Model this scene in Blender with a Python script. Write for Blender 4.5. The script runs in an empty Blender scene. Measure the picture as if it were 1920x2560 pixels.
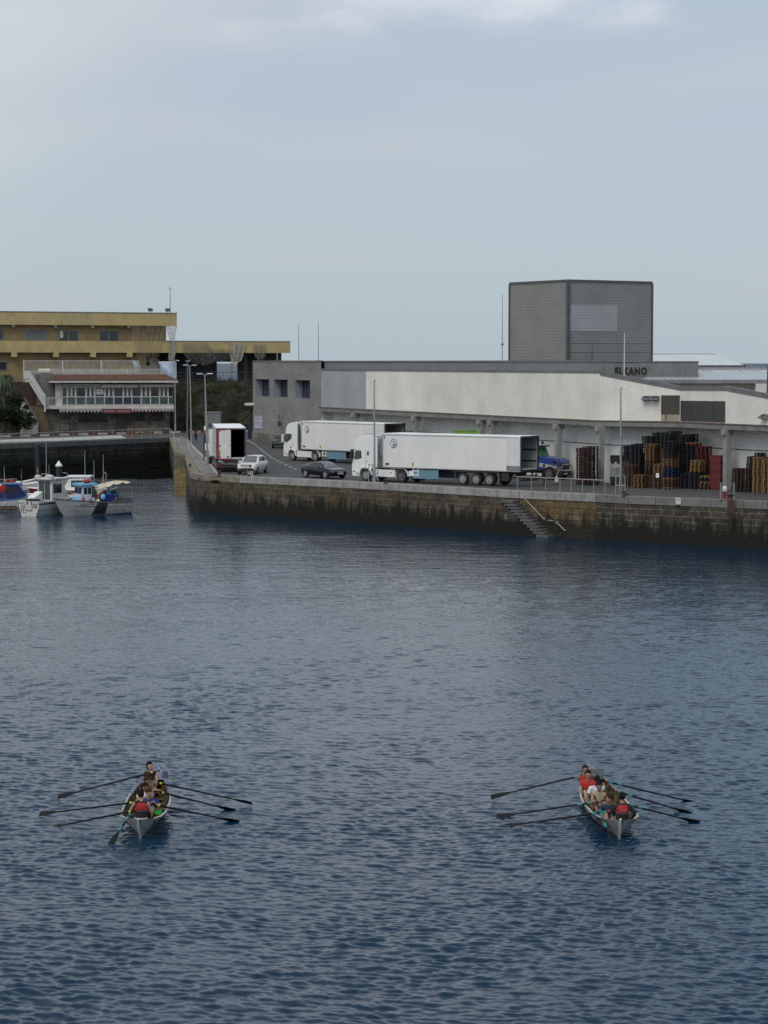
import bpy, bmesh, math, random
import numpy as np
from mathutils import Vector, Matrix
random.seed(7)
RNG = np.random.default_rng(11)
R = math.radians
scene = bpy.context.scene
COL = scene.collection

# ---------------------------------------------------------------- camera
FPX = 5600.0            # focal length in photo pixels (photo 1920 x 2560)
CAM_H = 13.2            # eye height above the harbour water
TILT = math.atan(373 / FPX)
cam_data = bpy.data.cameras.new("camera")
cam_data.sensor_fit = 'VERTICAL'
cam_data.sensor_height = 36.0
cam_data.lens = FPX / 2560 * 36.0
cam_data.clip_start = 0.5
cam_data.clip_end = 60000
cam = bpy.data.objects.new("camera", cam_data)
cam.location = (0, 0, CAM_H)
cam.rotation_euler = (math.pi / 2 - TILT, 0, 0)
COL.objects.link(cam)
scene.camera = cam

# ---------------------------------------------------------------- light
SUN_DIR = Vector((-0.30, -0.62, 0.78)).normalized()     # towards the veiled sun, behind the viewer
sun_data = bpy.data.lights.new("sun", 'SUN')
sun_data.energy = 1.4
sun_data.angle = R(30)
sun_data.color = (1.0, 0.955, 0.89)
sun = bpy.data.objects.new("sun", sun_data)
sun.rotation_euler = SUN_DIR.to_track_quat('Z', 'Y').to_euler()
sun.location = (0, 0, 80)
COL.objects.link(sun)

world = bpy.data.worlds.new("World")
scene.world = world
world.use_nodes = True
nt = world.node_tree
for n in list(nt.nodes):
    nt.nodes.remove(n)
def wn(t, **k):
    n = nt.nodes.new(t)
    for a, b in k.items():
        setattr(n, a, b)
    return n
def wmath(op, a, b=None, c=None):
    n = wn('ShaderNodeMath', operation=op)
    for i, q in enumerate((a, b, c)):
        if q is None:
            continue
        if isinstance(q, (int, float)):
            n.inputs[i].default_value = q
        else:
            nt.links.new(q, n.inputs[i])
    return n.outputs[0]
def wramp(src, a, b, lo=0.0, hi=1.0):
    n = wn('ShaderNodeMapRange', interpolation_type='SMOOTHSTEP')
    n.inputs[1].default_value = a; n.inputs[2].default_value = b
    n.inputs[3].default_value = lo; n.inputs[4].default_value = hi
    nt.links.new(src, n.inputs[0])
    return n.outputs[0]
def wmix(f, a, b):
    n = wn('ShaderNodeMix', data_type='RGBA')
    for s, q in ((0, f), (6, a), (7, b)):
        if isinstance(q, (int, float)):
            n.inputs[s].default_value = q
        elif isinstance(q, tuple):
            n.inputs[s].default_value = (*q, 1)
        else:
            nt.links.new(q, n.inputs[s])
    return n.outputs[2]
sky = wn('ShaderNodeTexSky', sky_type='NISHITA', sun_disc=False)
sky.sun_elevation = math.asin(SUN_DIR.z)
sky.sun_rotation = math.atan2(SUN_DIR.x, SUN_DIR.y)
sky.air_density = 1.0; sky.dust_density = 2.0; sky.ozone_density = 1.5
tc = wn('ShaderNodeTexCoord')
sep = wn('ShaderNodeSeparateXYZ'); nt.links.new(tc.outputs['Generated'], sep.inputs[0])
DX, DY, DZ = sep.outputs
def wnoise(scale, sc, detail=4, rough=.55, loc=(0, 0, 0)):
    mp = wn('ShaderNodeMapping'); mp.inputs['Scale'].default_value = sc; mp.inputs['Location'].default_value = loc
    nt.links.new(tc.outputs['Generated'], mp.inputs[0])
    n = wn('ShaderNodeTexNoise'); n.inputs['Scale'].default_value = scale
    n.inputs['Detail'].default_value = detail; n.inputs['Roughness'].default_value = rough
    nt.links.new(mp.outputs[0], n.inputs['Vector'])
    return n.outputs[0]
# a veil of high stratus over the whole sky (values are for Background strength 0.1)
veil = wmix(wramp(DZ, 0.0, 0.16), (4.95, 5.95, 6.6), (4.95, 5.65, 6.6))
veil = wmix(wramp(DZ, 0.135, 0.28), veil, (2.9, 5.9, 8.9))
veil = wmix(wramp(DZ, 0.36, 0.75), veil, (2.5, 3.8, 5.6))
big = wramp(wnoise(2.6, (1.6, 1.6, 9.0), 5, .5, (3.1, 0.4, 0.2)), .40, .68)
veil = wmix(wmath('MULTIPLY', big, .8), veil, (5.6, 6.05, 6.5))
# brighter thin cloud low on the left
gl = wmath('ADD', wmath('MULTIPLY', DX, -2.6), wmath('MULTIPLY', DZ, 3.2))
gl = wmath('MULTIPLY', wramp(gl, .50, .98), wramp(wnoise(3.0, (2, 2, 8), 4, .5, (1.3, 2.2, .7)), .2, .7, .45, 1.0))
veil = wmix(wmath('MULTIPLY', gl, .8), veil, (7.9, 8.0, 7.8))
# a ragged bank of cumulus above
cu = wnoise(9.0, (1.0, 1.0, 2.6), 7, .56, (0.35, 1.7, 0.55))
win = wmath('MULTIPLY', wramp(wmath('ABSOLUTE', wmath('SUBTRACT', DX, .012)), .11, .02), .22)   # the bank lies almost straight ahead
cum = wmath('MULTIPLY', wramp(wmath('ADD', cu, win), .50, .76), wramp(DZ, .132, .153))
cum = wmath('MULTIPLY', cum, wramp(DZ, .9, .35))
veil = wmix(wmath('MULTIPLY', cum, .8), veil, (8.4, 8.6, 8.9))
col = wmix(0.82, sky.outputs[0], veil)
bg = wn('ShaderNodeBackground'); bg.inputs[1].default_value = 0.1
nt.links.new(col, bg.inputs[0])
wo = wn('ShaderNodeOutputWorld'); nt.links.new(bg.outputs[0], wo.inputs[0])

scene.view_settings.view_transform = 'Standard'
scene.view_settings.look = 'None'
scene.view_settings.exposure = 0.0
scene.view_settings.gamma = 1.0
scene.render.engine = 'CYCLES'
scene.cycles.max_bounces = 6
scene.cycles.use_denoising = False

# ---------------------------------------------------------------- survey helpers
# sight line of a point measured in the photo, met with a level plane (at) or a given distance (dp)
CT, ST = math.cos(TILT), math.sin(TILT)
def ray(px, py):
    u = (px - 960) / FPX; v = (1280 - py) / FPX
    return Vector((u, CT + v * ST, -ST + v * CT))
def at(px, py, z):
    r = ray(px, py); k = (z - CAM_H) / r.z
    return Vector((r.x * k, r.y * k, z))
def dp(px, py, d):
    r = ray(px, py); k = d / r.y
    return Vector((r.x * k, d, CAM_H + r.z * k))

# ---------------------------------------------------------------- mesh building
class MB:
    def __init__(s):
        s.v = []; s.f = []; s.m = []; s.uv = {}
        s.M = Matrix.Identity(4)
    def add(s, pts, faces, mi=0):
        b = len(s.v)
        s.v += [s.M @ Vector(p) for p in pts]
        for f in faces:
            s.f.append([b + i for i in f]); s.m.append(mi)
        return b
    def poly(s, pts, mi=0, uv=None):
        s.add(pts, [list(range(len(pts)))], mi)
        if uv: s.uv[len(s.f) - 1] = uv
    def bx(s, x0, x1, y0, y1, z0, z1, mi=0):
        p = [(x0,y0,z0),(x1,y0,z0),(x1,y1,z0),(x0,y1,z0),(x0,y0,z1),(x1,y0,z1),(x1,y1,z1),(x0,y1,z1)]
        s.add(p, [(0,3,2,1),(4,5,6,7),(0,1,5,4),(1,2,6,5),(2,3,7,6),(3,0,4,7)], mi)
    def box(s, c, d, rz=0, mi=0, ry=0, rx=0):
        o = s.M.copy()
        s.M = s.M @ Matrix.Translation(c) @ Matrix.Rotation(rz, 4, 'Z') @ Matrix.Rotation(ry, 4, 'Y') @ Matrix.Rotation(rx, 4, 'X')
        s.bx(-d[0]/2, d[0]/2, -d[1]/2, d[1]/2, -d[2]/2, d[2]/2, mi)
        s.M = o
    def hexa(s, p, mi=0):
        s.add(p, [(0,3,2,1),(4,5,6,7),(0,1,5,4),(1,2,6,5),(2,3,7,6),(3,0,4,7)], mi)
    def prism(s, prof, axis, a0, a1, mi=0, inset=None):
        # profile of 2D points extruded along an axis; axis 'y': (x,z); 'x': (y,z); 'z': (x,y)
        def P(p, a):
            return {'y': (p[0], a, p[1]), 'x': (a, p[0], p[1]), 'z': (p[0], p[1], a)}[axis]
        n = len(prof)
        pts = [P(p, a0) for p in prof] + [P(p, a1) for p in prof]
        f = [list(range(n))[::-1], list(range(n, 2*n))] + [[i, (i+1) % n, n+(i+1) % n, n+i] for i in range(n)]
        s.add(pts, f, mi)
    def tube(s, pts, rads, n=8, mi=0, cap=True, side=None):
        # rads: radius or (r_side, r_front) per point; rings square to the path
        pts = [Vector(p) for p in pts]
        if isinstance(rads, (int, float, tuple)): rads = [rads] * len(pts)
        rings = []
        ref = Vector(side) if side is not None else None
        for i, p in enumerate(pts):
            a = pts[max(i-1, 0)]; b = pts[min(i+1, len(pts)-1)]
            t = (b - a)
            t = t.normalized() if t.length > 1e-9 else Vector((0, 0, 1))
            r0 = ref if ref is not None else (Vector((0, 0, 1)) if abs(t.z) < .9 else Vector((1, 0, 0)))
            u = (r0 - t * r0.dot(t))
            if u.length < 1e-4: u = Vector((0, 1, 0)) - t * t.y
            u.normalize(); w = t.cross(u)
            if ref is None: ref = u
            r = rads[i]
            ru, rw = r if isinstance(r, tuple) else (r, r)
            rings.append([p + u * math.cos(6.28318*k/n) * ru + w * math.sin(6.28318*k/n) * rw for k in range(n)])
        f = []
        for i in range(len(pts)-1):
            for k in range(n):
                f.append((i*n+k, i*n+(k+1) % n, (i+1)*n+(k+1) % n, (i+1)*n+k))
        if cap:
            f.append(tuple(range(n))[::-1]); f.append(tuple((len(pts)-1)*n+k for k in range(n)))
        s.add([q for r_ in rings for q in r_], f, mi)
    def ell(s, c, r, n=12, m=8, mi=0, rot=None, keep=None):
        c = Vector(c)
        if isinstance(r, (int, float)): r = (r, r, r)
        rot = rot or Matrix.Identity(3)
        pts = []; dirs = []
        for j in range(m+1):
            a = math.pi * j / m
            for k in range(n):
                b = 2*math.pi*k/n
                d = Vector((math.sin(a)*math.cos(b), math.sin(a)*math.sin(b), math.cos(a)))
                dirs.append(d); pts.append(c + rot @ Vector((d.x*r[0], d.y*r[1], d.z*r[2])))
        f = []
        for j in range(m):
            for k in range(n):
                q = (j*n+k, j*n+(k+1) % n, (j+1)*n+(k+1) % n, (j+1)*n+k)
                if keep and not keep((dirs[q[0]]+dirs[q[1]]+dirs[q[2]]+dirs[q[3]])/4): continue
                f.append(q)
        s.add(pts, f, mi)
    def lathe(s, prof, n=16, c=(0,0,0), axis='z', mi=0):
        c = Vector(c); pts = []
        for (r, h) in prof:
            for k in range(n):
                a = 2*math.pi*k/n
                q = (r*math.cos(a), r*math.sin(a), h)
                if axis == 'y': q = (q[0], q[2], q[1])
                if axis == 'x': q = (q[2], q[0], q[1])
                pts.append(c + Vector(q))
        f = [(j*n+k, j*n+(k+1) % n, (j+1)*n+(k+1) % n, (j+1)*n+k) for j in range(len(prof)-1) for k in range(n)]
        f += [tuple(range(n)), tuple((len(prof)-1)*n+k for k in range(n))]
        s.add(pts, f, mi)
    def build(s, name, mats, parent=None, smooth=False, loc=None, rz=None, merge=True, fixn=True, bevel=0):
        me = bpy.data.meshes.new(name)
        me.from_pydata([tuple(p) for p in s.v], [], s.f)
        if not isinstance(mats, (list, tuple)): mats = [mats]
        for m in mats: me.materials.append(m)
        if len(mats) > 1: me.polygons.foreach_set('material_index', s.m)
        if s.uv:
            l = me.uv_layers.new(name='UVMap')
            for pi, uvs in s.uv.items():
                for li, q in zip(me.polygons[pi].loop_indices, uvs): l.data[li].uv = q
        bm = bmesh.new(); bm.from_mesh(me)
        if merge: bmesh.ops.remove_doubles(bm, verts=bm.verts, dist=1e-5)
        if fixn: bmesh.ops.recalc_face_normals(bm, faces=bm.faces)
        big = [f for f in bm.faces if len(f.verts) > 4]
        if big: bmesh.ops.triangulate(bm, faces=big)
        if bevel:
            es = [e for e in bm.edges if len(e.link_faces) == 2 and e.calc_face_angle(0) > .6]
            if es: bmesh.ops.bevel(bm, geom=es, offset=bevel, segments=2, affect='EDGES', profile=.6, clamp_overlap=True)
        bm.to_mesh(me); bm.free()
        if smooth == 'auto':
            me.polygons.foreach_set('use_smooth', [True]*len(me.polygons))
            me.set_sharp_from_angle(angle=R(35))
        elif smooth:
            me.polygons.foreach_set('use_smooth', [True]*len(me.polygons))
        o = bpy.data.objects.new(name, me); COL.objects.link(o)
        if parent: o.parent = parent
        if loc is not None: o.location = loc
        if rz is not None: o.rotation_euler = (0, 0, rz)
        return o
def thing(name, label, cat, loc=(0,0,0), rz=0, group=None):
    o = bpy.data.objects.new(name, None); COL.objects.link(o)
    o.empty_display_size = .3
    o.location = loc; o.rotation_euler = (0, 0, rz)
    o['label'] = label; o['category'] = cat
    if group: o['group'] = group
    return o
def tag(o, label, cat, group=None, kind=None):
    o['label'] = label; o['category'] = cat
    if group: o['group'] = group
    if kind: o['kind'] = kind
    return o
def dup(o, parent=None):
    c = o.copy(); COL.objects.link(c)
    if parent: c.parent = parent
    for ch in list(o.children): dup(ch, c)
    return c
def structure(o, label, cat):
    return tag(o, label, cat, kind='structure')
def text_obj(body, name, size, mat, parent, M, extrude=.02, offset=0.0, align='CENTER', space=1.0):
    cu = bpy.data.curves.new(name, 'FONT'); cu.body = body; cu.size = size; cu.extrude = extrude
    cu.offset = offset; cu.align_x = align; cu.space_character = space; cu.resolution_u = 3
    t = bpy.data.objects.new(name+'_tmp', cu); COL.objects.link(t)
    bpy.context.view_layer.update()
    me = bpy.data.meshes.new_from_object(t.evaluated_get(bpy.context.evaluated_depsgraph_get()))
    bpy.data.objects.remove(t); bpy.data.curves.remove(cu)
    me.materials.clear(); me.materials.append(mat); me.name = name
    o = bpy.data.objects.new(name, me); COL.objects.link(o)
    if parent: o.parent = parent
    o.matrix_local = M
    return o
def face_M(origin, right, up=Vector((0, 0, 1))):
    # matrix for flat lettering: local x -> right, local y -> up, local z -> out of the face
    r = Vector(right).normalized(); u = Vector(up).normalized(); n = r.cross(u)
    m = Matrix((r, u, n)).transposed().to_4x4(); m.translation = Vector(origin)
    return m

# ---------------------------------------------------------------- materials
def new_mat(name):
    m = bpy.data.materials.new(name); m.use_nodes = True
    t = m.node_tree; b = t.nodes['Principled BSDF']
    return m, t, b
def N(t, typ, ins=None, **k):
    n = t.nodes.new(typ)
    for a, b in k.items(): setattr(n, a, b)
    for a, b in (ins or {}).items():
        if hasattr(b, 'is_linked') or isinstance(b, bpy.types.NodeSocket): t.links.new(b, n.inputs[a])
        else: n.inputs[a].default_value = b
    return n
def mixc(t, f, a, b, mode='MIX'):
    n = t.nodes.new('ShaderNodeMix'); n.data_type = 'RGBA'; n.blend_type = mode
    for s, q in ((0, f), (6, a), (7, b)):
        if isinstance(q, bpy.types.NodeSocket): t.links.new(q, n.inputs[s])
        elif isinstance(q, (int, float)): n.inputs[s].default_value = q
        else: n.inputs[s].default_value = (*q[:3], 1)
    return n.outputs[2]
def rng(t, src, a, b, lo=0., hi=1.):
    n = N(t, 'ShaderNodeMapRange', {0: src, 1: a, 2: b, 3: lo, 4: hi}, interpolation_type='SMOOTHSTEP')
    return n.outputs[0]
def objc(t, sc=(1,1,1)):
    c = N(t, 'ShaderNodeTexCoord'); mp = N(t, 'ShaderNodeMapping', {'Vector': c.outputs['Object'], 'Scale': sc})
    return mp.outputs[0]
def noise(t, vec, scale, detail=4, rough=.55):
    return N(t, 'ShaderNodeTexNoise', {'Vector': vec, 'Scale': scale, 'Detail': detail, 'Roughness': rough}).outputs[0]
def dark(c, k): return tuple(x*k for x in c)
def M(name, col, rough=.6, metal=0., var=.18, scale=1.5, dirt=.0, dirtcol=(.08,.07,.055), bump=0., bscale=30., coat=0., spec=.5, streak=0.):
    m, t, b = new_mat(name)
    v = objc(t)
    c = mixc(t, rng(t, noise(t, v, scale, 5), .3, .7), dark(col, 1-var), dark(col, 1+var*.6))
    if dirt:
        c = mixc(t, N(t, 'ShaderNodeMath', {0: rng(t, noise(t, v, scale*.6+.3, 8, .65), .52, .72), 1: dirt}, operation='MULTIPLY').outputs[0], c, dirtcol)
    if streak:
        sv = objc(t, (2.2, 2.2, .12))
        c = mixc(t, N(t, 'ShaderNodeMath', {0: rng(t, noise(t, sv, 1.3, 6, .6), .55, .75), 1: streak}, operation='MULTIPLY').outputs[0], c, dirtcol)
    t.links.new(c, b.inputs['Base Color'])
    b.inputs['Roughness'].default_value = rough; b.inputs['Metallic'].default_value = metal
    b.inputs['Specular IOR Level'].default_value = spec
    if coat: b.inputs['Coat Weight'].default_value = coat; b.inputs['Coat Roughness'].default_value = .08
    if bump:
        bn = N(t, 'ShaderNodeBump', {'Height': noise(t, v, bscale, 6), 'Strength': bump, 'Distance': .05})
        t.links.new(bn.outputs[0], b.inputs['Normal'])
    return m
def glass_mat(name, col, rough=.06):
    m, t, b = new_mat(name)
    v = objc(t)
    c = mixc(t, rng(t, noise(t, v, .7, 3), .35, .65), dark(col, .6), dark(col, 1.3))
    t.links.new(c, b.inputs['Base Color']); b.inputs['Roughness'].default_value = rough
    b.inputs['Specular IOR Level'].default_value = .7
    return m
def stone_mat(name, c1, c2, mortar, bw, bh, algae=1., uv=True, mort=.012, rust=None, low=(.014,.014,.011)):
    m, t, b = new_mat(name)
    tcn = N(t, 'ShaderNodeTexCoord')
    if uv: vec = tcn.outputs['UV']
    else:
        so = N(t, 'ShaderNodeSeparateXYZ', {0: objc(t)})
        vec = N(t, 'ShaderNodeCombineXYZ', {0: N(t, 'ShaderNodeMath', {0: so.outputs[0], 1: so.outputs[1]}, operation='ADD').outputs[0], 1: so.outputs[2]}).outputs[0]
    wob = N(t, 'ShaderNodeTexNoise', {'Vector': vec, 'Scale': 1.3, 'Detail': 3})
    vadd = N(t, 'ShaderNodeVectorMath', {0: vec, 1: N(t, 'ShaderNodeVectorMath', {0: wob.outputs[1], 'Scale': .17}, operation='SCALE').outputs[0]}, operation='ADD')
    br = N(t, 'ShaderNodeTexBrick', {'Vector': vadd.outputs[0], 'Color1': (*c1, 1), 'Color2': (*c2, 1), 'Mortar': (*mortar, 1), 'Scale': 1., 'Mortar Size': mort, 'Mortar Smooth': .3, 'Bias': 0., 'Brick Width': bw, 'Row Height': bh})
    br.offset = .43; br.squash = 1.3; br.squash_frequency = 3
    n1 = noise(t, vec, .45, 8, .7); n2 = noise(t, vec, 6, 6, .7)
    c = mixc(t, rng(t, n2, .3, .7), (.55,.55,.55), (1.3,1.28,1.2)); c = mixc(t, 1., br.outputs[0], c, 'MULTIPLY')
    c = mixc(t, N(t, 'ShaderNodeMath', {0: rng(t, n1, .42, .64), 1: .8}, operation='MULTIPLY').outputs[0], c, dark(c1, .28))
    if rust: c = mixc(t, N(t, 'ShaderNodeMath', {0: rng(t, noise(t, vec, .8, 6, .6), .56, .7), 1: .75}, operation='MULTIPLY').outputs[0], c, rust)
    if algae:
        g = N(t, 'ShaderNodeNewGeometry'); sp = N(t, 'ShaderNodeSeparateXYZ', {0: g.outputs[0]})
        zz = N(t, 'ShaderNodeMath', {0: sp.outputs[2], 1: N(t, 'ShaderNodeMath', {0: N(t, 'ShaderNodeMath', {0: n1, 1: rng(t, noise(t, N(t, 'ShaderNodeMapping', {'Vector': vec, 'Scale': (1.6, .15, 1)}).outputs[0], 1.2, 6, .65), .3, .7, -.25, .35)}, operation='ADD').outputs[0], 1: 1.9}, operation='MULTIPLY').outputs[0]}, operation='SUBTRACT')
        f = rng(t, zz.outputs[0], -.1, 1.0, algae, 0.)
        c = mixc(t, f, c, low)
    t.links.new(c, b.inputs['Base Color']); b.inputs['Roughness'].default_value = .85
    b.inputs['Specular IOR Level'].default_value = .25
    hh = N(t, 'ShaderNodeMath', {0: br.outputs[1], 1: N(t, 'ShaderNodeMath', {0: n2, 1: -.5}, operation='MULTIPLY').outputs[0]}, operation='ADD')
    bn = N(t, 'ShaderNodeBump', {'Height': hh.outputs[0], 'Strength': .8, 'Distance': .06}); bn.invert = True
    t.links.new(bn.outputs[0], b.inputs['Normal'])
    return m
def panel_mat(name, col, period, axis=0, rough=.45, depth=.03, dirt=.25, dirtcol=(.10,.085,.06), sharp=.9, streak=.35):
    # sheet cladding: ribs across the object's own x (0), y (1) or z (2) axis; walls carry UVs along their length
    m, t, b = new_mat(name)
    tcn = N(t, 'ShaderNodeTexCoord'); sp = N(t, 'ShaderNodeSeparateXYZ', {0: tcn.outputs['UV']})
    u = sp.outputs[axis]
    w = N(t, 'ShaderNodeMath', {0: N(t, 'ShaderNodeMath', {0: u, 1: 1./period}, operation='MULTIPLY').outputs[0]}, operation='FRACT').outputs[0]
    tri = N(t, 'ShaderNodeMath', {0: N(t, 'ShaderNodeMath', {0: w, 1: .5}, operation='SUBTRACT').outputs[0]}, operation='ABSOLUTE').outputs[0]
    groove = rng(t, tri, .5*sharp, .5)
    uvv = tcn.outputs['UV']
    c = mixc(t, rng(t, noise(t, uvv, .35, 6, .6), .3, .7), dark(col, .90), dark(col, 1.06))
    c = mixc(t, N(t, 'ShaderNodeMath', {0: groove, 1: .35}, operation='MULTIPLY').outputs[0], c, dark(col, .45))
    mp = N(t, 'ShaderNodeMapping', {'Vector': uvv, 'Scale': (2.0, .10, 1)})
    c = mixc(t, N(t, 'ShaderNodeMath', {0: rng(t, noise(t, mp.outputs[0], .9, 7, .65), .56, .8), 1: streak}, operation='MULTIPLY').outputs[0], c, dirtcol)
    c = mixc(t, N(t, 'ShaderNodeMath', {0: rng(t, noise(t, uvv, .6, 8, .7), .58, .8), 1: dirt}, operation='MULTIPLY').outputs[0], c, dirtcol)
    t.links.new(c, b.inputs['Base Color']); b.inputs['Roughness'].default_value = rough
    bn = N(t, 'ShaderNodeBump', {'Height': groove, 'Strength': .6, 'Distance': depth}); bn.invert = True
    t.links.new(bn.outputs[0], b.inputs['Normal'])
    return m
def leaf_mat(name, c1, c2):
    m, t, b = new_mat(name)
    g = N(t, 'ShaderNodeNewGeometry')
    v = objc(t)
    c = mixc(t, rng(t, noise(t, v, 1.6, 4), .3, .7), c1, c2)
    t.links.new(c, b.inputs['Base Color']); b.inputs['Roughness'].default_value = .7
    b.inputs['Specular IOR Level'].default_value = .2
    return m
def net_mat(name, col, alpha):
    m, t, b = new_mat(name)
    v = objc(t)
    tr = N(t, 'ShaderNodeBsdfTransparent')
    d = N(t, 'ShaderNodeBsdfDiffuse', {'Color': (*col, 1)})
    f = rng(t, noise(t, objc(t, (6, 6, 1.0)), 1.5, 4), .3, .75, alpha*.6, min(alpha*1.5, .95))
    mx = N(t, 'ShaderNodeMixShader', {0: f, 1: tr.outputs[0], 2: d.outputs[0]})
    t.links.new(mx.outputs[0], t.nodes['Material Output'].inputs[0])
    t.nodes.remove(b)
    return m

WHITE = M('white_paint', (.74,.735,.71), .4, var=.05, scale=.8, dirt=.25, dirtcol=(.42,.40,.36))
TRAILER_WHITE = M('trailer_white', (.73,.725,.70), .38, var=.05, scale=.5, dirt=.16, dirtcol=(.45,.42,.37), streak=.22)
CAB_WHITE = M('cab_white', (.76,.76,.74), .25, var=.04, scale=1.2, coat=.4, dirt=.12, dirtcol=(.4,.38,.34))
OFFWHITE = M('off_white', (.60,.585,.54), .6, var=.12, scale=1.2, dirt=.35, dirtcol=(.25,.22,.18))
BLACK = M('black_plastic', (.018,.018,.02), .55, var=.3)
RUBBER = M('rubber', (.022,.022,.023), .8, var=.3, scale=8)
DARKGREY = M('dark_grey', (.06,.062,.066), .6, var=.25)
MIDGREY = M('mid_grey', (.20,.205,.21), .55, var=.2, dirt=.2)
STEEL = M('galvanised_steel', (.36,.375,.385), .45, metal=.5, var=.2, scale=4)
ALU = M('aluminium', (.55,.56,.57), .35, metal=.8, var=.15, scale=5)
CONC = M('concrete_light', (.34,.335,.32), .9, var=.2, scale=2, dirt=.4, bump=.3)
RUST = M('rusty_iron', (.075,.042,.028), .85, var=.45, scale=9, bump=.4)
RED = M('red_paint', (.40,.020,.028), .5, var=.2)
DARKRED = M('dark_red', (.16,.016,.022), .6, var=.3)
BLUE = M('blue_paint', (.04,.10,.26), .4, var=.2)
LIGHTBLUE = M('light_blue_paint', (.20,.44,.68), .45, var=.12, dirt=.2)
NAVY = M('navy_paint', (.016,.026,.11), .45, var=.25)
YELLOW = M('yellow_paint', (.55,.38,.04), .5, var=.2)
GLASS = glass_mat('dark_glass', (.022,.026,.030))
GLASS_GREEN = glass_mat('greenish_glass', (.045,.075,.075), .15)
GLASS_BLUE = glass_mat('blue_glass', (.025,.032,.055))
SKIRT_BLUE = M('blue_grey_skirt', (.135,.245,.315), .5, var=.08, scale=1, dirt=.2)
# ================================================================ SETTING
Q = 3.3      # quay level
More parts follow.
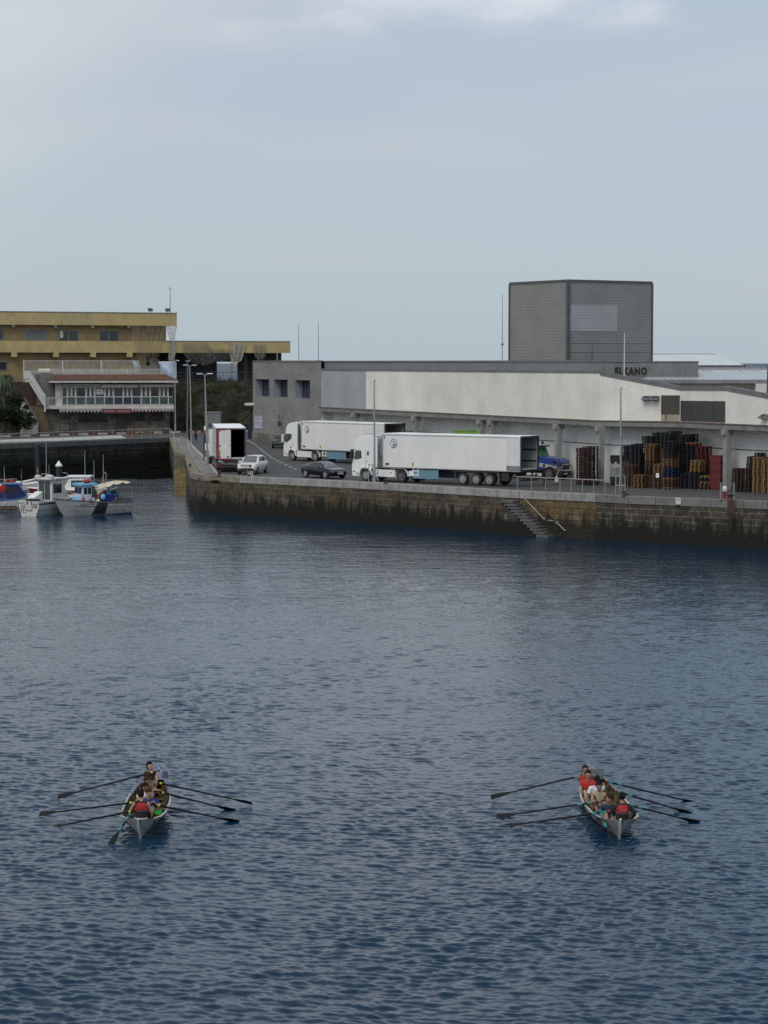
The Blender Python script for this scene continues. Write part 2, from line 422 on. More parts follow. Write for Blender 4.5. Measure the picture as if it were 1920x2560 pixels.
# ---- water: one sheet, ripples modelled where the eye can resolve them, reaching the horizon
def build_water():
    HF = CAM_H * 2240.0
    ys = [4., 15., 28., 38.]
    y = 40.0
    while y < 215:
        ys.append(y); y += .27 * y * y / HF + .004
    ys += [225, 240, 260, 290, 330, 400, 520, 700, 1000, 1600, 3000, 6000, 12000, 25000, 45000]
    ys = np.array(ys)
    sl = np.concatenate([[-3., -1.6, -.9, -.6], np.linspace(-.42, -.2056, 230), np.linspace(-.205, .205, 940), np.linspace(.2056, .42, 230), [.6, .9, 1.6, 3.]])
    Y, S = np.meshgrid(ys, sl, indexing='ij')
    X = S * Y
    nr, nc = X.shape
    dxs = np.gradient(X, axis=1); dys = np.gradient(Y, axis=0)
    # slow patches of rougher and calmer water
    def slow(seed, lam, n=9):
        r = np.random.default_rng(seed); o = np.zeros_like(X)
        for _ in range(n):
            a = r.uniform(0, 6.283); k = 6.283/(lam*r.uniform(.6, 1.8))
            o += np.sin(k*(X*np.cos(a)+Y*np.sin(a)*.7)+r.uniform(0, 6.283))
        return o/np.sqrt(n)
    ruff = np.clip(.97 + .15*slow(3, 16) + .14*slow(5, 5), .30, 1.8)
    near = np.clip((64 - Y + X*-.9)/22, 0, 1)          # smoother, longer ripples near the viewer on the left
    sl_ph = [slow(100+i, 1.6+1.1*i, 4).astype(np.float32) for i in range(6)]
    X, Y, ruff, near = [q.astype(np.float32) for q in (X, Y, ruff, near)]
    adx, ady = np.abs(dxs).astype(np.float32), np.abs(dys).astype(np.float32)
    Z = np.zeros_like(X)
    r = np.random.default_rng(21)
    nw = 124
    lams = np.exp(r.normal(np.log(.26), .62, nw)).clip(.09, 2.0)
    for i, lam in enumerate(lams):
        th = r.normal(1.42, .42) if i % 6 else r.uniform(0, 3.14)
        k = 6.283/lam
        slope = .0150*(1.3 if lam < .25 else 1.25 if lam < .6 else 1.25 if lam < 1.4 else .6)          # rms slope share of each train
        kx, ky = np.float32(k*np.cos(th)), np.float32(k*np.sin(th))
        # fade what the sheet is too coarse to carry
        fade = np.clip(2.1 - np.abs(ky)*ady, 0, 1)*np.clip(2.1 - np.abs(kx)*adx, 0, 1)
        w = ruff if lam < .7 else np.sqrt(ruff)
        w = w*(1 - .7*near) if lam < .20 else w*(1 + .35*near)
        s = np.sin(kx*X + ky*Y + np.float32(r.uniform(0, 6.283)) + 1.1*sl_ph[min(int(lam*5), 5)])
        Z += np.float32(slope/k*1.41)*fade*w*s
    Z[Y > 230] = 0; Z[Y < 39] = 0
    co = np.stack([X, Y, Z], -1).reshape(-1, 3).astype(np.float32)
    idx = np.arange(nr*nc).reshape(nr, nc)
    q = np.stack([idx[:-1, :-1], idx[:-1, 1:], idx[1:, 1:], idx[1:, :-1]], -1).reshape(-1, 4).astype(np.int32)
    me = bpy.data.meshes.new('water')
    me.vertices.add(len(co)); me.vertices.foreach_set('co', co.ravel())
    me.loops.add(q.size); me.loops.foreach_set('vertex_index', q.ravel())
    me.polygons.add(len(q)); me.polygons.foreach_set('loop_start', np.arange(0, q.size, 4, dtype=np.int32))
    me.polygons.foreach_set('loop_total', np.full(len(q), 4, dtype=np.int32))
    me.update(); me.validate()
    me.polygons.foreach_set('use_smooth', np.ones(len(q), dtype=bool))
    m, t, b = new_mat('harbour_water')
    g = N(t, 'ShaderNodeNewGeometry')
    p1 = N(t, 'ShaderNodeMapping', {'Vector': g.outputs[0], 'Scale': (.75, 1.25, 1), 'Rotation': (0, 0, .2)}).outputs[0]
    n1 = noise(t, p1, 2.1, 3, .6); n2 = noise(t, p1, 9.0, 3, .6)
    pw = noise(t, g.outputs[0], .11, 3, .6)
    n3 = noise(t, p1, .55, 2, .5)
    h = N(t, 'ShaderNodeMath', {0: N(t, 'ShaderNodeMath', {0: n1, 1: .055}, operation='MULTIPLY').outputs[0], 1: N(t, 'ShaderNodeMath', {0: n2, 1: .030}, operation='MULTIPLY').outputs[0]}, operation='ADD').outputs[0]
    h = N(t, 'ShaderNodeMath', {0: h, 1: N(t, 'ShaderNodeMath', {0: n3, 1: .20}, operation='MULTIPLY').outputs[0]}, operation='ADD').outputs[0]
    dep = N(t, 'ShaderNodeSeparateXYZ', {0: g.outputs[0]}).outputs[1]
    far = N(t, 'ShaderNodeMath', {0: rng(t, dep, 50., 150., .22, .36), 1: rng(t, dep, 330., 900., 1., 8.)}, operation='MULTIPLY').outputs[0]
    h = N(t, 'ShaderNodeMath', {0: h, 1: N(t, 'ShaderNodeMath', {0: rng(t, pw, .35, .65, .7, 1.25), 1: far}, operation='MULTIPLY').outputs[0]}, operation='MULTIPLY').outputs[0]
    bn = N(t, 'ShaderNodeBump', {'Height': h, 'Strength': 1.0, 'Distance': 1.0})
    t.links.new(bn.outputs[0], b.inputs['Normal'])
    b.inputs['Base Color'].default_value = (.0025, .023, .053, 1)
    t.links.new(N(t, 'ShaderNodeMath', {0: rng(t, dep, 70., 220., .025, .07), 1: rng(t, dep, 300., 900., 0., .34)}, operation='ADD').outputs[0], b.inputs['Roughness'])
    b.inputs['IOR'].default_value = 1.333
    me.materials.append(m)
    o = bpy.data.objects.new('water', me); COL.objects.link(o)
    structure(o, 'rippled dark blue harbour water running out to open sea', 'water')
build_water()

# ---- quay: ground sheet, walls and coping along a surveyed edge (plan points in metres)
L0 = (-78., 229.9); L1 = (-28.4, 297.1)
EDGE = [L0, L1, (-23.1, 248.0), (-21.15, 240.0), (-20.42, 231.4), (-18.41, 211.1), (-17.4, 201.8), (-16.3, 198.2), (-14.3, 196.6),
        (-12.53, 194.7), (-7.0, 190.05), (-2.0, 185.6), (4.3, 179.0), (10.48, 172.3), (15.9, 167.9), (18.13, 165.6), (27.37, 159.4), (52., 142.)]
ASPHALT, t_, b_ = new_mat('asphalt')
v_ = objc(t_)
c_ = mixc(t_, rng(t_, noise(t_, v_, .16, 6, .6), .3, .7), (.032,.033,.034), (.056,.056,.056))
c_ = mixc(t_, rng(t_, noise(t_, v_, 9, 4), .35, .7), c_, (.066,.065,.063))
mp_ = N(t_, 'ShaderNodeMapping', {'Vector': v_, 'Rotation': (0, 0, .9), 'Scale': (.05, 1.1, 1)}).outputs[0]
c_ = mixc(t_, N(t_, 'ShaderNodeMath', {0: rng(t_, noise(t_, mp_, 1., 5, .6), .55, .75), 1: .55}, operation='MULTIPLY').outputs[0], c_, (.030,.030,.031))
t_.links.new(c_, b_.inputs['Base Color']); b_.inputs['Roughness'].default_value = .8
bn_ = N(t_, 'ShaderNodeBump', {'Height': noise(t_, v_, 40, 3), 'Strength': .3, 'Distance': .02}); t_.links.new(bn_.outputs[0], b_.inputs['Normal'])
PAVE = M('pavement_concrete', (.20,.195,.18), .9, var=.2, scale=.8, dirt=.4, bump=.2)
PAVE_LIGHT = M('pale_paving', (.40,.385,.34), .9, var=.12, scale=.8, dirt=.25)
LINE = M('road_paint', (.36,.36,.34), .8, var=.25, scale=5, dirt=.5, dirtcol=(.12,.12,.12))
mb = MB()
mb.poly([(x, y, Q) for x, y in EDGE] + [(70, 142, Q), (70, 330, Q), (-60, 345, Q), (-95, 320, Q)])
structure(mb.build('quay_ground', ASPHALT), 'dark worn asphalt of the harbour quay', 'ground')

WALL_BROWN = stone_mat('quay_stone_brown', (.115,.095,.068), (.060,.050,.040), (.205,.19,.16), .95, .42, mort=.028, rust=(.15,.085,.035))
WALL_DARK = stone_mat('quay_stone_dark', (.028,.027,.025), (.044,.042,.039), (.13,.13,.125), 1.25, .55, low=(.012,.013,.011), mort=.03)
WALL_OCHRE = stone_mat('quay_stone_ochre', (.185,.135,.068), (.12,.088,.048), (.06,.05,.035), 1.1, .46, mort=.025, rust=(.26,.10,.035), algae=.9)
WALL_GREY = stone_mat('quay_stone_grey', (.055,.048,.040), (.092,.078,.060), (.235,.22,.19), 1.0, .42, mort=.03)
COPE = M('granite_coping', (.30,.295,.28), .85, var=.22, scale=1.2, dirt=.35, bump=.3)
COPE_DARK = M('concrete_coping_dark', (.115,.113,.108), .9, var=.2, scale=.7, dirt=.4)
def edge_normal(a, b):
    d = Vector((b[0]-a[0], b[1]-a[1], 0)).normalized(); return Vector((d.y, -d.x, 0))
def wall_run(name, pts, mat, label, top=2.80, cope=True, cmat=None, batter=.22, cw=.75, seg=1.25, cz=3.345, cjit=.4):
    root = thing(name, label, 'wall', (pts[0][0], pts[0][1], 0))
    o = Vector(root.location)
    mb = MB(); u = 0
    ns = [edge_normal(pts[i], pts[i+1]) for i in range(len(pts)-1)]
    vn = []
    for i in range(len(pts)):
        a = ns[max(i-1, 0)]; b = ns[min(i, len(ns)-1)]
        n = (a+b).normalized(); vn.append(n/max(n.dot(a), .5))
    for i in range(len(pts)-1):
        a = Vector((*pts[i], 0)); b = Vector((*pts[i+1], 0)); L = (b-a).length
        q = [a+vn[i]*batter, b+vn[i+1]*batter, b, a]
        zz = [-1.6, -1.6, top, top]
        mb.poly([p + Vector((0,0,z)) - o for p, z in zip(q, zz)], 0, [(u, -1.6), (u+L, -1.6), (u+L, top), (u, top)])
        u += L
    mb.build('masonry', mat, root)
    if cope:
        cb = MB(); r = random.Random(name)
        for i in range(len(pts)-1):
            a = Vector((*pts[i], 0)); b = Vector((*pts[i+1], 0)); L = (b-a).length
            d = (b-a)/L; n = ns[i]; s = 0
            while s < L-.05:
                w = min(seg*(1+r.uniform(-cjit, cjit)), L-s)
                if L-s-w < .35: w = L-s
                g = .012; ov = .05 + r.uniform(-.015, .02); dz = r.uniform(-.012, .012)
                p0 = a+d*(s+g); p1 = a+d*(s+w-g)
                base = [p0+n*ov, p1+n*ov, p1-n*cw, p0-n*cw]
                cb.hexa([p + Vector((0,0,top-.03)) - o for p in base] + [p + Vector((0,0,cz+dz)) - o for p in base])
                s += w
        cb.build('coping', cmat or COPE, root, bevel=.025)
    return root
wall_run('quay_wall', EDGE[0:2], WALL_DARK, 'dark stone harbour wall below the restaurant road, behind the moored boats', top=2.75, cmat=COPE_DARK, seg=6, cw=.6)
wall_run('quay_wall', EDGE[1:7], stone_mat('quay_stone_side', (.10,.088,.062), (.07,.062,.045), (.17,.155,.12), .9, .42, mort=.026, rust=(.17,.11,.03)), 'mossy side wall of the quay running back beside the stone steps', cmat=M('worn_coping', (.19,.165,.12), .9, var=.3, scale=1.5, dirt=.4), seg=2.4)
wall_run('quay_wall', EDGE[6:10], stone_mat('quay_stone_corner', (.10,.088,.062), (.075,.066,.048), (.185,.17,.13), .9, .42, mort=.026, rust=(.17,.10,.04)), 'rounded mossy corner of the quay wall below the white box lorry', cmat=M('worn_coping_pale', (.215,.195,.155), .9, var=.25, scale=1.5, dirt=.4), seg=1.6)
wall_run('quay_wall', EDGE[9:14], WALL_BROWN, 'brown stone quay wall below the parked cars and the front articulated lorry')
wall_run('quay_wall', EDGE[13:15], WALL_OCHRE, 'ochre stretch of quay wall behind the stone landing stairs', seg=1.6)
wall_run('quay_wall', EDGE[14:], WALL_GREY, 'grey brown blockwork quay wall below the pallet stacks', seg=2.2, cmat=M('grey_coping', (.17,.165,.158), .9, var=.2, scale=.9, dirt=.3))

# black apron added to darken the strip of water below the left wall
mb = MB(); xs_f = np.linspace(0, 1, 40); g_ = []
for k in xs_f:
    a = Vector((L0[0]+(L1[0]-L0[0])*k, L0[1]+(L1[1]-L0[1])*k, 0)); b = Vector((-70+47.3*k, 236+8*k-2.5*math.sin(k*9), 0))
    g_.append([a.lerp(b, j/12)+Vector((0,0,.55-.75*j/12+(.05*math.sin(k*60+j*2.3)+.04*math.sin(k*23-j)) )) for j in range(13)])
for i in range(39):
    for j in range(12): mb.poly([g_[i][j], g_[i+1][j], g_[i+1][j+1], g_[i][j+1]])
structure(mb.build('added_apron', M('added_apron_black', (.006,.007,.006), 1.0, var=.5, scale=1.2, bump=.5, bscale=4, spec=.0), smooth=True), 'black apron added to darken the water below the left harbour wall', 'added_apron')

# ---- pavements, kerbs and paint on the quay
def sheet(name, pts, mat, label, cat, z=Q+.004, h=0.):
    mb = MB()
    if h:
        n = len(pts)
        mb.prism([(p[0], p[1]) for p in pts], 'z', z, z+h)
    else:
        mb.poly([(p[0], p[1], z) for p in pts])
    return structure(mb.build(name, mat), label, cat)
cl = [at(450, 1096, Q), at(470, 1108, Q), at(492, 1131, Q), at(513, 1151, Q), at(527, 1170, Q), at(539, 1185.5, Q)]
inner = [(-27.6, 295.5), (-22.4, 248), (-20.45, 240), (-19.7, 231.4), (-17.66, 211), (-16.6, 202.2), (-15.85, 199.0)]
sheet('pavement', [(p[0], p[1]) for p in inner] + [(p.x, p.y) for p in cl[::-1]], PAVE, 'grey raised pavement along the left edge of the quay', 'pavement', h=.11)
mb = MB()
for a, b in zip(cl[:-1], cl[1:]):
    d = (b-a).normalized(); n = Vector((d.y, -d.x, 0))*-1
    L_ = (b-a).length; k = max(int(L_/1.5), 1)
    for i in range(k):
        p0 = a+(b-a)*(i/k)+d*.02; p1 = a+(b-a)*((i+1)/k)-d*.02
        bs = [p0, p1, p1+n*.24, p0+n*.24]
        mb.hexa([q+Vector((0,0,.001)) for q in bs]+[q+Vector((0,0,.128)) for q in bs])
structure(mb.build('kerb', PAVE_LIGHT), 'pale kerb stones between the left pavement and the asphalt', 'kerb')
sheet('pavement', [(p.x, p.y) for p in (at(-60,1112,Q), at(0,1107.5,Q), at(150,1103,Q), at(316,1096.5,Q), at(301,1089.5,Q), at(150,1095.5,Q), at(0,1101,Q), at(-60,1104,Q))], PAVE_LIGHT, 'pale paved strip along the road below the restaurant', 'pavement', h=.08)
# red and white kerb blocks
kp = [at(-80,1098,Q), at(0,1093,Q), at(425,1082.5,Q), at(530,1081,Q), at(640,1079,Q)]
mr, mw = MB(), MB(); s = 0; i = 0
for a, b in zip(kp[:-1], kp[1:]):
    d = (b-a); L_ = d.length; d.normalize(); n = Vector((-d.y, d.x, 0)); q = 0
    while q < L_:
        w = min(1.55, L_-q); p0 = a+d*q; p1 = a+d*(q+w-.01)
        bs = [p0, p1, p1+n*.25, p0+n*.25]
        (mr if i % 2 else mw).hexa([x+Vector((0,0,.002)) for x in bs]+[x+Vector((0,0,.24)) for x in bs])
        q += w; i += 1
kb = mw.build('kerb', M('kerb_white', (.46,.44,.39), .8, var=.3, dirt=.4)); structure(kb, 'kerb painted in red and white blocks along the restaurant road', 'kerb')
mr.build('red_blocks', M('kerb_red', (.15,.03,.032), .8, var=.35, dirt=.4), kb)
# dashed line
lp = [at(617,1100,Q), at(636,1110,Q), at(660,1130,Q), at(680,1145,Q), at(708.5,1159,Q), at(734,1171,Q), at(750,1179,Q)]
mb = MB(); seglen = [(b-a).length for a, b in zip(lp[:-1], lp[1:])]; tot = sum(seglen)
def along(s):
    for a, b, l in zip(lp[:-1], lp[1:], seglen):
        if s <= l: return a+(b-a)*(s/l), (b-a).normalized()
        s -= l
    return lp[-1], (lp[-1]-lp[-2]).normalized()
s = 0
while s < tot-2:
    w = 14 if s == 0 else 2.6
    for k in range(4):
        p0, d = along(s+w*k/4); p1, d1 = along(s+w*(k+1)/4)
        n = Vector((d.y, -d.x, 0))*.1; n1 = Vector((d1.y, -d1.x, 0))*.1
        mb.poly([p+Vector((0,0,.005)) for p in (p0-n, p1-n1, p1+n1, p0+n)])
    s += w + (1.2 if w > 5 else 1.9)
structure(mb.build('road_marking', LINE), 'faded white dashed line on the asphalt behind the cars', 'road marking')

# ---- rocky headland under the yellow building
def hill_h(x, y):
    foot = 323.5 + .12*(x+30) + 1.5*math.sin(x*.55) + .8*math.sin(x*1.7+1)
    if x < -46.5: foot -= min((-46.5-x)*1.6, 9)
    tt = (y-foot)/(17+2*math.sin(x*.4))
    tt = max(0., min(1., tt))
    h = 7.3*(tt**.8)
    if 0 < tt < 1: h += (.9*math.sin(x*1.3+y*.8)*math.sin(y*.9-x*.5) + .45*math.sin(x*3.1+y*2.3))*math.sin(math.pi*tt)
    if y > 362: h -= (y-362)*1.1
    if y > 355 and tt >= 1: h -= .2
    return h
xs = np.linspace(-95, 6, 150); ysr = np.linspace(305, 376, 110)
mb = MB()
mb.v = [Vector((x, y, max(Q-.25+hill_h(x, y), -2))) for y in ysr for x in xs]
nx = len(xs)
for j in range(len(ysr)-1):
    for i in range(nx-1):
        mb.f.append([j*nx+i, j*nx+i+1, (j+1)*nx+i+1, (j+1)*nx+i]); mb.m.append(0)
ROCK, t_, b_ = new_mat('headland_rock')
v_ = objc(t_); g_ = N(t_, 'ShaderNodeNewGeometry'); up_ = N(t_, 'ShaderNodeSeparateXYZ', {0: g_.outputs[1]}).outputs[2]
nn = noise(t_, v_, .35, 8, .65)
c_ = mixc(t_, rng(t_, noise(t_, v_, 1.2, 8, .7), .3, .7), (.030,.028,.025), (.095,.088,.076))
c_ = mixc(t_, rng(t_, nn, .44, .56), c_, (.030,.034,.014))
c_ = mixc(t_, rng(t_, noise(t_, v_, 2.6, 5, .7), .58, .7), c_, (.085,.075,.030))
t_.links.new(c_, b_.inputs['Base Color']); b_.inputs['Roughness'].default_value = .9; b_.inputs['Specular IOR Level'].default_value = .15
bn_ = N(t_, 'ShaderNodeBump', {'Height': noise(t_, v_, 2.2, 9, .7), 'Strength': 1., 'Distance': .8}); t_.links.new(bn_.outputs[0], b_.inputs['Normal'])
structure(mb.build('hill', ROCK, smooth='auto'), 'rocky overgrown slope between the restaurant and the concrete building', 'hill')

LEAF_DARK = leaf_mat('leaves_dark', (.012,.020,.008), (.030,.042,.013))
LEAF_MID = leaf_mat('leaves_mid', (.022,.034,.011), (.052,.066,.020))
LEAF_OLIVE = leaf_mat('leaves_olive', (.020,.025,.010), (.052,.052,.020))
def leaf_cloud(mb, centre, rad, n, size, r, lobes=7):
    cs = [(Vector((r.gauss(0,.45), r.gauss(0,.45), r.uniform(-.5,.6))), r.uniform(.35,.6)) for _ in range(lobes)]
    for _ in range(n):
        c, rr = r.choice(cs)
        d = Vector((r.gauss(0,1), r.gauss(0,1), r.gauss(0,1))).normalized()*rr*(r.random()**.4)
        p = c+d; p = Vector(centre)+Vector((p.x*rad[0], p.y*rad[1], p.z*rad[2]))
        a = Vector((r.gauss(0,1), r.gauss(0,1), r.gauss(0,.6))).normalized(); b = a.cross(Vector((r.gauss(0,1), r.gauss(0,1), r.gauss(0,1)))).normalized()
        s = size*r.uniform(.5,1.3)
        mb.poly([p-a*s, p+b*s*.45, p+a*s, p-b*s*.45])
mb = MB(); r = random.Random(5)
for _ in range(260):
    x = r.uniform(-31, -9); y = r.uniform(322, 342)
    h = hill_h(x, y)
    if h < .4: continue
    leaf_cloud(mb, (x, y, Q+h-.05), (r.uniform(.8,1.9), r.uniform(.7,1.5), r.uniform(.35,.9)), 170, .085, r, 5)
tag(mb.build('undergrowth', LEAF_OLIVE, merge=False, fixn=False), 'scrubby undergrowth covering the rocky slope beside the restaurant', 'undergrowth', kind='stuff')
# ================================================================ WAREHOUSE AND BUILDINGS BEHIND THE QUAY
def V3(p, z): return Vector((p[0], p[1], z))
def wseg(mb, a, b, z0, z1a, z1b=None, mi=0, u0=0.):
    z1b = z1a if z1b is None else z1b
    L = math.hypot(b[0]-a[0], b[1]-a[1])
    mb.poly([V3(a, z0), V3(b, z0), V3(b, z1b), V3(a, z1a)], mi, [(u0, z0), (u0+L, z0), (u0+L, z1b), (u0, z1a)])
    return u0+L
def lerp2(a, b, k): return (a[0]+(b[0]-a[0])*k, a[1]+(b[1]-a[1])*k)
def on_line(a, b, px):
    # point of the plan line a-b seen at photo column px
    s = (px-960)/FPX/CT      # near the horizon: x/y
    k = (s*a[1]-a[0])/((b[0]-a[0])-s*(b[1]-a[1]))
    return lerp2(a, b, k)
def outward(a, b): 
    d = Vector((b[0]-a[0], b[1]-a[1], 0)).normalized(); return Vector((d.y, -d.x, 0))
def slab_on(mb, a, b, n, d0, d1, z0, z1, mi=0):
    # a bar along a-b standing between d0 and d1 out from the line
    pts = [V3(a,0)+n*d1, V3(b,0)+n*d1, V3(b,0)+n*d0, V3(a,0)+n*d0]
    mb.hexa([p+Vector((0,0,z0)) for p in pts]+[p+Vector((0,0,z1)) for p in pts], mi)

CREAM = panel_mat('cream_cladding', (.72,.705,.64), 1.15, 0, .55, .015, .04, (.48,.40,.28), .97, .14)
GREYPANEL = panel_mat('grey_cladding', (.335,.355,.36), 1.15, 0, .5, .015, .10, (.24,.24,.23), .97, .25)
ATTIC = panel_mat('attic_cladding', (.165,.175,.185), 2.4, 0, .5, .015, .2, (.10,.10,.10), .97, .2)
LOWWHITE = M('low_white_wall', (.68,.68,.655), .7, var=.07, scale=.35, dirt=.25, dirtcol=(.30,.29,.26), streak=.15)
COLUMN = M('concrete_column', (.265,.265,.255), .85, var=.15, scale=1.5, dirt=.3, streak=.3)
FLASH = M('grey_flashing', (.145,.145,.145), .6, var=.2, scale=1)
CANOPY = M('canopy_concrete', (.20,.20,.195), .85, var=.2, scale=.8, dirt=.4, streak=.4)
ROOFTOP = M('flat_roof', (.24,.24,.23), .9, var=.2, scale=.5, dirt=.3)

W2 = (-6.74, 240.5); A_ = (17.73, 184.0); B_ = (23.84, 180.8); C_ = (26.6, 174.8); D_ = (29.14, 170.0); E_ = (38., 143.)
P0 = on_line(W2, A_, 915)
wh = thing('warehouse', 'long cream clad quayside warehouse with a white ground floor behind grey columns', 'warehouse')
ZT, ZC = 12.5, 8.45
mb = MB()
u = wseg(mb, P0, A_, ZC, ZT, ZT-.02); u = wseg(mb, A_, B_, ZC, ZT-.02, 11.3, u0=u); u = wseg(mb, B_, C_, ZC, 11.3, 11.35, u0=u); u = wseg(mb, C_, D_, ZC, 11.35, 10.8, u0=u); wseg(mb, D_, E_, ZC, 10.8, 9.6, u0=u)
mb.build('upper_wall', CREAM, wh)
mb = MB(); wseg(mb, W2, P0, ZC, ZT+.02, ZT)
mb.build('grey_wall_panel', GREYPANEL, wh)
# flashing on the wall head
mb = MB()
for a, b, za, zb in ((W2, P0, ZT+.02, ZT), (P0, A_, ZT, ZT-.02), (A_, B_, ZT-.02, 11.3), (B_, C_, 11.3, 11.35), (C_, D_, 11.35, 10.8), (D_, E_, 10.8, 9.6)):
    n = outward(a, b); hgt = .12 if za > 12.4 and zb > 12.4 else .30
    q = [V3(a,0)+n*.06, V3(b,0)+n*.06, V3(b,0)-n*.3, V3(a,0)-n*.3]; zz = [za, zb, zb, za]
    mb.hexa([p+Vector((0,0,z-hgt)) for p, z in zip(q, zz)]+[p+Vector((0,0,z+.05)) for p, z in zip(q, zz)])
mb.build('flashing', FLASH, wh)
mb = MB()
mb.poly([V3(p, 12.30) for p in (W2, P0, A_, (18.4, 197.5), (15.5, 214), (4, 262))]); mb.poly([V3(p, 10.4) for p in (A_, B_, C_, D_, E_, (62, 150), (58, 226), (28, 222))])
mb.build('roof', ROOFTOP, wh)
# set back attic
t0 = (W2[0]+.35, W2[1]+.15); t1 = on_line((W2[0]+1.4, W2[1]+.6), (A_[0]+1.9, A_[1]+1.0), 1493); t1 = (t1[0]+.9, t1[1]+6)
mb = MB(); wseg(mb, t0, t1, 12.2, 13.36, 13.32); mb.poly([V3(t0,13.36), V3(t1,13.32), V3((t1[0]-.2,t1[1]+9),13.3), V3((t0[0]+2,t0[1]+12),13.35)])
mb.build('attic', ATTIC, wh)
mb = MB(); slab_on(mb, t0, t1, outward(t0, t1), -.2, .08, 13.28, 13.42); mb.build('attic_trim', FLASH, wh)
# canopy and recessed ground floor
segs = [(W2, A_), (A_, B_), (B_, C_), (C_, D_), (D_, E_)]
cb = MB()
pin = []
pts = [W2, A_, B_, C_, D_, E_]
ns = [outward(*s) for s in segs]
def miter(i, d):
    a = ns[max(i-1, 0)]; b = ns[min(i, len(ns)-1)]
    n = (a+b).normalized(); q = n*(d/max(n.dot(a), .4)); return (pts[i][0]+q.x, pts[i][1]+q.y)
outp = [miter(i, .32) for i in range(6)]; inp = [miter(i, -1.25) for i in range(6)]
for i in range(5):
    q = [outp[i], outp[i+1], inp[i+1], inp[i]]
    cb.hexa([V3(p, 8.02) for p in q]+[V3(p, 8.46) for p in q])
cb.build('canopy', CANOPY, wh)
rb = MB()
for i in range(5):
    n = ns[i]; a, b = outp[i], outp[i+1]
    slab_on(rb, a, b, n, -.02, .05, 8.40, 8.50)
rb.build('canopy_edge', M('rusty_edge', (.14,.10,.085), .8, var=.4, scale=2, dirt=.7, dirtcol=(.20,.075,.04)), wh)
mb = MB(); u = 0
for i in range(5): u = wseg(mb, inp[i], inp[i+1], Q, 8.03, u0=u)
wseg(mb, W2, inp[0], Q, 8.03, u0=-3); mb.build('ground_floor_wall', LOWWHITE, wh)
rl = MB()
for i in range(5):
    slab_on(rl, inp[i], inp[i+1], ns[i], .01, .06, 6.42, 6.475)
rl.build('bumper_rail', DARKGREY, wh)
for sgi, pxs in ((0, (891, 1042, 1206, 1232, 1398)), (0, (1503,)), (2, (1819,)), (4, (1960,))):
    for px in pxs:
        p = on_line(*segs[sgi], px); ang = math.atan2(segs[sgi][1][1]-segs[sgi][0][1], segs[sgi][1][0]-segs[sgi][0][0])
        c = MB(); c.bx(-.24, .24, -.34, .14, 0, 8.03-Q)
        c.box((0, -.1, 8.03-Q-.22), (.5, .9, .42))
        c.build('column', COLUMN, wh, loc=V3(p, Q), rz=ang, bevel=.02)
# louvres
LOUV = panel_mat('louvre_dark', (.050,.050,.052), .16, 1, .5, .05, .2, (.05,.045,.04), .6, .1)
LOUVB = panel_mat('louvre_brown', (.060,.050,.040), .16, 1, .5, .05, .3, (.07,.05,.03), .6, .2)
def on_wall_panel(a, b, px0, px1, py0, py1, name, mat, parent, out=.03, thick=.05):
    p0 = on_line(a, b, px0); p1 = on_line(a, b, px1); n = outward(a, b)
    z0 = dp(px0, py1, p0[1]).z; z1 = dp(px0, py0, p0[1]).z
    m = MB(); q0 = V3(p0,0)+n*out; q1 = V3(p1,0)+n*out; L = (q1-q0).length
    m.poly([q0+Vector((0,0,z0)), q1+Vector((0,0,z0)), q1+Vector((0,0,z1)), q0+Vector((0,0,z1))], 0, [(0,z0),(L,z0),(L,z1),(0,z1)])
    if thick: 
        b0 = V3(p0,0)+n*(out-thick); b1 = V3(p1,0)+n*(out-thick)
        for s, e, s2, e2 in ((q0, q1, b0, b1),):
            for z in (z0, z1): m.poly([s+Vector((0,0,z)), e+Vector((0,0,z)), e2+Vector((0,0,z)), s2+Vector((0,0,z))])
            m.poly([s+Vector((0,0,z0)), s+Vector((0,0,z1)), s2+Vector((0,0,z1)), s2+Vector((0,0,z0))]); m.poly([e+Vector((0,0,z0)), e+Vector((0,0,z1)), e2+Vector((0,0,z1)), e2+Vector((0,0,z0))])
    return m.build(name, mat, parent), q0, q1, z0, z1, n
on_wall_panel(A_, B_, 1651, 1697, 988, 1036, 'louvre', LOUVB, wh, .05, .10)
on_wall_panel(A_, B_, 1651, 1697.5, 1036.5, 1051, 'rusty_panel', M('rust_streaked_panel', (.34,.31,.25), .7, var=.15, scale=2, dirt=.8, dirtcol=(.17,.09,.03), streak=.9), wh, .045, .10)
for k, (a, b) in enumerate(((1700.5, 1726), (1727, 1754), (1755, 1782), (1783, 1810.5))):
    on_wall_panel(B_, C_, a, b, 1001.5+k*.3, 1052+k, 'louvre', LOUV, wh, .06, .12)
def vent(px, py, a, b):
    p = on_line(a, b, px); n = outward(a, b); z = dp(px, py, p[1]).z
    d = Vector((b[0]-a[0], b[1]-a[1], 0)).normalized()
    v = MB(); v.M = Matrix(((d.x, n.x, 0, p[0]), (d.y, n.y, 0, p[1]), (0, 0, 1, z), (0, 0, 0, 1)))
    v.prism([(0,.22),(.55,-.02),(.55,-.10),(0,-.22)], 'x', -.33, .33)
    o = v.build('vent_hood', MIDGREY, wh)
    w = MB(); w.M = v.M
    w.poly([(-.28,.555,-.09),(.28,.555,-.09),(.28,.07,-.19),(-.28,.07,-.19)]); w.poly([(-.28,.10,.185),(.28,.10,.185),(.28,.5,.012),(-.28,.5,.012)])
    w.build('vent_mouth', BLACK, o)
vent(1616, 996, A_, B_); vent(1637, 996, A_, B_); vent(1912, 1042, C_, D_)

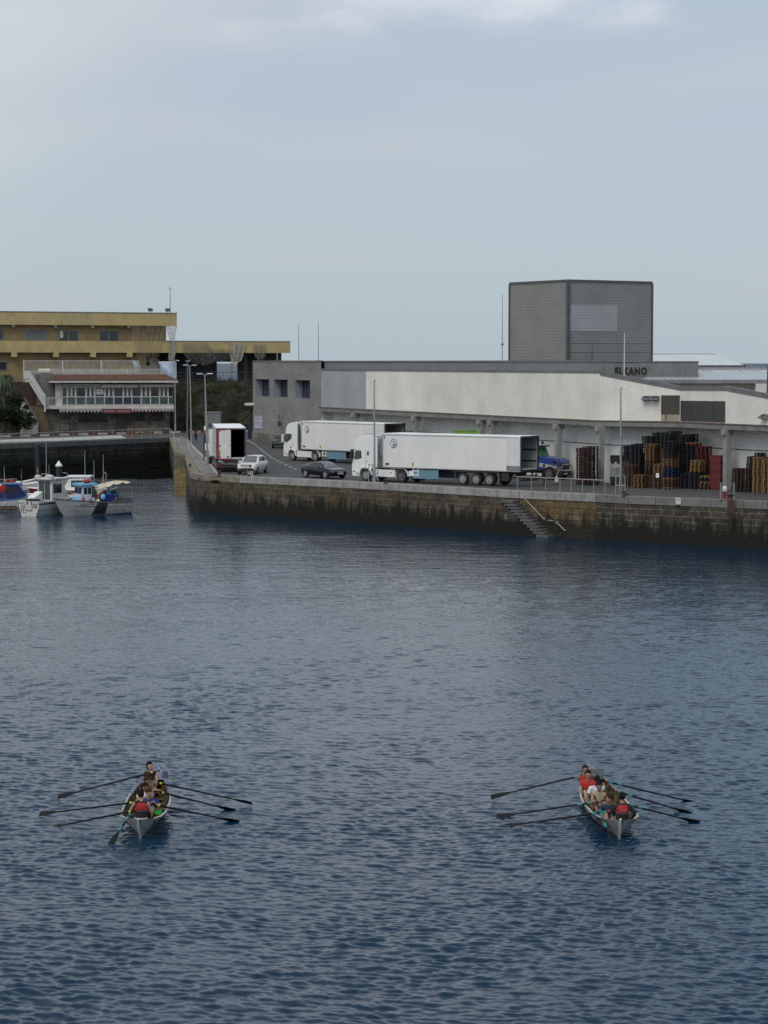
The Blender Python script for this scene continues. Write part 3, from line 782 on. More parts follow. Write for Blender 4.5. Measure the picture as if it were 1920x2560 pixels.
# ---- concrete building at the left end of the warehouse
W0 = (-16.75, 286.5); W1 = (-7.33, 259.5)
cbk = thing('concrete_building', 'raw concrete building with three deep square windows at the end of the warehouse', 'building')
CONCW, t_, b_ = new_mat('board_concrete')
tcn_ = N(t_, 'ShaderNodeTexCoord').outputs['UV']
mpv_ = N(t_, 'ShaderNodeMapping', {'Vector': tcn_, 'Scale': (.35, 1, 1)}).outputs[0]
c_ = mixc(t_, rng(t_, noise(t_, mpv_, .5, 8, .65), .3, .7), (.155,.155,.150), (.265,.262,.25))
c_ = mixc(t_, rng(t_, noise(t_, mpv_, 3.5, 6, .7), .35, .75), c_, (.225,.22,.205))
mpz_ = N(t_, 'ShaderNodeMapping', {'Vector': tcn_, 'Scale': (.5, .07, 1)}).outputs[0]
c_ = mixc(t_, N(t_, 'ShaderNodeMath', {0: rng(t_, noise(t_, mpz_, 1.4, 7, .65), .52, .75), 1: .6}, operation='MULTIPLY').outputs[0], c_, (.105,.105,.10))
t_.links.new(c_, b_.inputs['Base Color']); b_.inputs['Roughness'].default_value = .9
ys_ = N(t_, 'ShaderNodeSeparateXYZ', {0: tcn_}).outputs[1]
pl_ = N(t_, 'ShaderNodeMath', {0: N(t_, 'ShaderNodeMath', {0: ys_, 1: .5}, operation='MULTIPLY').outputs[0]}, operation='FRACT').outputs[0]
bn_ = N(t_, 'ShaderNodeBump', {'Height': rng(t_, pl_, .0, .03), 'Strength': .5, 'Distance': .03}); t_.links.new(bn_.outputs[0], b_.inputs['Normal'])
wins = []
for a, b, y0, y1 in ((640, 674.5, 948, 994), (685, 720, 949.5, 996), (738.5, 776, 951, 998.5)):
    pa = on_line(W0, W1, a); pb = on_line(W0, W1, b)
    wins.append((pa, pb))
zb, zt = 8.95, 11.15
n = outward(W0, W1)
mb = MB(); ZR = 13.42
def uof(p): return math.hypot(p[0]-W0[0], p[1]-W0[1])
def wq(mb, a, b, z0, z1):
    mb.poly([V3(a,z0), V3(b,z0), V3(b,z1), V3(a,z1)], 0, [(uof(a),z0),(uof(b),z0),(uof(b),z1),(uof(a),z1)])
wq(mb, W0, W1, Q-.1, zb); wq(mb, W0, W1, zt, ZR)
prev = W0
for pa, pb in wins: wq(mb, prev, pa, zb, zt); prev = pb
wq(mb, prev, W1, zb, zt)
wseg(mb, W1, W2, Q-.1, ZR, u0=30); wseg(mb, (W0[0]+22, W0[1]+8), W0, Q-.1, ZR, u0=60)
mb.build('wall', CONCW, cbk)
mb = MB(); mb.poly([V3(p, ZR-.02) for p in (W0, W1, W2, (15, 262), (5.2, 294.5))]); mb.build('roof', ROOFTOP, cbk)
mb = MB(); slab_on(mb, W0, W1, n, -.3, .05, ZR-.12, ZR+.06); mb.build('parapet_cap', FLASH, cbk)
for i, (pa, pb) in enumerate(wins):
    rec = 1.0; f = MB(); q = -n*rec
    a3, b3 = V3(pa,0), V3(pb,0)
    f.poly([a3+Vector((0,0,zb)), a3+Vector((0,0,zt)), a3+q+Vector((0,0,zt)), a3+q+Vector((0,0,zb))])
    f.poly([b3+Vector((0,0,zb)), b3+Vector((0,0,zt)), b3+q+Vector((0,0,zt)), b3+q+Vector((0,0,zb))])
    for z in (zb, zt): f.poly([a3+Vector((0,0,z)), b3+Vector((0,0,z)), b3+q+Vector((0,0,z)), a3+q+Vector((0,0,z))])
    w = MB(); w.poly([a3+q+Vector((0,0,zb)), b3+q+Vector((0,0,zb)), b3+q+Vector((0,0,zt)), a3+q+Vector((0,0,zt))])
    wo_ = w.build('window', GLASS_BLUE, cbk)
    f.build('reveal', M('bluish_reveal', (.22,.24,.28), .8, var=.1), wo_)
    g = MB()
    for k in range(5):
        p = V3(lerp2(pa, pb, k/4), 0)+q*.97; g.box((p.x, p.y, (zb+zt)/2), (.09, .09, zt-zb-.02), math.atan2(n.y, n.x))
    for z in (zb+.05, zt-.05): slab_on(g, pa, pb, n, -rec+.001, -rec+.11, z-.045, z+.045)
    g.build('frame', DARKGREY, wo_)
mb = MB(); slab_on(mb, W0, W1, n, -.05, .12, Q-.1, Q+1.05)
mb.build('plinth', stone_mat('plinth_stone', (.25,.24,.21), (.16,.15,.13), (.3,.29,.26), .6, .5, algae=0, uv=False, mort=.03), cbk)
mb = MB(); mb.box((W0[0]-.35, W0[1]+1.0, dp(620,1011,W0[1]).z), (1.4, 3., .28)); mb.build('entrance_canopy', OFFWHITE, cbk, bevel=.05)
# painted mural panel
p0 = on_line(W0, W1, 637.5); p1 = on_line(W0, W1, 658.5)
mz0, mz1 = 4.95, 6.5
d = Vector((p1[0]-p0[0], p1[1]-p0[1], 0)); L = d.length; d.normalize()
mu = thing('wall_poster', 'lavender lettered poster of two rows pasted on the concrete wall', 'poster', V3(p0, mz0)+n*.02, math.atan2(d.y, d.x))
m = MB(); m.bx(0, L, -.012, 0, 0, mz1-mz0); m.build('sheet', M('lavender', (.25,.235,.36), .8, var=.2), mu)
m = MB(); r = random.Random(3)
H_ = mz1-mz0
m.bx(.02*L, .98*L, -.02, -.0125, .0, .12*H_); m.bx(.02*L, .98*L, -.02, -.0125, .53*H_, .65*H_)
for row in (.16, .68):
    for k in range(7):
        x0 = (.04+k*.135)*L
        m.poly([(x0, -.018, (row+.02)*H_), (x0+.05*L, -.018, (row+.02)*H_), (x0+.075*L, -.018, (row+.30)*H_), (x0+.02*L, -.018, (row+.30)*H_)])
        for zz in (0, .13, .26): m.bx(x0+.05*L, x0+.11*L, -.0195, -.0165, (row+.02+zz)*H_, (row+.06+zz)*H_)
m.build('lettering', M('poster_white', (.55,.54,.60), .8), mu)
ts = thing('traffic_sign', 'round no parking sign under a small panel on the concrete wall', 'traffic sign', V3(on_line(W0, W1, 706), 5.75)+n*.35, math.atan2(n.y, n.x)-.75)
m = MB(); m.lathe([(.36,-.02),(.36,.02)], 20, axis='x'); m.build('disc', M('sign_blue', (.06,.03,.16), .5), ts)
m = MB(); m.lathe([(.37,-.015),(.43,-.015),(.43,.025),(.36,.025)], 20, axis='x'); m.box((.03,0,0), (.012,.08,.7), rx=.78); m.build('red_ring', M('sign_red', (.16,.02,.09), .5), ts)
m = MB(); m.bx(-.02,.02,-.16,.16,.6,1.15); m.build('supplementary_plate', DARKGREY, ts)
m = MB(); m.tube([(-.06,0,-2.4),(-.06,0,1.3)], .035); m.build('pole', STEEL, ts)
pt = at(624.5, 1097.5, Q)
m = MB(); m.bx(-.28,.28,-.09,.09,0,2.05); m.bx(-.32,.32,-.12,.12,0,.08)
to = m.build('information_totem', M('totem_blue', (.020,.026,.075), .4, var=.2), loc=pt, rz=.1, bevel=.02); tag(to, 'dark blue upright information board beside the corner of the concrete building', 'sign')

# ---- grey windowless tower
TC = Vector((17.66, 215., 0)); TL = TC+Vector((-5.2, 8.0, 0)); TR = TC+Vector((8.64, 5.61, 0))
tz = dp(1420, 700, 215).z; tz0 = 12.2
tw = thing('tower', 'tall grey windowless tower clad in ribbed sheet with a paler rectangle', 'tower')
TOWM = panel_mat('tower_cladding', (.222,.218,.210), .30, 1, .55, .02, .08, (.14,.14,.13), .8, .12)
TOWL = panel_mat('tower_cladding_pale', (.335,.34,.34), .30, 1, .55, .02, .05, (.25,.25,.25), .8, .05)
mb = MB(); wseg(mb, TL, TC, tz0, tz, tz); wseg(mb, TC, TR, tz0, tz, tz, u0=15)
TB = TL+(TR-TC); wseg(mb, TR, TB, tz0, tz); wseg(mb, TB, TL, tz0, tz); mb.poly([V3(p, tz-.05) for p in (TL, TC, TR, TB)])
mb.build('wall', TOWM, tw)
mb = MB()
for a, b in ((TL, TC), (TC, TR)):
    slab_on(mb, a, b, outward(a, b), -.12, .07, tz-.16, tz+.06)
for p, w in ((TL, .09), (TR, .09)): mb.box((p.x, p.y, (tz+tz0)/2), (w*2, w*2, tz-tz0-.3), .5)
mb.box((TC.x-.06, TC.y-.02, (tz+tz0)/2-.02), (.30, .30, tz-tz0-.32), .57)
mb.build('trim', M('tower_trim', (.085,.083,.08), .6), tw)
def tface(px0, px1, py0, py1, name, mat, out=.03):
    a, b = (TC.x, TC.y), (TR.x, TR.y)
    return on_wall_panel(a, b, px0, px1, py0, py1, name, mat, tw, out, .06)
tface(1422, 1539.5, 762, 828, 'pale_cladding_patch', TOWL)
for y in (857, 880):
    tface(1424, 1626, y, y+1.2, 'cladding_joint', FLASH, .02)

# ---- concrete block with the wall lettering
E0 = dp(1493, 906, 199); E1 = dp(1744, 907, 199.5)
eb = thing('concrete_building', 'low grey concrete roof block carrying big black wall lettering', 'building')
mb = MB(); zt_ = 13.25
mb.bx(E0.x, E1.x, 199, 206, 10.2, zt_); mb.build('wall', M('concrete_block', (.185,.187,.185), .9, var=.22, scale=.8, dirt=.4, streak=.4), eb)
mb = MB(); mb.bx(E0.x-.05, E1.x+.05, 198.93, 206, zt_+.003, zt_+.1); mb.build('parapet_cap', FLASH, eb)
mb = MB(); mb.bx(E0.x-.42, E0.x-.003, 199.3, 203, 12.1, zt_+.02); mb.build('side_strip', M('darker_strip', (.105,.105,.105), .8), eb)
lx0 = dp(1537, 930, 198.9); lx1 = dp(1617, 930, 198.9)
LETTER = M('black_letters', (.012,.012,.014), .6)
fs = .86
zl = dp(1577, 935.5, 198.9).z
txt = text_obj('ELKANO', 'lettering', fs, LETTER, eb, face_M(((lx0.x+lx1.x)/2, 198.97, zl), (1,0,0)), .05, .034, space=1.22)
w_ = max(v.co.x for v in txt.data.vertices)-min(v.co.x for v in txt.data.vertices)
txt.scale = ((lx1.x-lx0.x)/w_, 1, 1)

# ---- metal roofed sheds far right
RIBROOF = panel_mat('white_ribbed_roof', (.60,.615,.62), .62, 0, .4, .06, .12, (.4,.4,.4), .72, .1)
RIBROOF2 = panel_mat('grey_ribbed_roof', (.43,.44,.45), .55, 0, .4, .06, .15, (.3,.3,.3), .66, .15)
def rpoly(mb, pts, mi=0):
    o = pts[0]; e = (pts[1]-pts[0]).normalized()
    nn = (pts[1]-pts[0]).cross(pts[-1]-pts[0]).normalized(); f = nn.cross(e)
    mb.poly(pts, mi, [((p-o).dot(e), (p-o).dot(f)) for p in pts])
s1 = thing('shed', 'far shed with a white ribbed hipped metal roof right of the tower', 'shed')
ea, eb_ = dp(1560, 912, 244), dp(1862, 913.5, 244); ra, rb_ = dp(1560, 886, 258), dp(1790, 886, 258)
ea.z = eb_.z; ra.z = rb_.z
mb = MB(); rpoly(mb, [ea, eb_, rb_, ra]); rpoly(mb, [eb_, eb_+Vector((0,28,0)), rb_]); rpoly(mb, [ra, rb_, eb_+Vector((0,28,0)), ea+Vector((0,28,0))])
mb.build('roof', RIBROOF, s1)
mb = MB(); mb.bx(ea.x, eb_.x+.1, 243.7, 244.1, eb_.z-.22, eb_.z+.02); mb.build('gutter', DARKGREY, s1)
mb = MB(); mb.bx(ea.x, eb_.x-.6, 244.6, 271, Q, eb_.z-.1); mb.build('wall', OFFWHITE, s1)
mb = MB(); mb.tube([ra, rb_], .09, 6); mb.build('ridge_cap', STEEL, s1)
s2 = thing('shed', 'low pale wall building in front of the far hipped shed', 'shed')
zz = dp(1800, 919, 228).z
mb = MB(); mb.bx(dp(1735,919,228).x, 48, 228, 238, Q, zz); mb.build('wall', M('pale_lilac_wall', (.40,.40,.42), .7, var=.1), s2)
mb = MB()
xx = dp(1735,919,228).x
while xx < 47.5:
    mb.bx(xx, xx+.26, 227.95, 229, zz+.002, zz+.07); xx += .42
mb.build('roof_edge', STEEL, s2)
s3 = thing('shed', 'lower shed with a grey ribbed roof above the cream walls on the right', 'shed')
e0, e1 = dp(1590, 946, 196), dp(2000, 951.5, 196); g0, g1 = dp(1672, 926.5, 205), dp(2000, 931, 205)
e1.z = e0.z = (e0.z+e1.z)/2-.03; g1.z = g0.z = (g0.z+g1.z)/2
mb = MB(); rpoly(mb, [e0, e1, g1, g0]); rpoly(mb, [g0, g1, g1+Vector((0,10,-1)), g0+Vector((0,10,-1))]); mb.build('roof', RIBROOF2, s3)
mb = MB(); mb.bx(g0.x, g1.x, 204.9, 205.2, g0.z-.03, g0.z+.12); mb.build('ridge_cap', M('pale_ridge', (.55,.56,.57), .5), s3)
mb = MB(); mb.bx(e0.x-.1, e1.x, 195.6, 196.05, e0.z-.30, e0.z+.02); mb.build('gutter', MIDGREY, s3)
mb = MB(); wseg(mb, (e0.x+1.2, 196.5), (dp(1886,960,196.5).x, 196.5), 10.1, e0.z-.15); mb.build('wall', panel_mat('beige_boards', (.40,.385,.32), .31, 0, .6, .03, .3, (.2,.17,.12), .85, .4), s3)
mb = MB(); mb.bx(dp(1887,960,196).x, dp(1990,960,196).x, 195.4, 197, 10.1, e0.z-.32); mb.build('white_wall', M('white_render', (.56,.55,.52), .8, var=.06), s3)

# ---- poles and masts on the roofs
def pole(px, py0, py1, d, r0, label, name='flag_pole', mat=None, cat='pole', ball=None, group=None):
    a = dp(px, py1, d); b = dp(px, py0, d)
    m = MB(); m.tube([(0,0,0),(0,0,(b.z-a.z)*.5),(0,0,b.z-a.z)], [r0, r0*.85, r0*.55], 8)
    m.lathe([(r0*2.2,0),(r0*2.2,.06)], 8)
    if ball: m.ell((0,0,(dp(px,ball,d).z-a.z)), .16, 10, 6)
    o = m.build(name, mat or STEEL, loc=a, smooth='auto'); tag(o, label, cat, group); return o
pole(747, 808, 899.5, 272, .055, 'bare flag pole on the concrete roof, nearer the yellow building')
pole(796, 803, 902, 263, .055, 'bare flag pole on the concrete roof, nearer the cream wall')
pole(1255.5, 735, 904, 221, .045, 'thin aerial mast with a ball on the roof left of the tower', 'aerial_mast', cat='mast', ball=860)
pole(1560.5, 832, 939, 190, .055, 'pale pole rising in front of the big wall lettering', mat=OFFWHITE)
pole(1480, 850, 905, 206, .035, 'short dark mast on the roof in front of the tower corner', 'aerial_mast', mat=RUST, cat='mast')
pole(1919, 914, 990, 178, .09, 'dark pole standing at the roof edge on the far right', mat=DARKGREY)
# ================================================================ LEFT SIDE: YELLOW BUILDING, RESTAURANT, STAIRS, PLANTS
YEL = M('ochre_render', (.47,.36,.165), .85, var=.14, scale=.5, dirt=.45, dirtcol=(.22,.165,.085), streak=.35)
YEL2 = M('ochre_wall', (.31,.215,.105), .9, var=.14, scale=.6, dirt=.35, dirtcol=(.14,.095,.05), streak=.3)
SHADE = M('shaded_concrete', (.052,.050,.047), .95, var=.3, scale=.6, dirt=.4)  # shadow inside the open colonnade is put into this dark concrete colour
ang = math.atan2(20, 42.8)
yb = thing('yellow_building', 'long weathered yellow flat roofed building with two deep fascia bands above the restaurant', 'building', (-57.6, 336, 0), ang)
YA, YB = (-57.6, 336.), (-14.8, 356.)
def uy(px, back=0.):
    # distance along the front for a photo column, for a plane set back from the fascia
    c, s = math.cos(ang), math.sin(ang)
    ox, oy = -57.6 - s*back, 336 + c*back
    k = (px-960)/FPX/CT
    return (k*oy-ox)/(c-k*s)
def pw(u, v, z):   # local building point -> world
    c, s = math.cos(ang), math.sin(ang); return Vector((-57.6+c*u-s*v, 336+s*u+c*v, z))
uE = uy(445); uR = uy(727); uW = uy(418, 1.1); uLW = uy(368, 1.1)
mb = MB()
for a, b, z0, z1 in ((-18, uE, 18.9, 20.8),): mb.bx(a, b, 0, .35, z0, z1)
mb.build('roof_fascia', YEL, yb)
mb = MB(); mb.bx(-18, uE+.06, -.06, .45, 20.803, 20.93); mb.build('roof_edge', MIDGREY, yb)
mb = MB(); mb.bx(-18, uR, 0, .35, 14.75, 16.5); mb.build('lower_fascia', YEL, yb)
mb = MB(); mb.bx(uE-2, uR+.06, -.06, 9.5, 16.503, 16.62); mb.build('lower_roof', MIDGREY, yb)
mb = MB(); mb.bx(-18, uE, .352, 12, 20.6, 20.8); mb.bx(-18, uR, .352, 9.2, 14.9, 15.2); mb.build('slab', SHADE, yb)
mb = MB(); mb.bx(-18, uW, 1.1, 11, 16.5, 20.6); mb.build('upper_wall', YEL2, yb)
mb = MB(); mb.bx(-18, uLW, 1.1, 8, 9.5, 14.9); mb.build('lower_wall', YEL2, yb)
# open colonnade: back wall with two openings on to the sea, side pier
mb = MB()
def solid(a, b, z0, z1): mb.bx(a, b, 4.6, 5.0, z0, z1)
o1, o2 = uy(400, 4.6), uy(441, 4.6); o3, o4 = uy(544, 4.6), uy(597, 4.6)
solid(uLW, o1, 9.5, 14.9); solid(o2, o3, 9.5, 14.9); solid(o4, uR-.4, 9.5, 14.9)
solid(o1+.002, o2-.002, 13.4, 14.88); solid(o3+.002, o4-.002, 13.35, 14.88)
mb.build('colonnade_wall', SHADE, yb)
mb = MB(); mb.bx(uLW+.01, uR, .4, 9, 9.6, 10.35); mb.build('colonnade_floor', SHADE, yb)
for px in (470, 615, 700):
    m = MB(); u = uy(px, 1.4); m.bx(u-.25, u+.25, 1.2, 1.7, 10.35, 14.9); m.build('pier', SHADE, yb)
for px in (144.5, 236.5, 327.5, 40):
    m = MB(); u = uy(px); m.bx(u-.42, u+.42, -.12, 1.0, 14.05, 14.745); m.build('bracket', YEL, yb, bevel=.03)
    m = MB(); m.box((u+.05, .5, 18.72), (.45, .3, .3)); m.build('lamp_box', OFFWHITE, yb)
def ywin(px0, px1, py0, py1, kind):
    u0, u1 = uy(px0, 1.05), uy(px1, 1.05); d = pw((u0+u1)/2, 1.05, 0).y
    z1, z0 = dp(px0, py0, d).z, dp(px0, py1, d).z
    m = MB(); m.bx(u0, u1, 1.06, 1.09, z0, z1)
    w = m.build('window', {'g': GLASS, 's': M('grey_shutter', (.16,.165,.17), .6, var=.1)}[kind], yb)
    f = MB(); t = .09
    f.bx(u0-t, u1+t, 1.0, 1.099, z1, z1+t); f.bx(u0-t, u1+t, 1.0, 1.099, z0-t, z0); f.bx(u0-t, u0, 1.0, 1.099, z0, z1); f.bx(u1, u1+t, 1.0, 1.099, z0, z1)
    if kind == 'g': um = (u0+u1)/2; f.bx(um-.06, um+.06, 1.02, 1.06, z0, z1)
    f.build('frame', M('window_frame_grey', (.26,.25,.23), .6), w)
    return w
ywin(-18, 12.5, 826, 850, 'g'); ywin(71, 119, 826, 850, 's'); w_ = ywin(152, 198, 827, 852, 'g'); ywin(253, 298.5, 828, 852.5, 'g'); ywin(-30, 20, 905, 924, 'g')
m = MB(); m.bx(uy(154,1.05), uy(162,1.05), 1.035, 1.058, 17.0, 18.0); m.build('curtain', OFFWHITE, w_)
GHOST = M('ghost_letter', (.44,.37,.20), .9)
for body, px in (('BAR', 25), ('NAU', 119)):
    text_obj(body, 'lettering', 1.75, GHOST, yb, Matrix(((1,0,0,uy(px)),(0,0,-1,-.006),(0,1,0,19.25),(0,0,0,1))), .004, .0).scale = (1.15, 1, 1)
m = MB(); m.bx(uy(156), uy(233), -.011, -.001, 18.95, 20.75); m.build('paler_patch', M('pale_ochre', (.40,.33,.17), .85, var=.12, dirt=.3), yb)
for px in (381, 424):
    u = uy(px); m = MB(); m.box((u, .3, 21.35), (.75, .12, .5), rx=-.5); m.tube([(u, .35, 20.9), (u, .35, 21.3)], .05); m.build('floodlight', DARKGREY, yb)
p = pw(uy(432), .6, 20.9)
m = MB(); m.tube([(0,0,0),(0,0,2.3),(0,0,4.2)], [.05,.04,.02], 8); m.lathe([(.12,0),(.12,.08)], 8); m.lathe([(.07,3.6),(.09,3.75),(.05,3.9)], 8)
tag(m.build('flag_pole', RUST, loc=p), 'dark pole on the roof corner of the yellow building', 'pole')
# debris netting hanging off the fascias
NET = net_mat('debris_net', (.40,.37,.33), .5)
def net(label, rows, d_off, mat=NET, amp=.22, nw=9):
    # rows: (px0, px1, py) from top to bottom, hung on the fascia line
    m = MB(); r = random.Random(label); ph = [r.uniform(0, 6.28) for _ in range(4)]
    g = []
    nx = 26
    for j, (a, b, y) in enumerate(rows):
        line = []
        for i in range(nx):
            px = a+(b-a)*i/(nx-1); u = uy(px)
            off = d_off - amp*(.6+.4*math.sin(i*nw/nx*2+ph[0]+j*.3)+.3*math.sin(i*nw/nx*5+ph[1])) 
            q = pw(u, off, 0); yy = y+2.2*math.sin(i/nx*7+ph[2])*(j > 0)
            line.append(dp(px, yy, q.y))
        g.append(line)
    for j in range(len(g)-1):
        for i in range(nx-1): m.poly([g[j][i], g[j][i+1], g[j+1][i+1], g[j+1][i]])
    o = m.build('debris_net', mat, smooth=True); tag(o, label, 'netting', 'torn nets hung on the yellow building'); return o
net('tall pale gathered net hanging from the upper roof corner of the yellow building', [(416,444,814),(418,441,828),(423,438,845),(426,437,862),(422,440,880),(420,436,897),(424,441,906)], -.1, net_mat('debris_net_pale', (.50,.48,.45), .62), .15)
net('thin brown net over the right windowless end of the upper floor', [(330,422,813),(330,416,832),(332,409,853),(336,402,880),(345,394,897),(352,385,908)], -.08, net_mat('debris_net_thin', (.32,.27,.20), .22))
net('dark net slack between the low fascia and the first opening', [(453,520,857),(460,535,886),(470,540,897),(482,532,906),(494,515,912)], -.1, net_mat('debris_net_dark', (.20,.19,.175), .34))
net('swagged dark net in the middle of the colonnade', [(520,574,872),(518,574,889),(524,572,899),(532,560,905)], -.08, net_mat('debris_net_dark', (.17,.16,.15), .30))
net('pale bunched net with a hanging tail in front of the open sea gap', [(577,613,857),(575,611,873),(574,609,886),(576,603,900),(576,588,908),(575,584,922),(576,583,936)], -.16, net_mat('debris_net_pale', (.42,.39,.33), .72), .2)
net('limp net at the far right end of the low fascia', [(632,668,860),(634,666,878),(637,662,890),(646,656,899)], -.1, net_mat('debris_net_thin', (.30,.28,.24), .42))

# ---- restaurant
RX0, RY0 = (113-960)/FPX*316/CT, 316.; RX1, RY1 = (435-960)/FPX*319.5/CT, 319.5
ra_ = math.atan2(RY1-RY0, RX1-RX0)
rs = thing('restaurant', 'stone restaurant with a glazed white verandah floor and red tiled roof', 'restaurant', (RX0, RY0, 0), ra_)
def ur(px, back=0.):
    c, s = math.cos(ra_), math.sin(ra_)
    ox, oy = RX0 - s*back, RY0 + c*back
    k = (px-960)/FPX/CT
    return (k*oy-ox)/(c-k*s)
def z5(yz, d=318.): return dp(0, 890+yz/4.74, d).z
def u5(xz, back=0.): return ur(100+xz/4.74, back)
STONE = stone_mat('rubble_stone', (.20,.185,.155), (.125,.115,.10), (.26,.25,.22), .55, .34, algae=0, uv=False, mort=.04)
RENDER_GREY = M('grey_render', (.155,.15,.14), .95, var=.25, scale=1.5, dirt=.5, bump=.4)
RWHITE = M('old_white_paint', (.50,.485,.455), .7, var=.12, scale=1.2, dirt=.5, dirtcol=(.22,.18,.15), streak=.3)
U1 = u5(1550); 
mb = MB(); mb.bx(u5(60), U1, .9, 8, Q-.2, 6.69); mb.build('ground_floor_wall', STONE, rs)
mb = MB(); mb.bx(u5(65), u5(1595), -.05, 7.9, 6.70, 7.14); mb.build('floor_slab', RWHITE, rs)
mb = MB(); mb.bx(u5(195), u5(272), .25, .6, 7.142, 10.3); mb.bx(u5(272), u5(1590), 2.2, 7.5, 7.142, 10.3); mb.build('verandah_wall', RWHITE, rs)
mb = MB(); mb.bx(u5(-15), u5(193), 1.6, 7.8, 7.142, 11.6); mb.build('side_wall', RENDER_GREY, rs)
mb = MB(); mb.bx(u5(275), u5(1588), .1, .34, 7.142, 7.30); mb.bx(u5(275), u5(1588), .12, .32, 9.95, 10.3); mb.build('verandah_sill', M('rust_stained_sill', (.40,.34,.28), .7, var=.2, dirt=.7, dirtcol=(.2,.09,.05)), rs)
edges = [275,335,440,555,665,775,885,995,1100,1210,1320,1425,1530,1588]
zt_, zm_, zb_ = z5(367), z5(484), z5(576)
for i, (a, b) in enumerate(zip(edges[:-1], edges[1:])):
    a, b = u5(a), u5(b); dbl = (i % 2 == 1) and b-a > 1
    m = MB(); m.bx(a+.07, b-.07, .20, .22, zm_+.07, zt_-.05); w = m.build('window', GLASS, rs)
    m = MB(); m.bx(a+.07, b-.07, .20, .22, zb_+.05, zm_-.06); m.build('lower_pane', GLASS_GREEN if i in (0,1,2,3,4,9,10,11,12) else GLASS_BLUE, w)
    f = MB()
    f.bx(a-.06, a+.07, .12, .27, 7.302, 9.948); f.bx(b-.07, b-.062, .12, .27, 7.302, 9.948)
    f.bx(a+.072, b-.072, .13, .26, zm_-.06, zm_+.07); f.bx(a+.072, b-.072, .13, .26, zt_-.05, 9.946); f.bx(a+.072, b-.072, .13, .26, 7.303, zb_+.05)
    if dbl:
        um = (a+b)/2
        f.bx(um-.14, um+.14, .11, .25, zm_+.072, zt_-.052)
        for q in (a+.073, b-.19): f.bx(q, q+.117, .11, .25, zm_+.072, zt_-.052)
    f.build('window_frame', RWHITE, w)
    if i == 4:
        m = MB(); sa, sb = u5(683), u5(760); m.bx(sa, sb, .135, .15, z5(455), z5(390)); sg = m.build('notice', OFFWHITE, w)
        m = MB(); r = random.Random(1)
        for k in range(3):
            q = sa+.1
            while q < sb-.15:
                l = r.uniform(.06, .16); zc = z5(403+k*20); m.bx(q, min(q+l, sb-.08), .128, .134, zc-.05, zc+.05); q += l+.04
        m.build('notice_marks', DARKGREY, sg)
# roof
TILE, t_, b_ = new_mat('clay_tiles')
v_ = objc(t_); sp_ = N(t_, 'ShaderNodeSeparateXYZ', {0: v_})
fx = N(t_, 'ShaderNodeMath', {0: N(t_, 'ShaderNodeMath', {0: sp_.outputs[0], 1: 3.6}, operation='MULTIPLY').outputs[0]}, operation='FRACT').outputs[0]
tri_ = N(t_, 'ShaderNodeMath', {0: N(t_, 'ShaderNodeMath', {0: fx, 1: .5}, operation='SUBTRACT').outputs[0]}, operation='ABSOLUTE').outputs[0]
c_ = mixc(t_, rng(t_, noise(t_, objc(t_, (1, .8, .8)), 2.4, 6, .7), .3, .7), (.070,.024,.016), (.185,.072,.036))
c_ = mixc(t_, rng(t_, noise(t_, v_, 6., 3), .5, .75), c_, (.055,.030,.022))
t_.links.new(c_, b_.inputs['Base Color']); b_.inputs['Roughness'].default_value = .85
rb0, rb1 = z5(290, 317), z5(222, 323)
e = -.95
mb = MB()
n_t = 84; x0, x1 = u5(115, e), u5(1643, e); t0_, t1_ = u5(185, 5.5), u5(1492, 5.5)
# rolled tiles: half-round courses running up the slope
for k in range(n_t):
    xa = x0+(x1-x0)*k/n_t; xb = x0+(x1-x0)*(k+1)/n_t
    fa = k/n_t
    ya, yb_ = e, 5.5
    # hips: end courses stop where the hip line cuts them
    def top(x):
        if x < t0_: return max((x-x0)/(t0_-x0), .02)
        if x > t1_: return max((x1-x)/(x1-t1_), .02)
        return 1.
    ka, kb_ = top(xa), top(xb); xm = (xa+xb)/2; km = top(xm)
    def P(x, kk, lift=0): return Vector((x, ya+(yb_-ya)*kk, rb0+(rb1-rb0)*kk+lift))
    s5 = [P(xa, 0), P(xa+(xm-xa)*.6, 0, .10), P(xm+(xb-xm)*.4, 0, .10), P(xb, 0)]
    e5 = [P(xa, ka), P(xa+(xm-xa)*.6, km, .10), P(xm+(xb-xm)*.4, km, .10), P(xb, kb_)]
    for i in range(3): mb.poly([s5[i], s5[i+1], e5[i+1], e5[i]])
mb.poly([(x0, e, rb0-.02), (x1, e, rb0-.02), (x1, 7.8, rb0-.02), (x0, 7.8, rb0-.02)])
mb.poly([(t0_, 5.5, rb1), (t1_, 5.5, rb1), (x1, 7.8, rb0), (x0, 7.8, rb0)]); mb.poly([(x0, e, rb0), (t0_, 5.5, rb1), (x0, 7.8, rb0)]); mb.poly([(x1, e, rb0), (t1_, 5.5, rb1), (x1, 7.8, rb0)])
mb.build('roof', TILE, rs)
mb = MB(); mb.bx(x0+.05, x1+.02, e-.02, e+.2, rb0-.30, rb0-.03); mb.build('eave_board', RWHITE, rs)
mb = MB(); mb.bx(x0+.3, x1-.1, e+.21, 2.3, rb0-.24, rb0-.10); mb.build('soffit', M('brown_soffit', (.10,.07,.05), .9), rs)
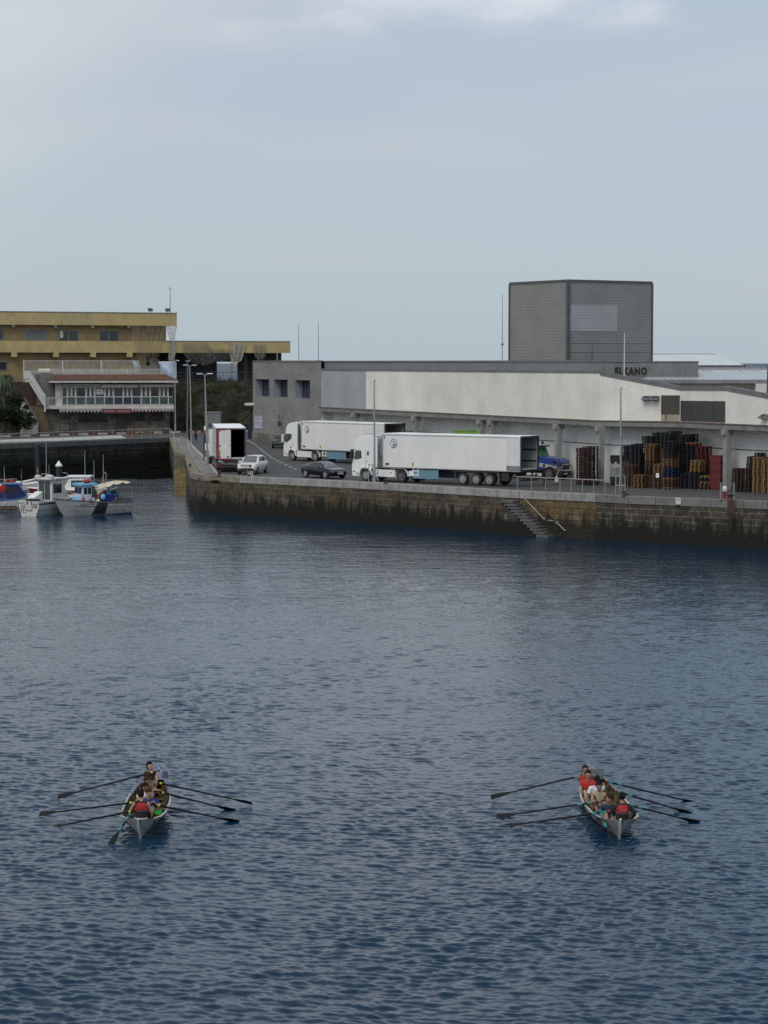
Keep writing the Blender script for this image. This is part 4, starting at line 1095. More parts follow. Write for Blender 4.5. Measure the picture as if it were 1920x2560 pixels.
# awnings
def awning(a, b, z0, z1, mat, name='awning', yy=(-.5, -.1), scallop=None, par=rs):
    m = MB(); a, b = u5(a), u5(b)
    m.hexa([(a, yy[0], z0), (b, yy[0], z0), (b, yy[1], z0+.05), (a, yy[1], z0+.05), (a, yy[0], z0+(z1-z0)*.6), (b, yy[0], z0+(z1-z0)*.6), (b, yy[1], z1), (a, yy[1], z1)])
    o = m.build(name, mat, par)
    if scallop:
        s = MB(); k = 0; x = a
        while x < b-.05:
            w = .24; s.poly([(x, yy[0]-.012, z0), (min(x+w, b), yy[0]-.012, z0), (min(x+w, b), yy[0]-.012, z0-.18), (x+w/2, yy[0]-.012, z0-.30), (x, yy[0]-.012, z0-.18)], k % 2); x += w; k += 1
        s.build('valance', scallop, o)
    return o
AWN = M('awning_cream', (.44,.42,.37), .8, var=.12, dirt=.4); AWNR = M('awning_red', (.13,.015,.027), .8, var=.2)
STRIPE = M('faded_pink_awning', (.36,.28,.26), .8, var=.25, scale=4, dirt=.4)
awning(288, 725, z5(345), z5(326), AWN, yy=(-.45, .0)); awning(737, 1168, z5(350), z5(326), STRIPE, yy=(-.45, .0), scallop=[AWN, STRIPE]); awning(1188, 1592, z5(346), z5(328), M('torn_pink_awning', (.33,.25,.235), .8, var=.3, scale=5, dirt=.6), yy=(-.45, 0), scallop=[STRIPE, AWN])
DW = M('dirty_white_cloth', (.36,.35,.32), .9, var=.2)
awning(240, 742, z5(641), z5(630), DW, yy=(-1.1, -.06), scallop=[DW, SHADE])
aw = awning(752, 1082, z5(656), z5(632), AWNR, yy=(-1.25, -.06), scallop=[AWNR, AWNR])
t = text_obj('ITXASO  TXOKOA', 'awning_lettering', .44, M('faded_print', (.36,.30,.29), .8), aw, Matrix(((1,0,0,u5(912)),(0,0,-1,-1.262),(0,1,0,z5(656)-.08),(0,0,0,1))), .004, .004)
awning(1087, 1582, z5(638), z5(628), DW, yy=(-1.1, -.06), scallop=[DW, AWNR])
# ground floor openings
def gopen(a, b, y0, y1, name, mat, mull=0):
    a, b = u5(a), u5(b); z0, z1 = z5(y1), z5(y0)
    z0 = max(z0, Q+.02)
    m = MB(); m.bx(a, b, .84, .895, z0, z1); w = m.build(name, mat, rs)
    f = MB(); f.bx(a-.08, a, .8, .898, z0, z1+.08); f.bx(b, b+.08, .8, .898, z0, z1+.08); f.bx(a, b, .8, .898, z1, z1+.08)
    for k in range(1, mull+1):
        q = a+(b-a)*k/(mull+1); f.bx(q-.045, q+.045, .81, .838, z0, z1)
    f.build('frame', M('dark_timber_frame', (.045,.04,.036), .7), w)
gopen(255, 362, 655, 745, 'window', GLASS, 1); gopen(480, 808, 655, 785, 'window', GLASS, 4); gopen(930, 1020, 655, 905, 'door', DARKGREY, 1); gopen(1040, 1248, 655, 772, 'window', GLASS, 2); gopen(1362, 1474, 655, 772, 'window', GLASS, 1); gopen(255, 360, 795, 880, 'cellar_door', RENDER_GREY)
# balcony left of the verandah
def baluster_rail(name, a, b, y, z0, z1, parent, posts, mat=RWHITE, step=.17, t=.035, panel=None):
    m = MB(); m.bx(a, b, y-.05, y+.05, z1-.09, z1); m.bx(a, b, y-.04, y+.04, z0, z0+.07)
    x = a+.1
    while x < b-.05: m.bx(x-t/2, x+t/2, y-t/2, y+t/2, z0+.07, z1-.09); x += step
    o = m.build(name, mat, parent)
    for q in posts:
        m = MB(); m.bx(q-.09, q+.09, y-.091, y+.091, z0-.1, z1+.04); m.build('post', mat, o)
    return o
baluster_rail('balcony_railing', u5(70), u5(193), .02, 7.16, z5(488), rs, (u5(70),))
m = MB(); m.bx(u5(80), u5(118), -.03, .03, 7.2, z5(495)); m.build('balcony_panel', RWHITE, rs)
# terrace behind the roof with two white railings
mb = MB(); tzf = dp(200, 929, 331).z
mb.bx(ur(62, 13), ur(352, 13), 12.8, 17, 8, tzf); mb.build('terrace_floor', M('terrace_concrete', (.27,.25,.22), .9, var=.2, dirt=.4), rs)
baluster_rail('terrace_railing', ur(63, 13), ur(351, 13), 13.0, tzf+.02, dp(200, 901.5, 331).z, rs, [ur(p, 13) for p in (63.5, 160, 256.5)])
mb = MB(); mb.bx(ur(96, 7.4), ur(415, 7.4), 7.0, 12.79, 10.2, 11.52); mb.build('flat_roof', RENDER_GREY, rs)
baluster_rail('roof_railing', ur(130, 7.2), ur(411, 7.2), 7.2, 11.53, dp(300, 922.5, 325).z, rs, [ur(p, 7.2) for p in (130, 322)], step=.22, t=.07)
mb = MB(); mb.tube([(ur(98, 7.2)+.1, 7.2, 11.95), (ur(131, 7.2)-.1, 7.2, 11.95)], (.42, .42), 10); mb.build('rounded_parapet', RWHITE, rs, smooth='auto')
# tarpaulin and debris on the roof end
TARP = M('pale_blue_tarpaulin', (.40,.47,.60), .45, var=.15, scale=2)
def cloth(label, pts_px, d, name, mat, cat, amp=.25, nx=14, ny=8):
    (ax, ay), (bx, by), (cx, cy), (dx, dy) = pts_px; m = MB(); g = []
    r = random.Random(label)
    for j in range(ny):
        row = []
        for i in range(nx):
            s, t = i/(nx-1), j/(ny-1)
            px = (ax*(1-s)+bx*s)*(1-t)+(dx*(1-s)+cx*s)*t; py = (ay*(1-s)+by*s)*(1-t)+(dy*(1-s)+cy*s)*t
            row.append(dp(px+r.uniform(-.2,.2), py+r.uniform(-.3,.3), d+amp*.5*math.sin(s*7+t*2)+amp*.3*math.sin(s*4-t*5)))
        g.append(row)
    for j in range(ny-1):
        for i in range(nx-1): m.poly([g[j][i], g[j][i+1], g[j+1][i+1], g[j+1][i]])
    o = m.build(name, mat, smooth=True, fixn=False); tag(o, label, cat); return o
cloth('pale blue tarpaulin draped over the right end of the restaurant roof', [(398,905),(441,906),(441,947),(412,937)], 327, 'tarpaulin', TARP, 'tarpaulin')
cloth('whitish plastic sheet flapping on the terrace railing', [(328,899),(350,906),(351,925),(336,921)], 328.2, 'plastic_sheet', M('plastic_sheet', (.33,.33,.36), .4, var=.2), 'sheet', .15)
m = MB(); a = dp(352, 932, 330); m.bx(0, 2.6, 0, 2, 0, 1.25); m.bx(1.3, 2.5, .2, 1.7, 1.25, 2.0); m.bx(1.2, 2.6, .1, 1.8, 2.0, 2.12)
tag(m.build('chimney', STONE, loc=(a.x, 330, a.z-.2), bevel=.04), 'squat stone chimney on the flat roof beside the tarpaulin', 'chimney')

# ---- outside stairs left of the restaurant
st = thing('outdoor_stairs', 'brown stone steps climbing beside the restaurant under a white balustrade', 'stairs')
b0l, b0r = dp(90,1079,309), dp(128,1079,309); b0l.z = b0r.z = Q
t0l, t0r = dp(78,1016,317), dp(104,1016,317)
nst = 16; ztop = t0l.z
STEP = M('brown_steps', (.12,.085,.055), .9, var=.3, scale=3, dirt=.4)
mb = MB()
for k in range(nst):
    f0, f1 = k/nst, (k+1)/nst
    l0, r0, l1, r1 = b0l.lerp(t0l, f0), b0r.lerp(t0r, f0), b0l.lerp(t0l, f1), b0r.lerp(t0r, f1)
    z = Q+(ztop-Q)*f1
    q = [l0, r0, Vector((r1.x, r1.y+.05, 0)), Vector((l1.x, l1.y+.05, 0))]
    mb.hexa([Vector((p.x, p.y, Q-.1)) for p in q]+[Vector((p.x, p.y, z)) for p in q])
mb.build('steps', STEP, st)
mb = MB(); mb.bx(t0l.x-2.5, t0r.x+1.2, 317.1, 319.4, Q, ztop); mb.build('landing', STEP, st)
mb = MB(); p = dp(45,963,319.5); q = dp(106,1016,319.5); mb.bx(p.x, q.x, 319.5, 319.7, ztop-.3, p.z); mb.build('timber_screen', M('brown_boards', (.045,.028,.020), .85, var=.3, scale=5), st)
BAL = M('white_balustrade', (.50,.49,.47), .8, var=.12, dirt=.4, streak=.3)
mb = MB(); d = 315.6
P = lambda x, y: dp(x, y, d)
q = [P(75,929), P(113.5,988), P(111.5,1011), P(73,948)]
mb.hexa([Vector((a.x, d, a.z)) for a in q]+[Vector((a.x, d+.16, a.z)) for a in q]); mb.build('stair_parapet', BAL, st)
mb = MB(); a, b = P(58.5,928.5), P(75,947); mb.bx(a.x, b.x-.01, d-.02, d+2.4, b.z, a.z); mb.build('landing_parapet', BAL, st, bevel=.05)
mb = MB(); a, b = P(62,947), P(75,954); mb.bx(a.x, b.x+.3, d+.1, d+2.2, b.z, a.z-.002); mb.build('landing_slab', OFFWHITE, st)
mb = MB(); q = [P(73,948.5), P(111.5,1011.5), P(108,1014), P(72,956)]
mb.hexa([Vector((a.x, d+.17, a.z)) for a in q]+[Vector((a.x, d+1.9, a.z)) for a in q]); mb.build('upper_flight', OFFWHITE, st)
mb = MB(); a = P(112.5,986); mb.bx(a.x-.13, a.x+.13, d-.3, d-.04, 6.3, a.z); mb.build('newel_post', BAL, st)
hr = MB()
for oy in (0, 4):
    hr.tube([dp(52,993+oy,312.), dp(62,994+oy,312), dp(95,1052+oy,308.4)], .045, 6)
for x, y in ((62,994),(78,1022),(94,1050)):
    a = dp(x,y,310.2); hr.tube([a, a-Vector((0,0,.95))], .035, 6)
tag(hr.build('handrail', M('brown_metal', (.14,.12,.10), .5)), 'slim brown metal handrail down the steps beside the white planters', 'handrail')
PL = M('whitewashed_planter', (.42,.41,.38), .9, var=.2, scale=2, dirt=.5, dirtcol=(.12,.12,.09))
for i, (x0, x1, y0, y1, d) in enumerate(((68,93,1057,1078.5,308.6),(65,83,1041,1062,309.6),(58,73,1024,1050,310.6),(49,63,1007,1032,311.8))):
    a, b = dp(x0,y0,d), dp(x1,y1,d); m = MB(); zb_ = Q; hh = a.z
    m.bx(a.x, b.x, d, d+1.3, zb_, hh)
    tag(m.build('planter', PL, bevel=.06), ('lowest white planter block at the foot of the brown steps','second white planter block up the brown steps','third white planter block up the brown steps','topmost white planter block beside the handrail')[i], 'planter', 'white stepped planters')
def bush(label, px, py, d, rad, n, size, mat, seed, loc_z=None):
    c = dp(px, py, d); m = MB(); leaf_cloud(m, (0,0,rad[2]*.3), rad, n, size, random.Random(seed), 9)
    root = thing('bush', label, 'bush', c)
    m.build('foliage', mat, root, merge=False, fixn=False)
    s = MB(); r = random.Random(seed)
    for k in range(5): s.tube([(r.uniform(-.1,.1), r.uniform(-.1,.1), -rad[2]), (r.uniform(-.5,.5)*rad[0], r.uniform(-.5,.5)*rad[1], rad[2]*.4)], [.07,.02], 5)
    s.build('stem', RUST, root); return root
bush('tall dark bush at the left edge under the drooping palm', 8, 1050, 303.5, (3.2,2.2,2.5), 3000, .24, LEAF_DARK, 2)
bush('round green shrub left of the white planters', 40, 1012, 308.5, (1.7,1.4,1.5), 1300, .20, LEAF_MID, 3)
bush('dark low shrub spilling along the foot of the planter wall', 45, 1062, 305.5, (1.6,1.3,1.5), 1300, .2, LEAF_DARK, 4)
bush('leafy plant growing in the third white planter', 64, 1020, 311.2, (.6,.5,.45), 300, .13, LEAF_MID, 6)
bush('leafy plant growing in the second white planter', 74, 1038, 310.2, (.6,.5,.4), 300, .13, LEAF_MID, 7)
bush('dark plant growing in the lowest white planter', 80, 1054, 309.2, (.7,.5,.35), 300, .13, LEAF_DARK, 8)
bush('dark green bush high behind the palm', -10, 985, 311, (2.8,2.2,2.4), 2200, .24, LEAF_DARK, 9)
# palm-like plant with long drooping leaves
pc = dp(6, 944, 304)
pm = thing('palm_tree', 'palm with long drooping grey green leaves at the left edge', 'palm tree', (pc.x, pc.y, Q))
m = MB(); hz = pc.z-Q
m.tube([(.3,0,0),(.15,0,hz*.5),(0,0,hz-.1),(0,0,hz+.2)], [.28,.22,.20,.05], 10); m.build('trunk', M('palm_trunk', (.09,.075,.055), .95, var=.4, scale=6, bump=.6), pm, smooth='auto')
m = MB(); r = random.Random(12)
for k in range(150):
    a = r.uniform(0, 6.283); L = r.uniform(1.7, 3.2); up = r.uniform(-.15, 1.0); w = r.uniform(.05, .085)
    pts = []
    for s in range(7):
        t_s = s/6; rad = L*(math.sin(t_s*1.45)/1.0)*.78; z = hz + L*(up*t_s*.75 - t_s*t_s*1.0)
        pts.append(Vector((math.cos(a)*rad, math.sin(a)*rad, z)))
    sd = Vector((-math.sin(a), math.cos(a), 0))
    for s in range(6):
        w0 = w*(1-(s/6)**2)+.008; w1 = w*(1-((s+1)/6)**2)+.008
        m.poly([pts[s]-sd*w0, pts[s]+sd*w0, pts[s+1]+sd*w1, pts[s+1]-sd*w1])
m.build('crown', leaf_mat('palm_leaves', (.050,.062,.040), (.115,.135,.095)), pm, merge=False, fixn=False)
m = MB(); p = at(-60, 1079, Q); q = at(68, 1079, Q)
m.bx(p.x, q.x-.3, q.y-.1, q.y+.3, Q, Q+.55); tag(m.build('garden_wall', RENDER_GREY), 'low dark wall edging the planted bank at the far left', 'wall')

# ---- railings
def railing(label, pts, h, spacing, mat=STEEL, rails=(1.0,), r=.03, bal=0, group=None, name='railing'):
    root = thing(name, label, 'railing', pts[0], 0, group); o = Vector(pts[0])
    m = MB()
    for k in rails: m.tube([Vector(p)-o+Vector((0,0,h*k)) for p in pts], r*(1.25 if k == 1 else .8), 6)
    m.build('rail', mat, root)
    for i in range(len(pts)-1):
        a, b = Vector(pts[i])-o, Vector(pts[i+1])-o; n = max(int(round((b-a).length/spacing)), 1)
        for k in range(n+(i == len(pts)-2)):
            p = a.lerp(b, k/n); q = MB(); q.tube([p, p+Vector((0,0,h-.01))], r, 6); q.lathe([(r*2, 0), (r*2, .02)], 6, c=p); q.build('post', mat, root)
        if bal:
            q = MB(); s = bal
            while s < (b-a).length-.02:
                p = a+(b-a).normalized()*s; q.tube([p+Vector((0,0,.08)), p+Vector((0,0,h-.02))], r*.5, 4); s += bal
            q.build('balusters', mat, root)
    return root
GREYRAIL = M('grey_rail', (.33,.33,.32), .5, var=.15)
ra2 = [at(-70,1113,Q+.05), at(0,1110,Q+.05), at(424,1094,Q+.05)]
railing('long thin railing on top of the dark harbour wall', ra2, 1.22, 1.72, GREYRAIL, (1.0,), .028)
railing('dark railing along the edge of the headland in front of the colonnade', [pw(uy(441), -.4, 10.45), pw(uy(633), -.4, 10.45)], 1.25, 2.4, DARKGREY, (1.0, .55, .15), .03)
railing('low balustrade round the head of the stone steps', [at(464,1150.5,Q+.1), at(487,1150.5,Q+.1), at(478,1137,Q+.1)], 1.1, .9, GREYRAIL, (1.0,), .03, bal=.16)
railing('curved white railing beside the left pavement above the steps', [at(480,1137,Q+.1), at(468,1122,Q+.1), at(451,1114,Q+.1)], 1.05, 3.2, GREYRAIL, (1.0,), .035, bal=.5)
railing('thin worn railing at the inner corner of the harbour wall', [at(427,1094.5,Q+.05), at(434,1106,Q+.05), at(439,1131,Q+.05)], 1.1, 9, GREYRAIL, (1.0, .5), .025)
railing('grey railing on the quay edge above the landing stairs', [at(1293,1228.3,Q+.04), at(1400,1232.8,Q+.04), at(1513,1238.5,Q+.04)], 1.12, 1.15, STEEL, (1.0,), .03)
# orange barrier
p, q = at(319,1093,Q), at(379,1090,Q); ang2 = math.atan2(q.y-p.y, q.x-p.x); L = (q-p).length
bf = thing('road_barrier', 'faded orange barrier boards standing behind the long railing', 'barrier', p, ang2)
OR = M('faded_orange', (.30,.145,.045), .8, var=.25, scale=3, dirt=.5)
for z in (.30, .95):
    m = MB(); m.bx(0, L, -.03, .03, z, z+.22); m.build('board', OR, bf)
for x in (.15, L*.5, L-.15):
    m = MB(); m.bx(x-.05, x+.05, -.09, -.031, 0, 1.25); m.build('post', OR, bf)
m = MB(); m.lathe([(.30,-.02),(.30,.02)], 16, c=(L*.47,-.12,.75), axis='y'); m.build('grey_disc', MIDGREY, bf)

# ---- stone steps at the corner and landing stairs on the quay wall
ss = thing('stone_steps', 'worn yellowed stone steps going down into the water at the quay corner', 'steps')
tl, tr, bl, br = Vector((-22.45,238.6,Q)), Vector((-21.12,238.6,Q)), Vector((-20.75,222.3,0)), Vector((-19.62,222.3,0))
m1, m2 = MB(), MB(); ns_ = 17
for k in range(ns_):
    f0, f1 = k/ns_, (k+1)/ns_; zt_ = Q-.02-(Q-.05)*f0
    l0, r0, l1, r1 = tl.lerp(bl, f0), tr.lerp(br, f0), tl.lerp(bl, f1), tr.lerp(br, f1)
    qd = [l1, r1, r0+Vector((0,.02,0)), l0+Vector((0,.02,0))]
    (m1 if k > 5 else m2).hexa([Vector((p.x, p.y, -1.5)) for p in qd]+[Vector((p.x, p.y, zt_)) for p in qd])
ms = m1.build('lower_flight', M('lichen_yellow_stone', (.20,.155,.072), .9, var=.4, scale=2.5, dirt=.8, dirtcol=(.07,.06,.035)), ss)
m2.build('upper_flight', M('dark_mossy_stone', (.10,.095,.065), .9, var=.35, scale=2.5, dirt=.4), ss)
ls = thing('landing_stairs', 'narrow grey stone stairs set against the ochre quay wall', 'stairs')
SLAB = M('grey_step_stone', (.105,.105,.10), .85, var=.3, scale=2, dirt=.5, dirtcol=(.06,.06,.055))
a, b = Vector((10.9,171.95,0)), Vector((15.9,167.9,0)); dd = (b-a).normalized(); nn_ = Vector((dd.y, -dd.x, 0))
for k in range(12):
    p = a+dd*(-1.65+k*.30); z = 2.62-k*.225
    m = MB(); q = [p+nn_*.95, p+dd*1.12+nn_*.95, p+dd*1.12+nn_*.12, p+nn_*.12]
    m.hexa([v+Vector((0,0,z-.19)) for v in q]+[v+Vector((0,0,z)) for v in q]); m.build('step', SLAB, ls, bevel=.02)
m = MB()
p = a+dd*-1.65
prof = [p+Vector((0,0,2.42)), p+dd*4.4+Vector((0,0,-.6)), p+dd*4.4+Vector((0,0,-1.4)), p+Vector((0,0,-1.4)), p+dd*-.3+Vector((0,0,2.0))]
m.add([v+nn_*.85 for v in prof]+[v+nn_*.1 for v in prof], [[0,1,2,3,4],[9,8,7,6,5]]+[[i,(i+1)%5,5+(i+1)%5,5+i] for i in range(5)])
m.build('masonry', stone_mat('stair_masonry', (.105,.088,.064), (.060,.050,.040), (.19,.175,.15), .95, .42, mort=.028, uv=False, rust=(.15,.085,.035)), ls)
def wallbar(label, p0, p1, r=.035):
    q0, q1 = at(*p0, 0), at(*p1, 0)
    e0, e1 = on_line((10.9,171.5), (16.2,167.1), p0[0]), on_line((10.9,171.5), (16.2,167.1), p1[0])
    A, B = dp(*p0, e0[1]), dp(*p1, e1[1]); m = MB(); m.tube([A, B], r, 8)
    for v in (A.lerp(B,.06), A.lerp(B,.94)): m.tube([v, v+Vector((-nn_.x*.6, -nn_.y*.6, 0))], r*.7, 6)
    tag(m.build('handrail', M('worn_rail', (.36,.35,.33), .6)), label, 'handrail', 'pale handrails on the landing stairs')
wallbar('long pale handrail bar sloping down the ochre wall', (1301,1236.5), (1362,1299)); wallbar('short pale handrail bar low down near the water', (1390,1304.5), (1413,1327)); wallbar('short level pale bar between the two sloping handrails', (1369,1300.5), (1383,1302), .03)
# ================================================================ LAMPS, BOLLARDS, SMALL QUAY FURNITURE
LAMPM = M('lamp_pole_grey', (.30,.31,.315), .45, metal=.3, var=.12, scale=4)
LAMPH = M('lamp_head_pale', (.55,.56,.56), .4, var=.1)
def lamp(label, base_px, top_px, heads, mat=LAMPM, r=.095, zq=Q, headmat=LAMPH, arm=.35):
    b = at(*base_px, zq); t = dp(*top_px, b.y); o = b
    root = thing('street_lamp', label, 'street lamp', b, group='street lamps on the quay')
    v = t-b
    m = MB(); m.tube([(0,0,0), v*.12, v*.121, v*.6, v], [r*1.25, r*1.25, r, r*.8, r*.55], 10); m.lathe([(r*2.2,0),(r*2.2,.04)], 10); m.build('pole', mat, root, smooth='auto')
    for dx, dz in heads:
        e = v+Vector((dx*arm, 0, .06)); h = v+Vector((dx, -.05, dz))
        m = MB(); m.tube([v-Vector((0,0,.1)), e], .035, 6); m.build('arm', mat, root)
        m = MB(); c = (e+h)/2; L = abs(dx)*(1-arm)
        s = 1 if dx > 0 else -1
        m.hexa([(e.x,-.13,e.z-.03),(h.x,-.16,h.z-.05),(h.x,.16,h.z-.05),(e.x,.13,e.z-.03),(e.x,-.10,e.z+.06),(h.x,-.12,h.z+.02),(h.x,.12,h.z+.02),(e.x,.10,e.z+.06)])
        m.build('lamp_head', headmat, root)
    return root
lamp('tall single headed lamp post in front of the cab of the nearer lorry', (936.5,1206.5), (935.5,951), [(.42,.10)], r=.085)
lamp('tall single headed lamp post in front of the pallet stacks', (1552,1237.5), (1552,970), [(.36,.09)], r=.085)
lamp('twin headed lamp post beside the white box lorry', (519,1164), (512,936), [(-.78,.07),(.78,.09)], r=.09)
lamp('taller twin headed lamp post by the two walkers', (479,1112), (474.5,914), [(-.8,.08),(.82,.05)], r=.10)
lamp('dull twin headed lamp post behind the taller one near the restaurant', (468,1082), (469.5,903), [(-.25,.03),(.28,.03)], mat=M('lamp_pole_brown', (.17,.165,.15), .6), r=.10)
lamp('lamp post at the right end of the restaurant', (438.5,1083), (437,902), [(.62,.03)], r=.10)
def guard(label, px0, px1, pyb, h):
    a, b = at(px0, pyb, Q+.03), at(px1, pyb+.8, Q+.03)
    root = thing('lamp_guard', label, 'guard', a, group='tubular guards round the lamp feet')
    v = b-a; r = .04
    m = MB(); m.tube([(0,0,0),(0,0,h),(v.x,v.y,h),(v.x,v.y,0)], r, 8); m.build('hoop', STEEL, root)
    m = MB(); m.tube([(v.x*.45,v.y*.45+.35,0),(v.x*.45,v.y*.45+.35,h),(0,0,h)], r, 8); m.build('hoop', STEEL, root)
    m = MB(); m.tube([(0,0,h*.5),(v.x,v.y,h*.5)], r*.8, 8); m.build('crossbar', STEEL, root)
guard('grey tubular guard round the foot of the lamp by the lorry cab', 922, 944, 1204.5, 1.45)
guard('grey tubular guard round the foot of the lamp by the pallets', 1539.5, 1562.5, 1237.3, 1.45)
def bollard(label, px, py, h, r, z=Q+.04, mat=RUST):
    p = at(px, py, z); m = MB()
    m.lathe([(r*1.25,0),(r*1.25,.05),(r*.8,.10),(r*.62,h*.45),(r*.62,h*.62),(r*1.05,h*.78),(r*1.12,h*.9),(r*.7,h)], 14)
    tag(m.build('bollard', mat, loc=p, smooth='auto'), label, 'bollard', 'mooring bollards along the quay edge')
bollard('rusty mooring bollard on the rounded quay corner below the white lorry', 547.5, 1192.5, .58, .17)
bollard('small black mooring bollard on the worn edge beside the steps', 475, 1168.5, .36, .12, mat=BLACK)
bollard('black mooring bollard at the inner end of the long railing', 428.5, 1092.5, .5, .2, mat=BLACK)
bollard('rusty mooring bollard on the edge just right of the nearer lorry cab', 964, 1210, .42, .15)
bollard('low dark bollard beside the foot of the lamp near the pallets', 1560, 1240, .4, .13)
# broad rusted ladder head over the coping
p = at(1825.5, 1251.5, Q+.04)
lh = thing('mooring_post', 'broad rusted iron mooring post straddling the coping on the right', 'bollard', p)
m = MB(); m.lathe([(.27,.0),(.23,.06),(.17,.2),(.17,.30),(.28,.40),(.28,.45),(.1,.47)], 14); m.build('head', RUST, lh, smooth='auto')
m = MB(); m.bx(-.24,.24,-.40,-.30,-.85,.02); m.bx(-.24,.24,-.30,0,-.03,.02); m.build('bracket', RUST, lh)
p = at(1811.5, 1248.5, Q+.04)
bl_ = thing('quay_light', 'stubby red harbour light with a white cap at the quay edge', 'light', p)
m = MB(); m.lathe([(.10,0),(.10,.03),(.075,.06),(.10,.35),(.13,.58)], 14); m.build('post', RED, bl_, smooth='auto')
m = MB(); m.lathe([(.15,.58),(.17,.62),(.17,.88),(.13,.95),(.03,.97)], 14); m.build('cap', WHITE, bl_, smooth='auto')
for px, lb in ((1802, 'grey upright post just left of the red and white light'), (1834.5, 'grey upright post just right of the rusted mooring post')):
    p = at(px, 1249.5, Q+.04); m = MB(); m.tube([(0,0,0),(0,0,1.18)], .075, 8); m.lathe([(.085,1.18),(.085,1.23)], 8); tag(m.build('post', MIDGREY, loc=p), lb, 'post')
p = at(1694.5, 1246.3, 3.3); m = MB(); m.bx(-.19,.19,-.33,-.06,-.42,-.04); m.bx(-.21,.21,-.36,-.04,-.04,0.05); tag(m.build('service_box', OFFWHITE, loc=p, bevel=.015), 'small cream service box fixed on the coping below the pallets', 'box')
# chain hanging down the wall
p = at(965, 1213, 3.0); m = MB(); pts = [(.0,-.1,.3),(-.08,-.32,.1),(.02,-.34,-.3),(.1,-.36,-.6),(.09,-.38,-1.3),(.1,-.42,-2.0)]
m.tube(pts, .028, 6); tag(m.build('mooring_chain', RUST, loc=p), 'rusty chain hanging down the wall from the bollard beside the lorry cab', 'chain')
p = at(1501,1250,2.6); m = MB(); m.tube([(0,-.1,.0),(0,-.1,-.42)], .03, 6); m.tube([(-.12,-.1,.0),(.12,-.1,0)], .03, 6); tag(m.build('wall_bracket', STEEL, loc=p+Vector((0,-.25,0))), 'small pale bracket on the wall where ochre stone meets grey blockwork', 'bracket')
m = MB(); p = at(509.8, 1151, Q+.12); tq = dp(509.5, 1078, p.y); m.tube([(0,0,0),(0,0,tq.z-p.z)], .07, 8); m.lathe([(.16,0),(.16,.04)], 8)
tag(m.build('sign_pole', M('brown_pole', (.11,.045,.032), .6, var=.3), loc=p), 'red brown pole left of the white box lorry', 'pole')
# grey transformer hut and the low things behind the lorry
p = at(512, 1088, Q); m = MB(); a, b = dp(506,1034,p.y), dp(545,1085,p.y)
hut = thing('utility_hut', 'small grey rendered hut at the foot of the rocky slope', 'hut', (a.x, p.y+4, Q))
m.bx(0, (b.x-a.x)*1.02, 0, 2, 0, a.z-Q); m.build('wall', M('hut_grey', (.17,.175,.17), .9, var=.15, streak=.4), hut)
m = MB(); m.bx(-.08, (b.x-a.x)*1.02+.08, -.08, 2.1, a.z-Q+.002, a.z-Q+.12); m.build('roof', MIDGREY, hut)
m = MB(); m.bx(.5, .95, -.03, -.002, 1.0, 1.5); m.build('vent', DARKGREY, hut)
# weeds rooted in the wall
def weed(label, px, py, z, w, h, n=90, mat=LEAF_MID, seed=0, hang=0):
    p = at(px, py, z); m = MB(); r = random.Random(seed+px)
    for _ in range(n):
        a = r.uniform(0, 6.283); L = h*r.uniform(.4, 1.0); rr = w*r.uniform(.1, 1)
        t = Vector((math.cos(a)*rr, -abs(math.sin(a))*rr*.6-.05, L*r.uniform(.2, 1)-hang*L)); s = Vector((r.gauss(0,1), r.gauss(0,1), r.gauss(0,1))).normalized()*.05
        b0 = t*.35
        m.poly([b0-s*.4, b0+s*.4, t+s*1.3, t-s])
    o = m.build('weed', mat, loc=p+Vector((0,-.22,0)), merge=False, fixn=False); tag(o, label, 'weed', 'weeds growing out of the quay wall')
weed('green weed tuft below the coping left of the nearer lorry cab', 884, 1217, 2.85, .55, .55, 170, seed=1, hang=.3)
weed('green weed tuft under the nearer lorry cab bumper', 914, 1219, 2.85, .40, .5, 130, seed=2, hang=.3)
weed('sparse weed under the fuel tank of the nearer lorry', 1092, 1226, 2.8, .35, .35, 80, seed=3, hang=.2)
weed('low weed row under the blue skirt of the nearer lorry', 1140, 1231, 2.75, .7, .28, 130, seed=4, hang=.3)
weed('weed tuft under the rear axle of the nearer lorry', 1230, 1236, 2.75, .45, .42, 120, seed=5, hang=.3)
weed('left of the two dark weed clumps on the ochre wall', 1425, 1249, 2.62, .32, .5, 130, LEAF_DARK, 6, hang=.6)
weed('right of the two dark weed clumps on the ochre wall', 1450, 1251, 2.62, .38, .55, 140, LEAF_DARK, 7, hang=.6)
weed('bushy weed on the rounded corner below the lorry', 516, 1199, 2.85, .8, .5, 200, LEAF_DARK, 8, hang=.4)
weed('weed on the wall just left of the first pale coping block', 540, 1206, 2.75, .5, .45, 140, LEAF_DARK, 9, hang=.4)
weed('spiky weed beside the low dark bollard', 1562, 1250, 2.95, .38, .7, 150, LEAF_OLIVE, 10, hang=.1)
weed('thin trailing weed left of the lamp by the pallets', 1528, 1254, 2.7, .5, .4, 90, LEAF_OLIVE, 11, hang=.5)
weed('tiny weed tuft on the wall below the dark saloon car', 800, 1213, 2.75, .3, .3, 60, LEAF_OLIVE, 12, hang=.3)
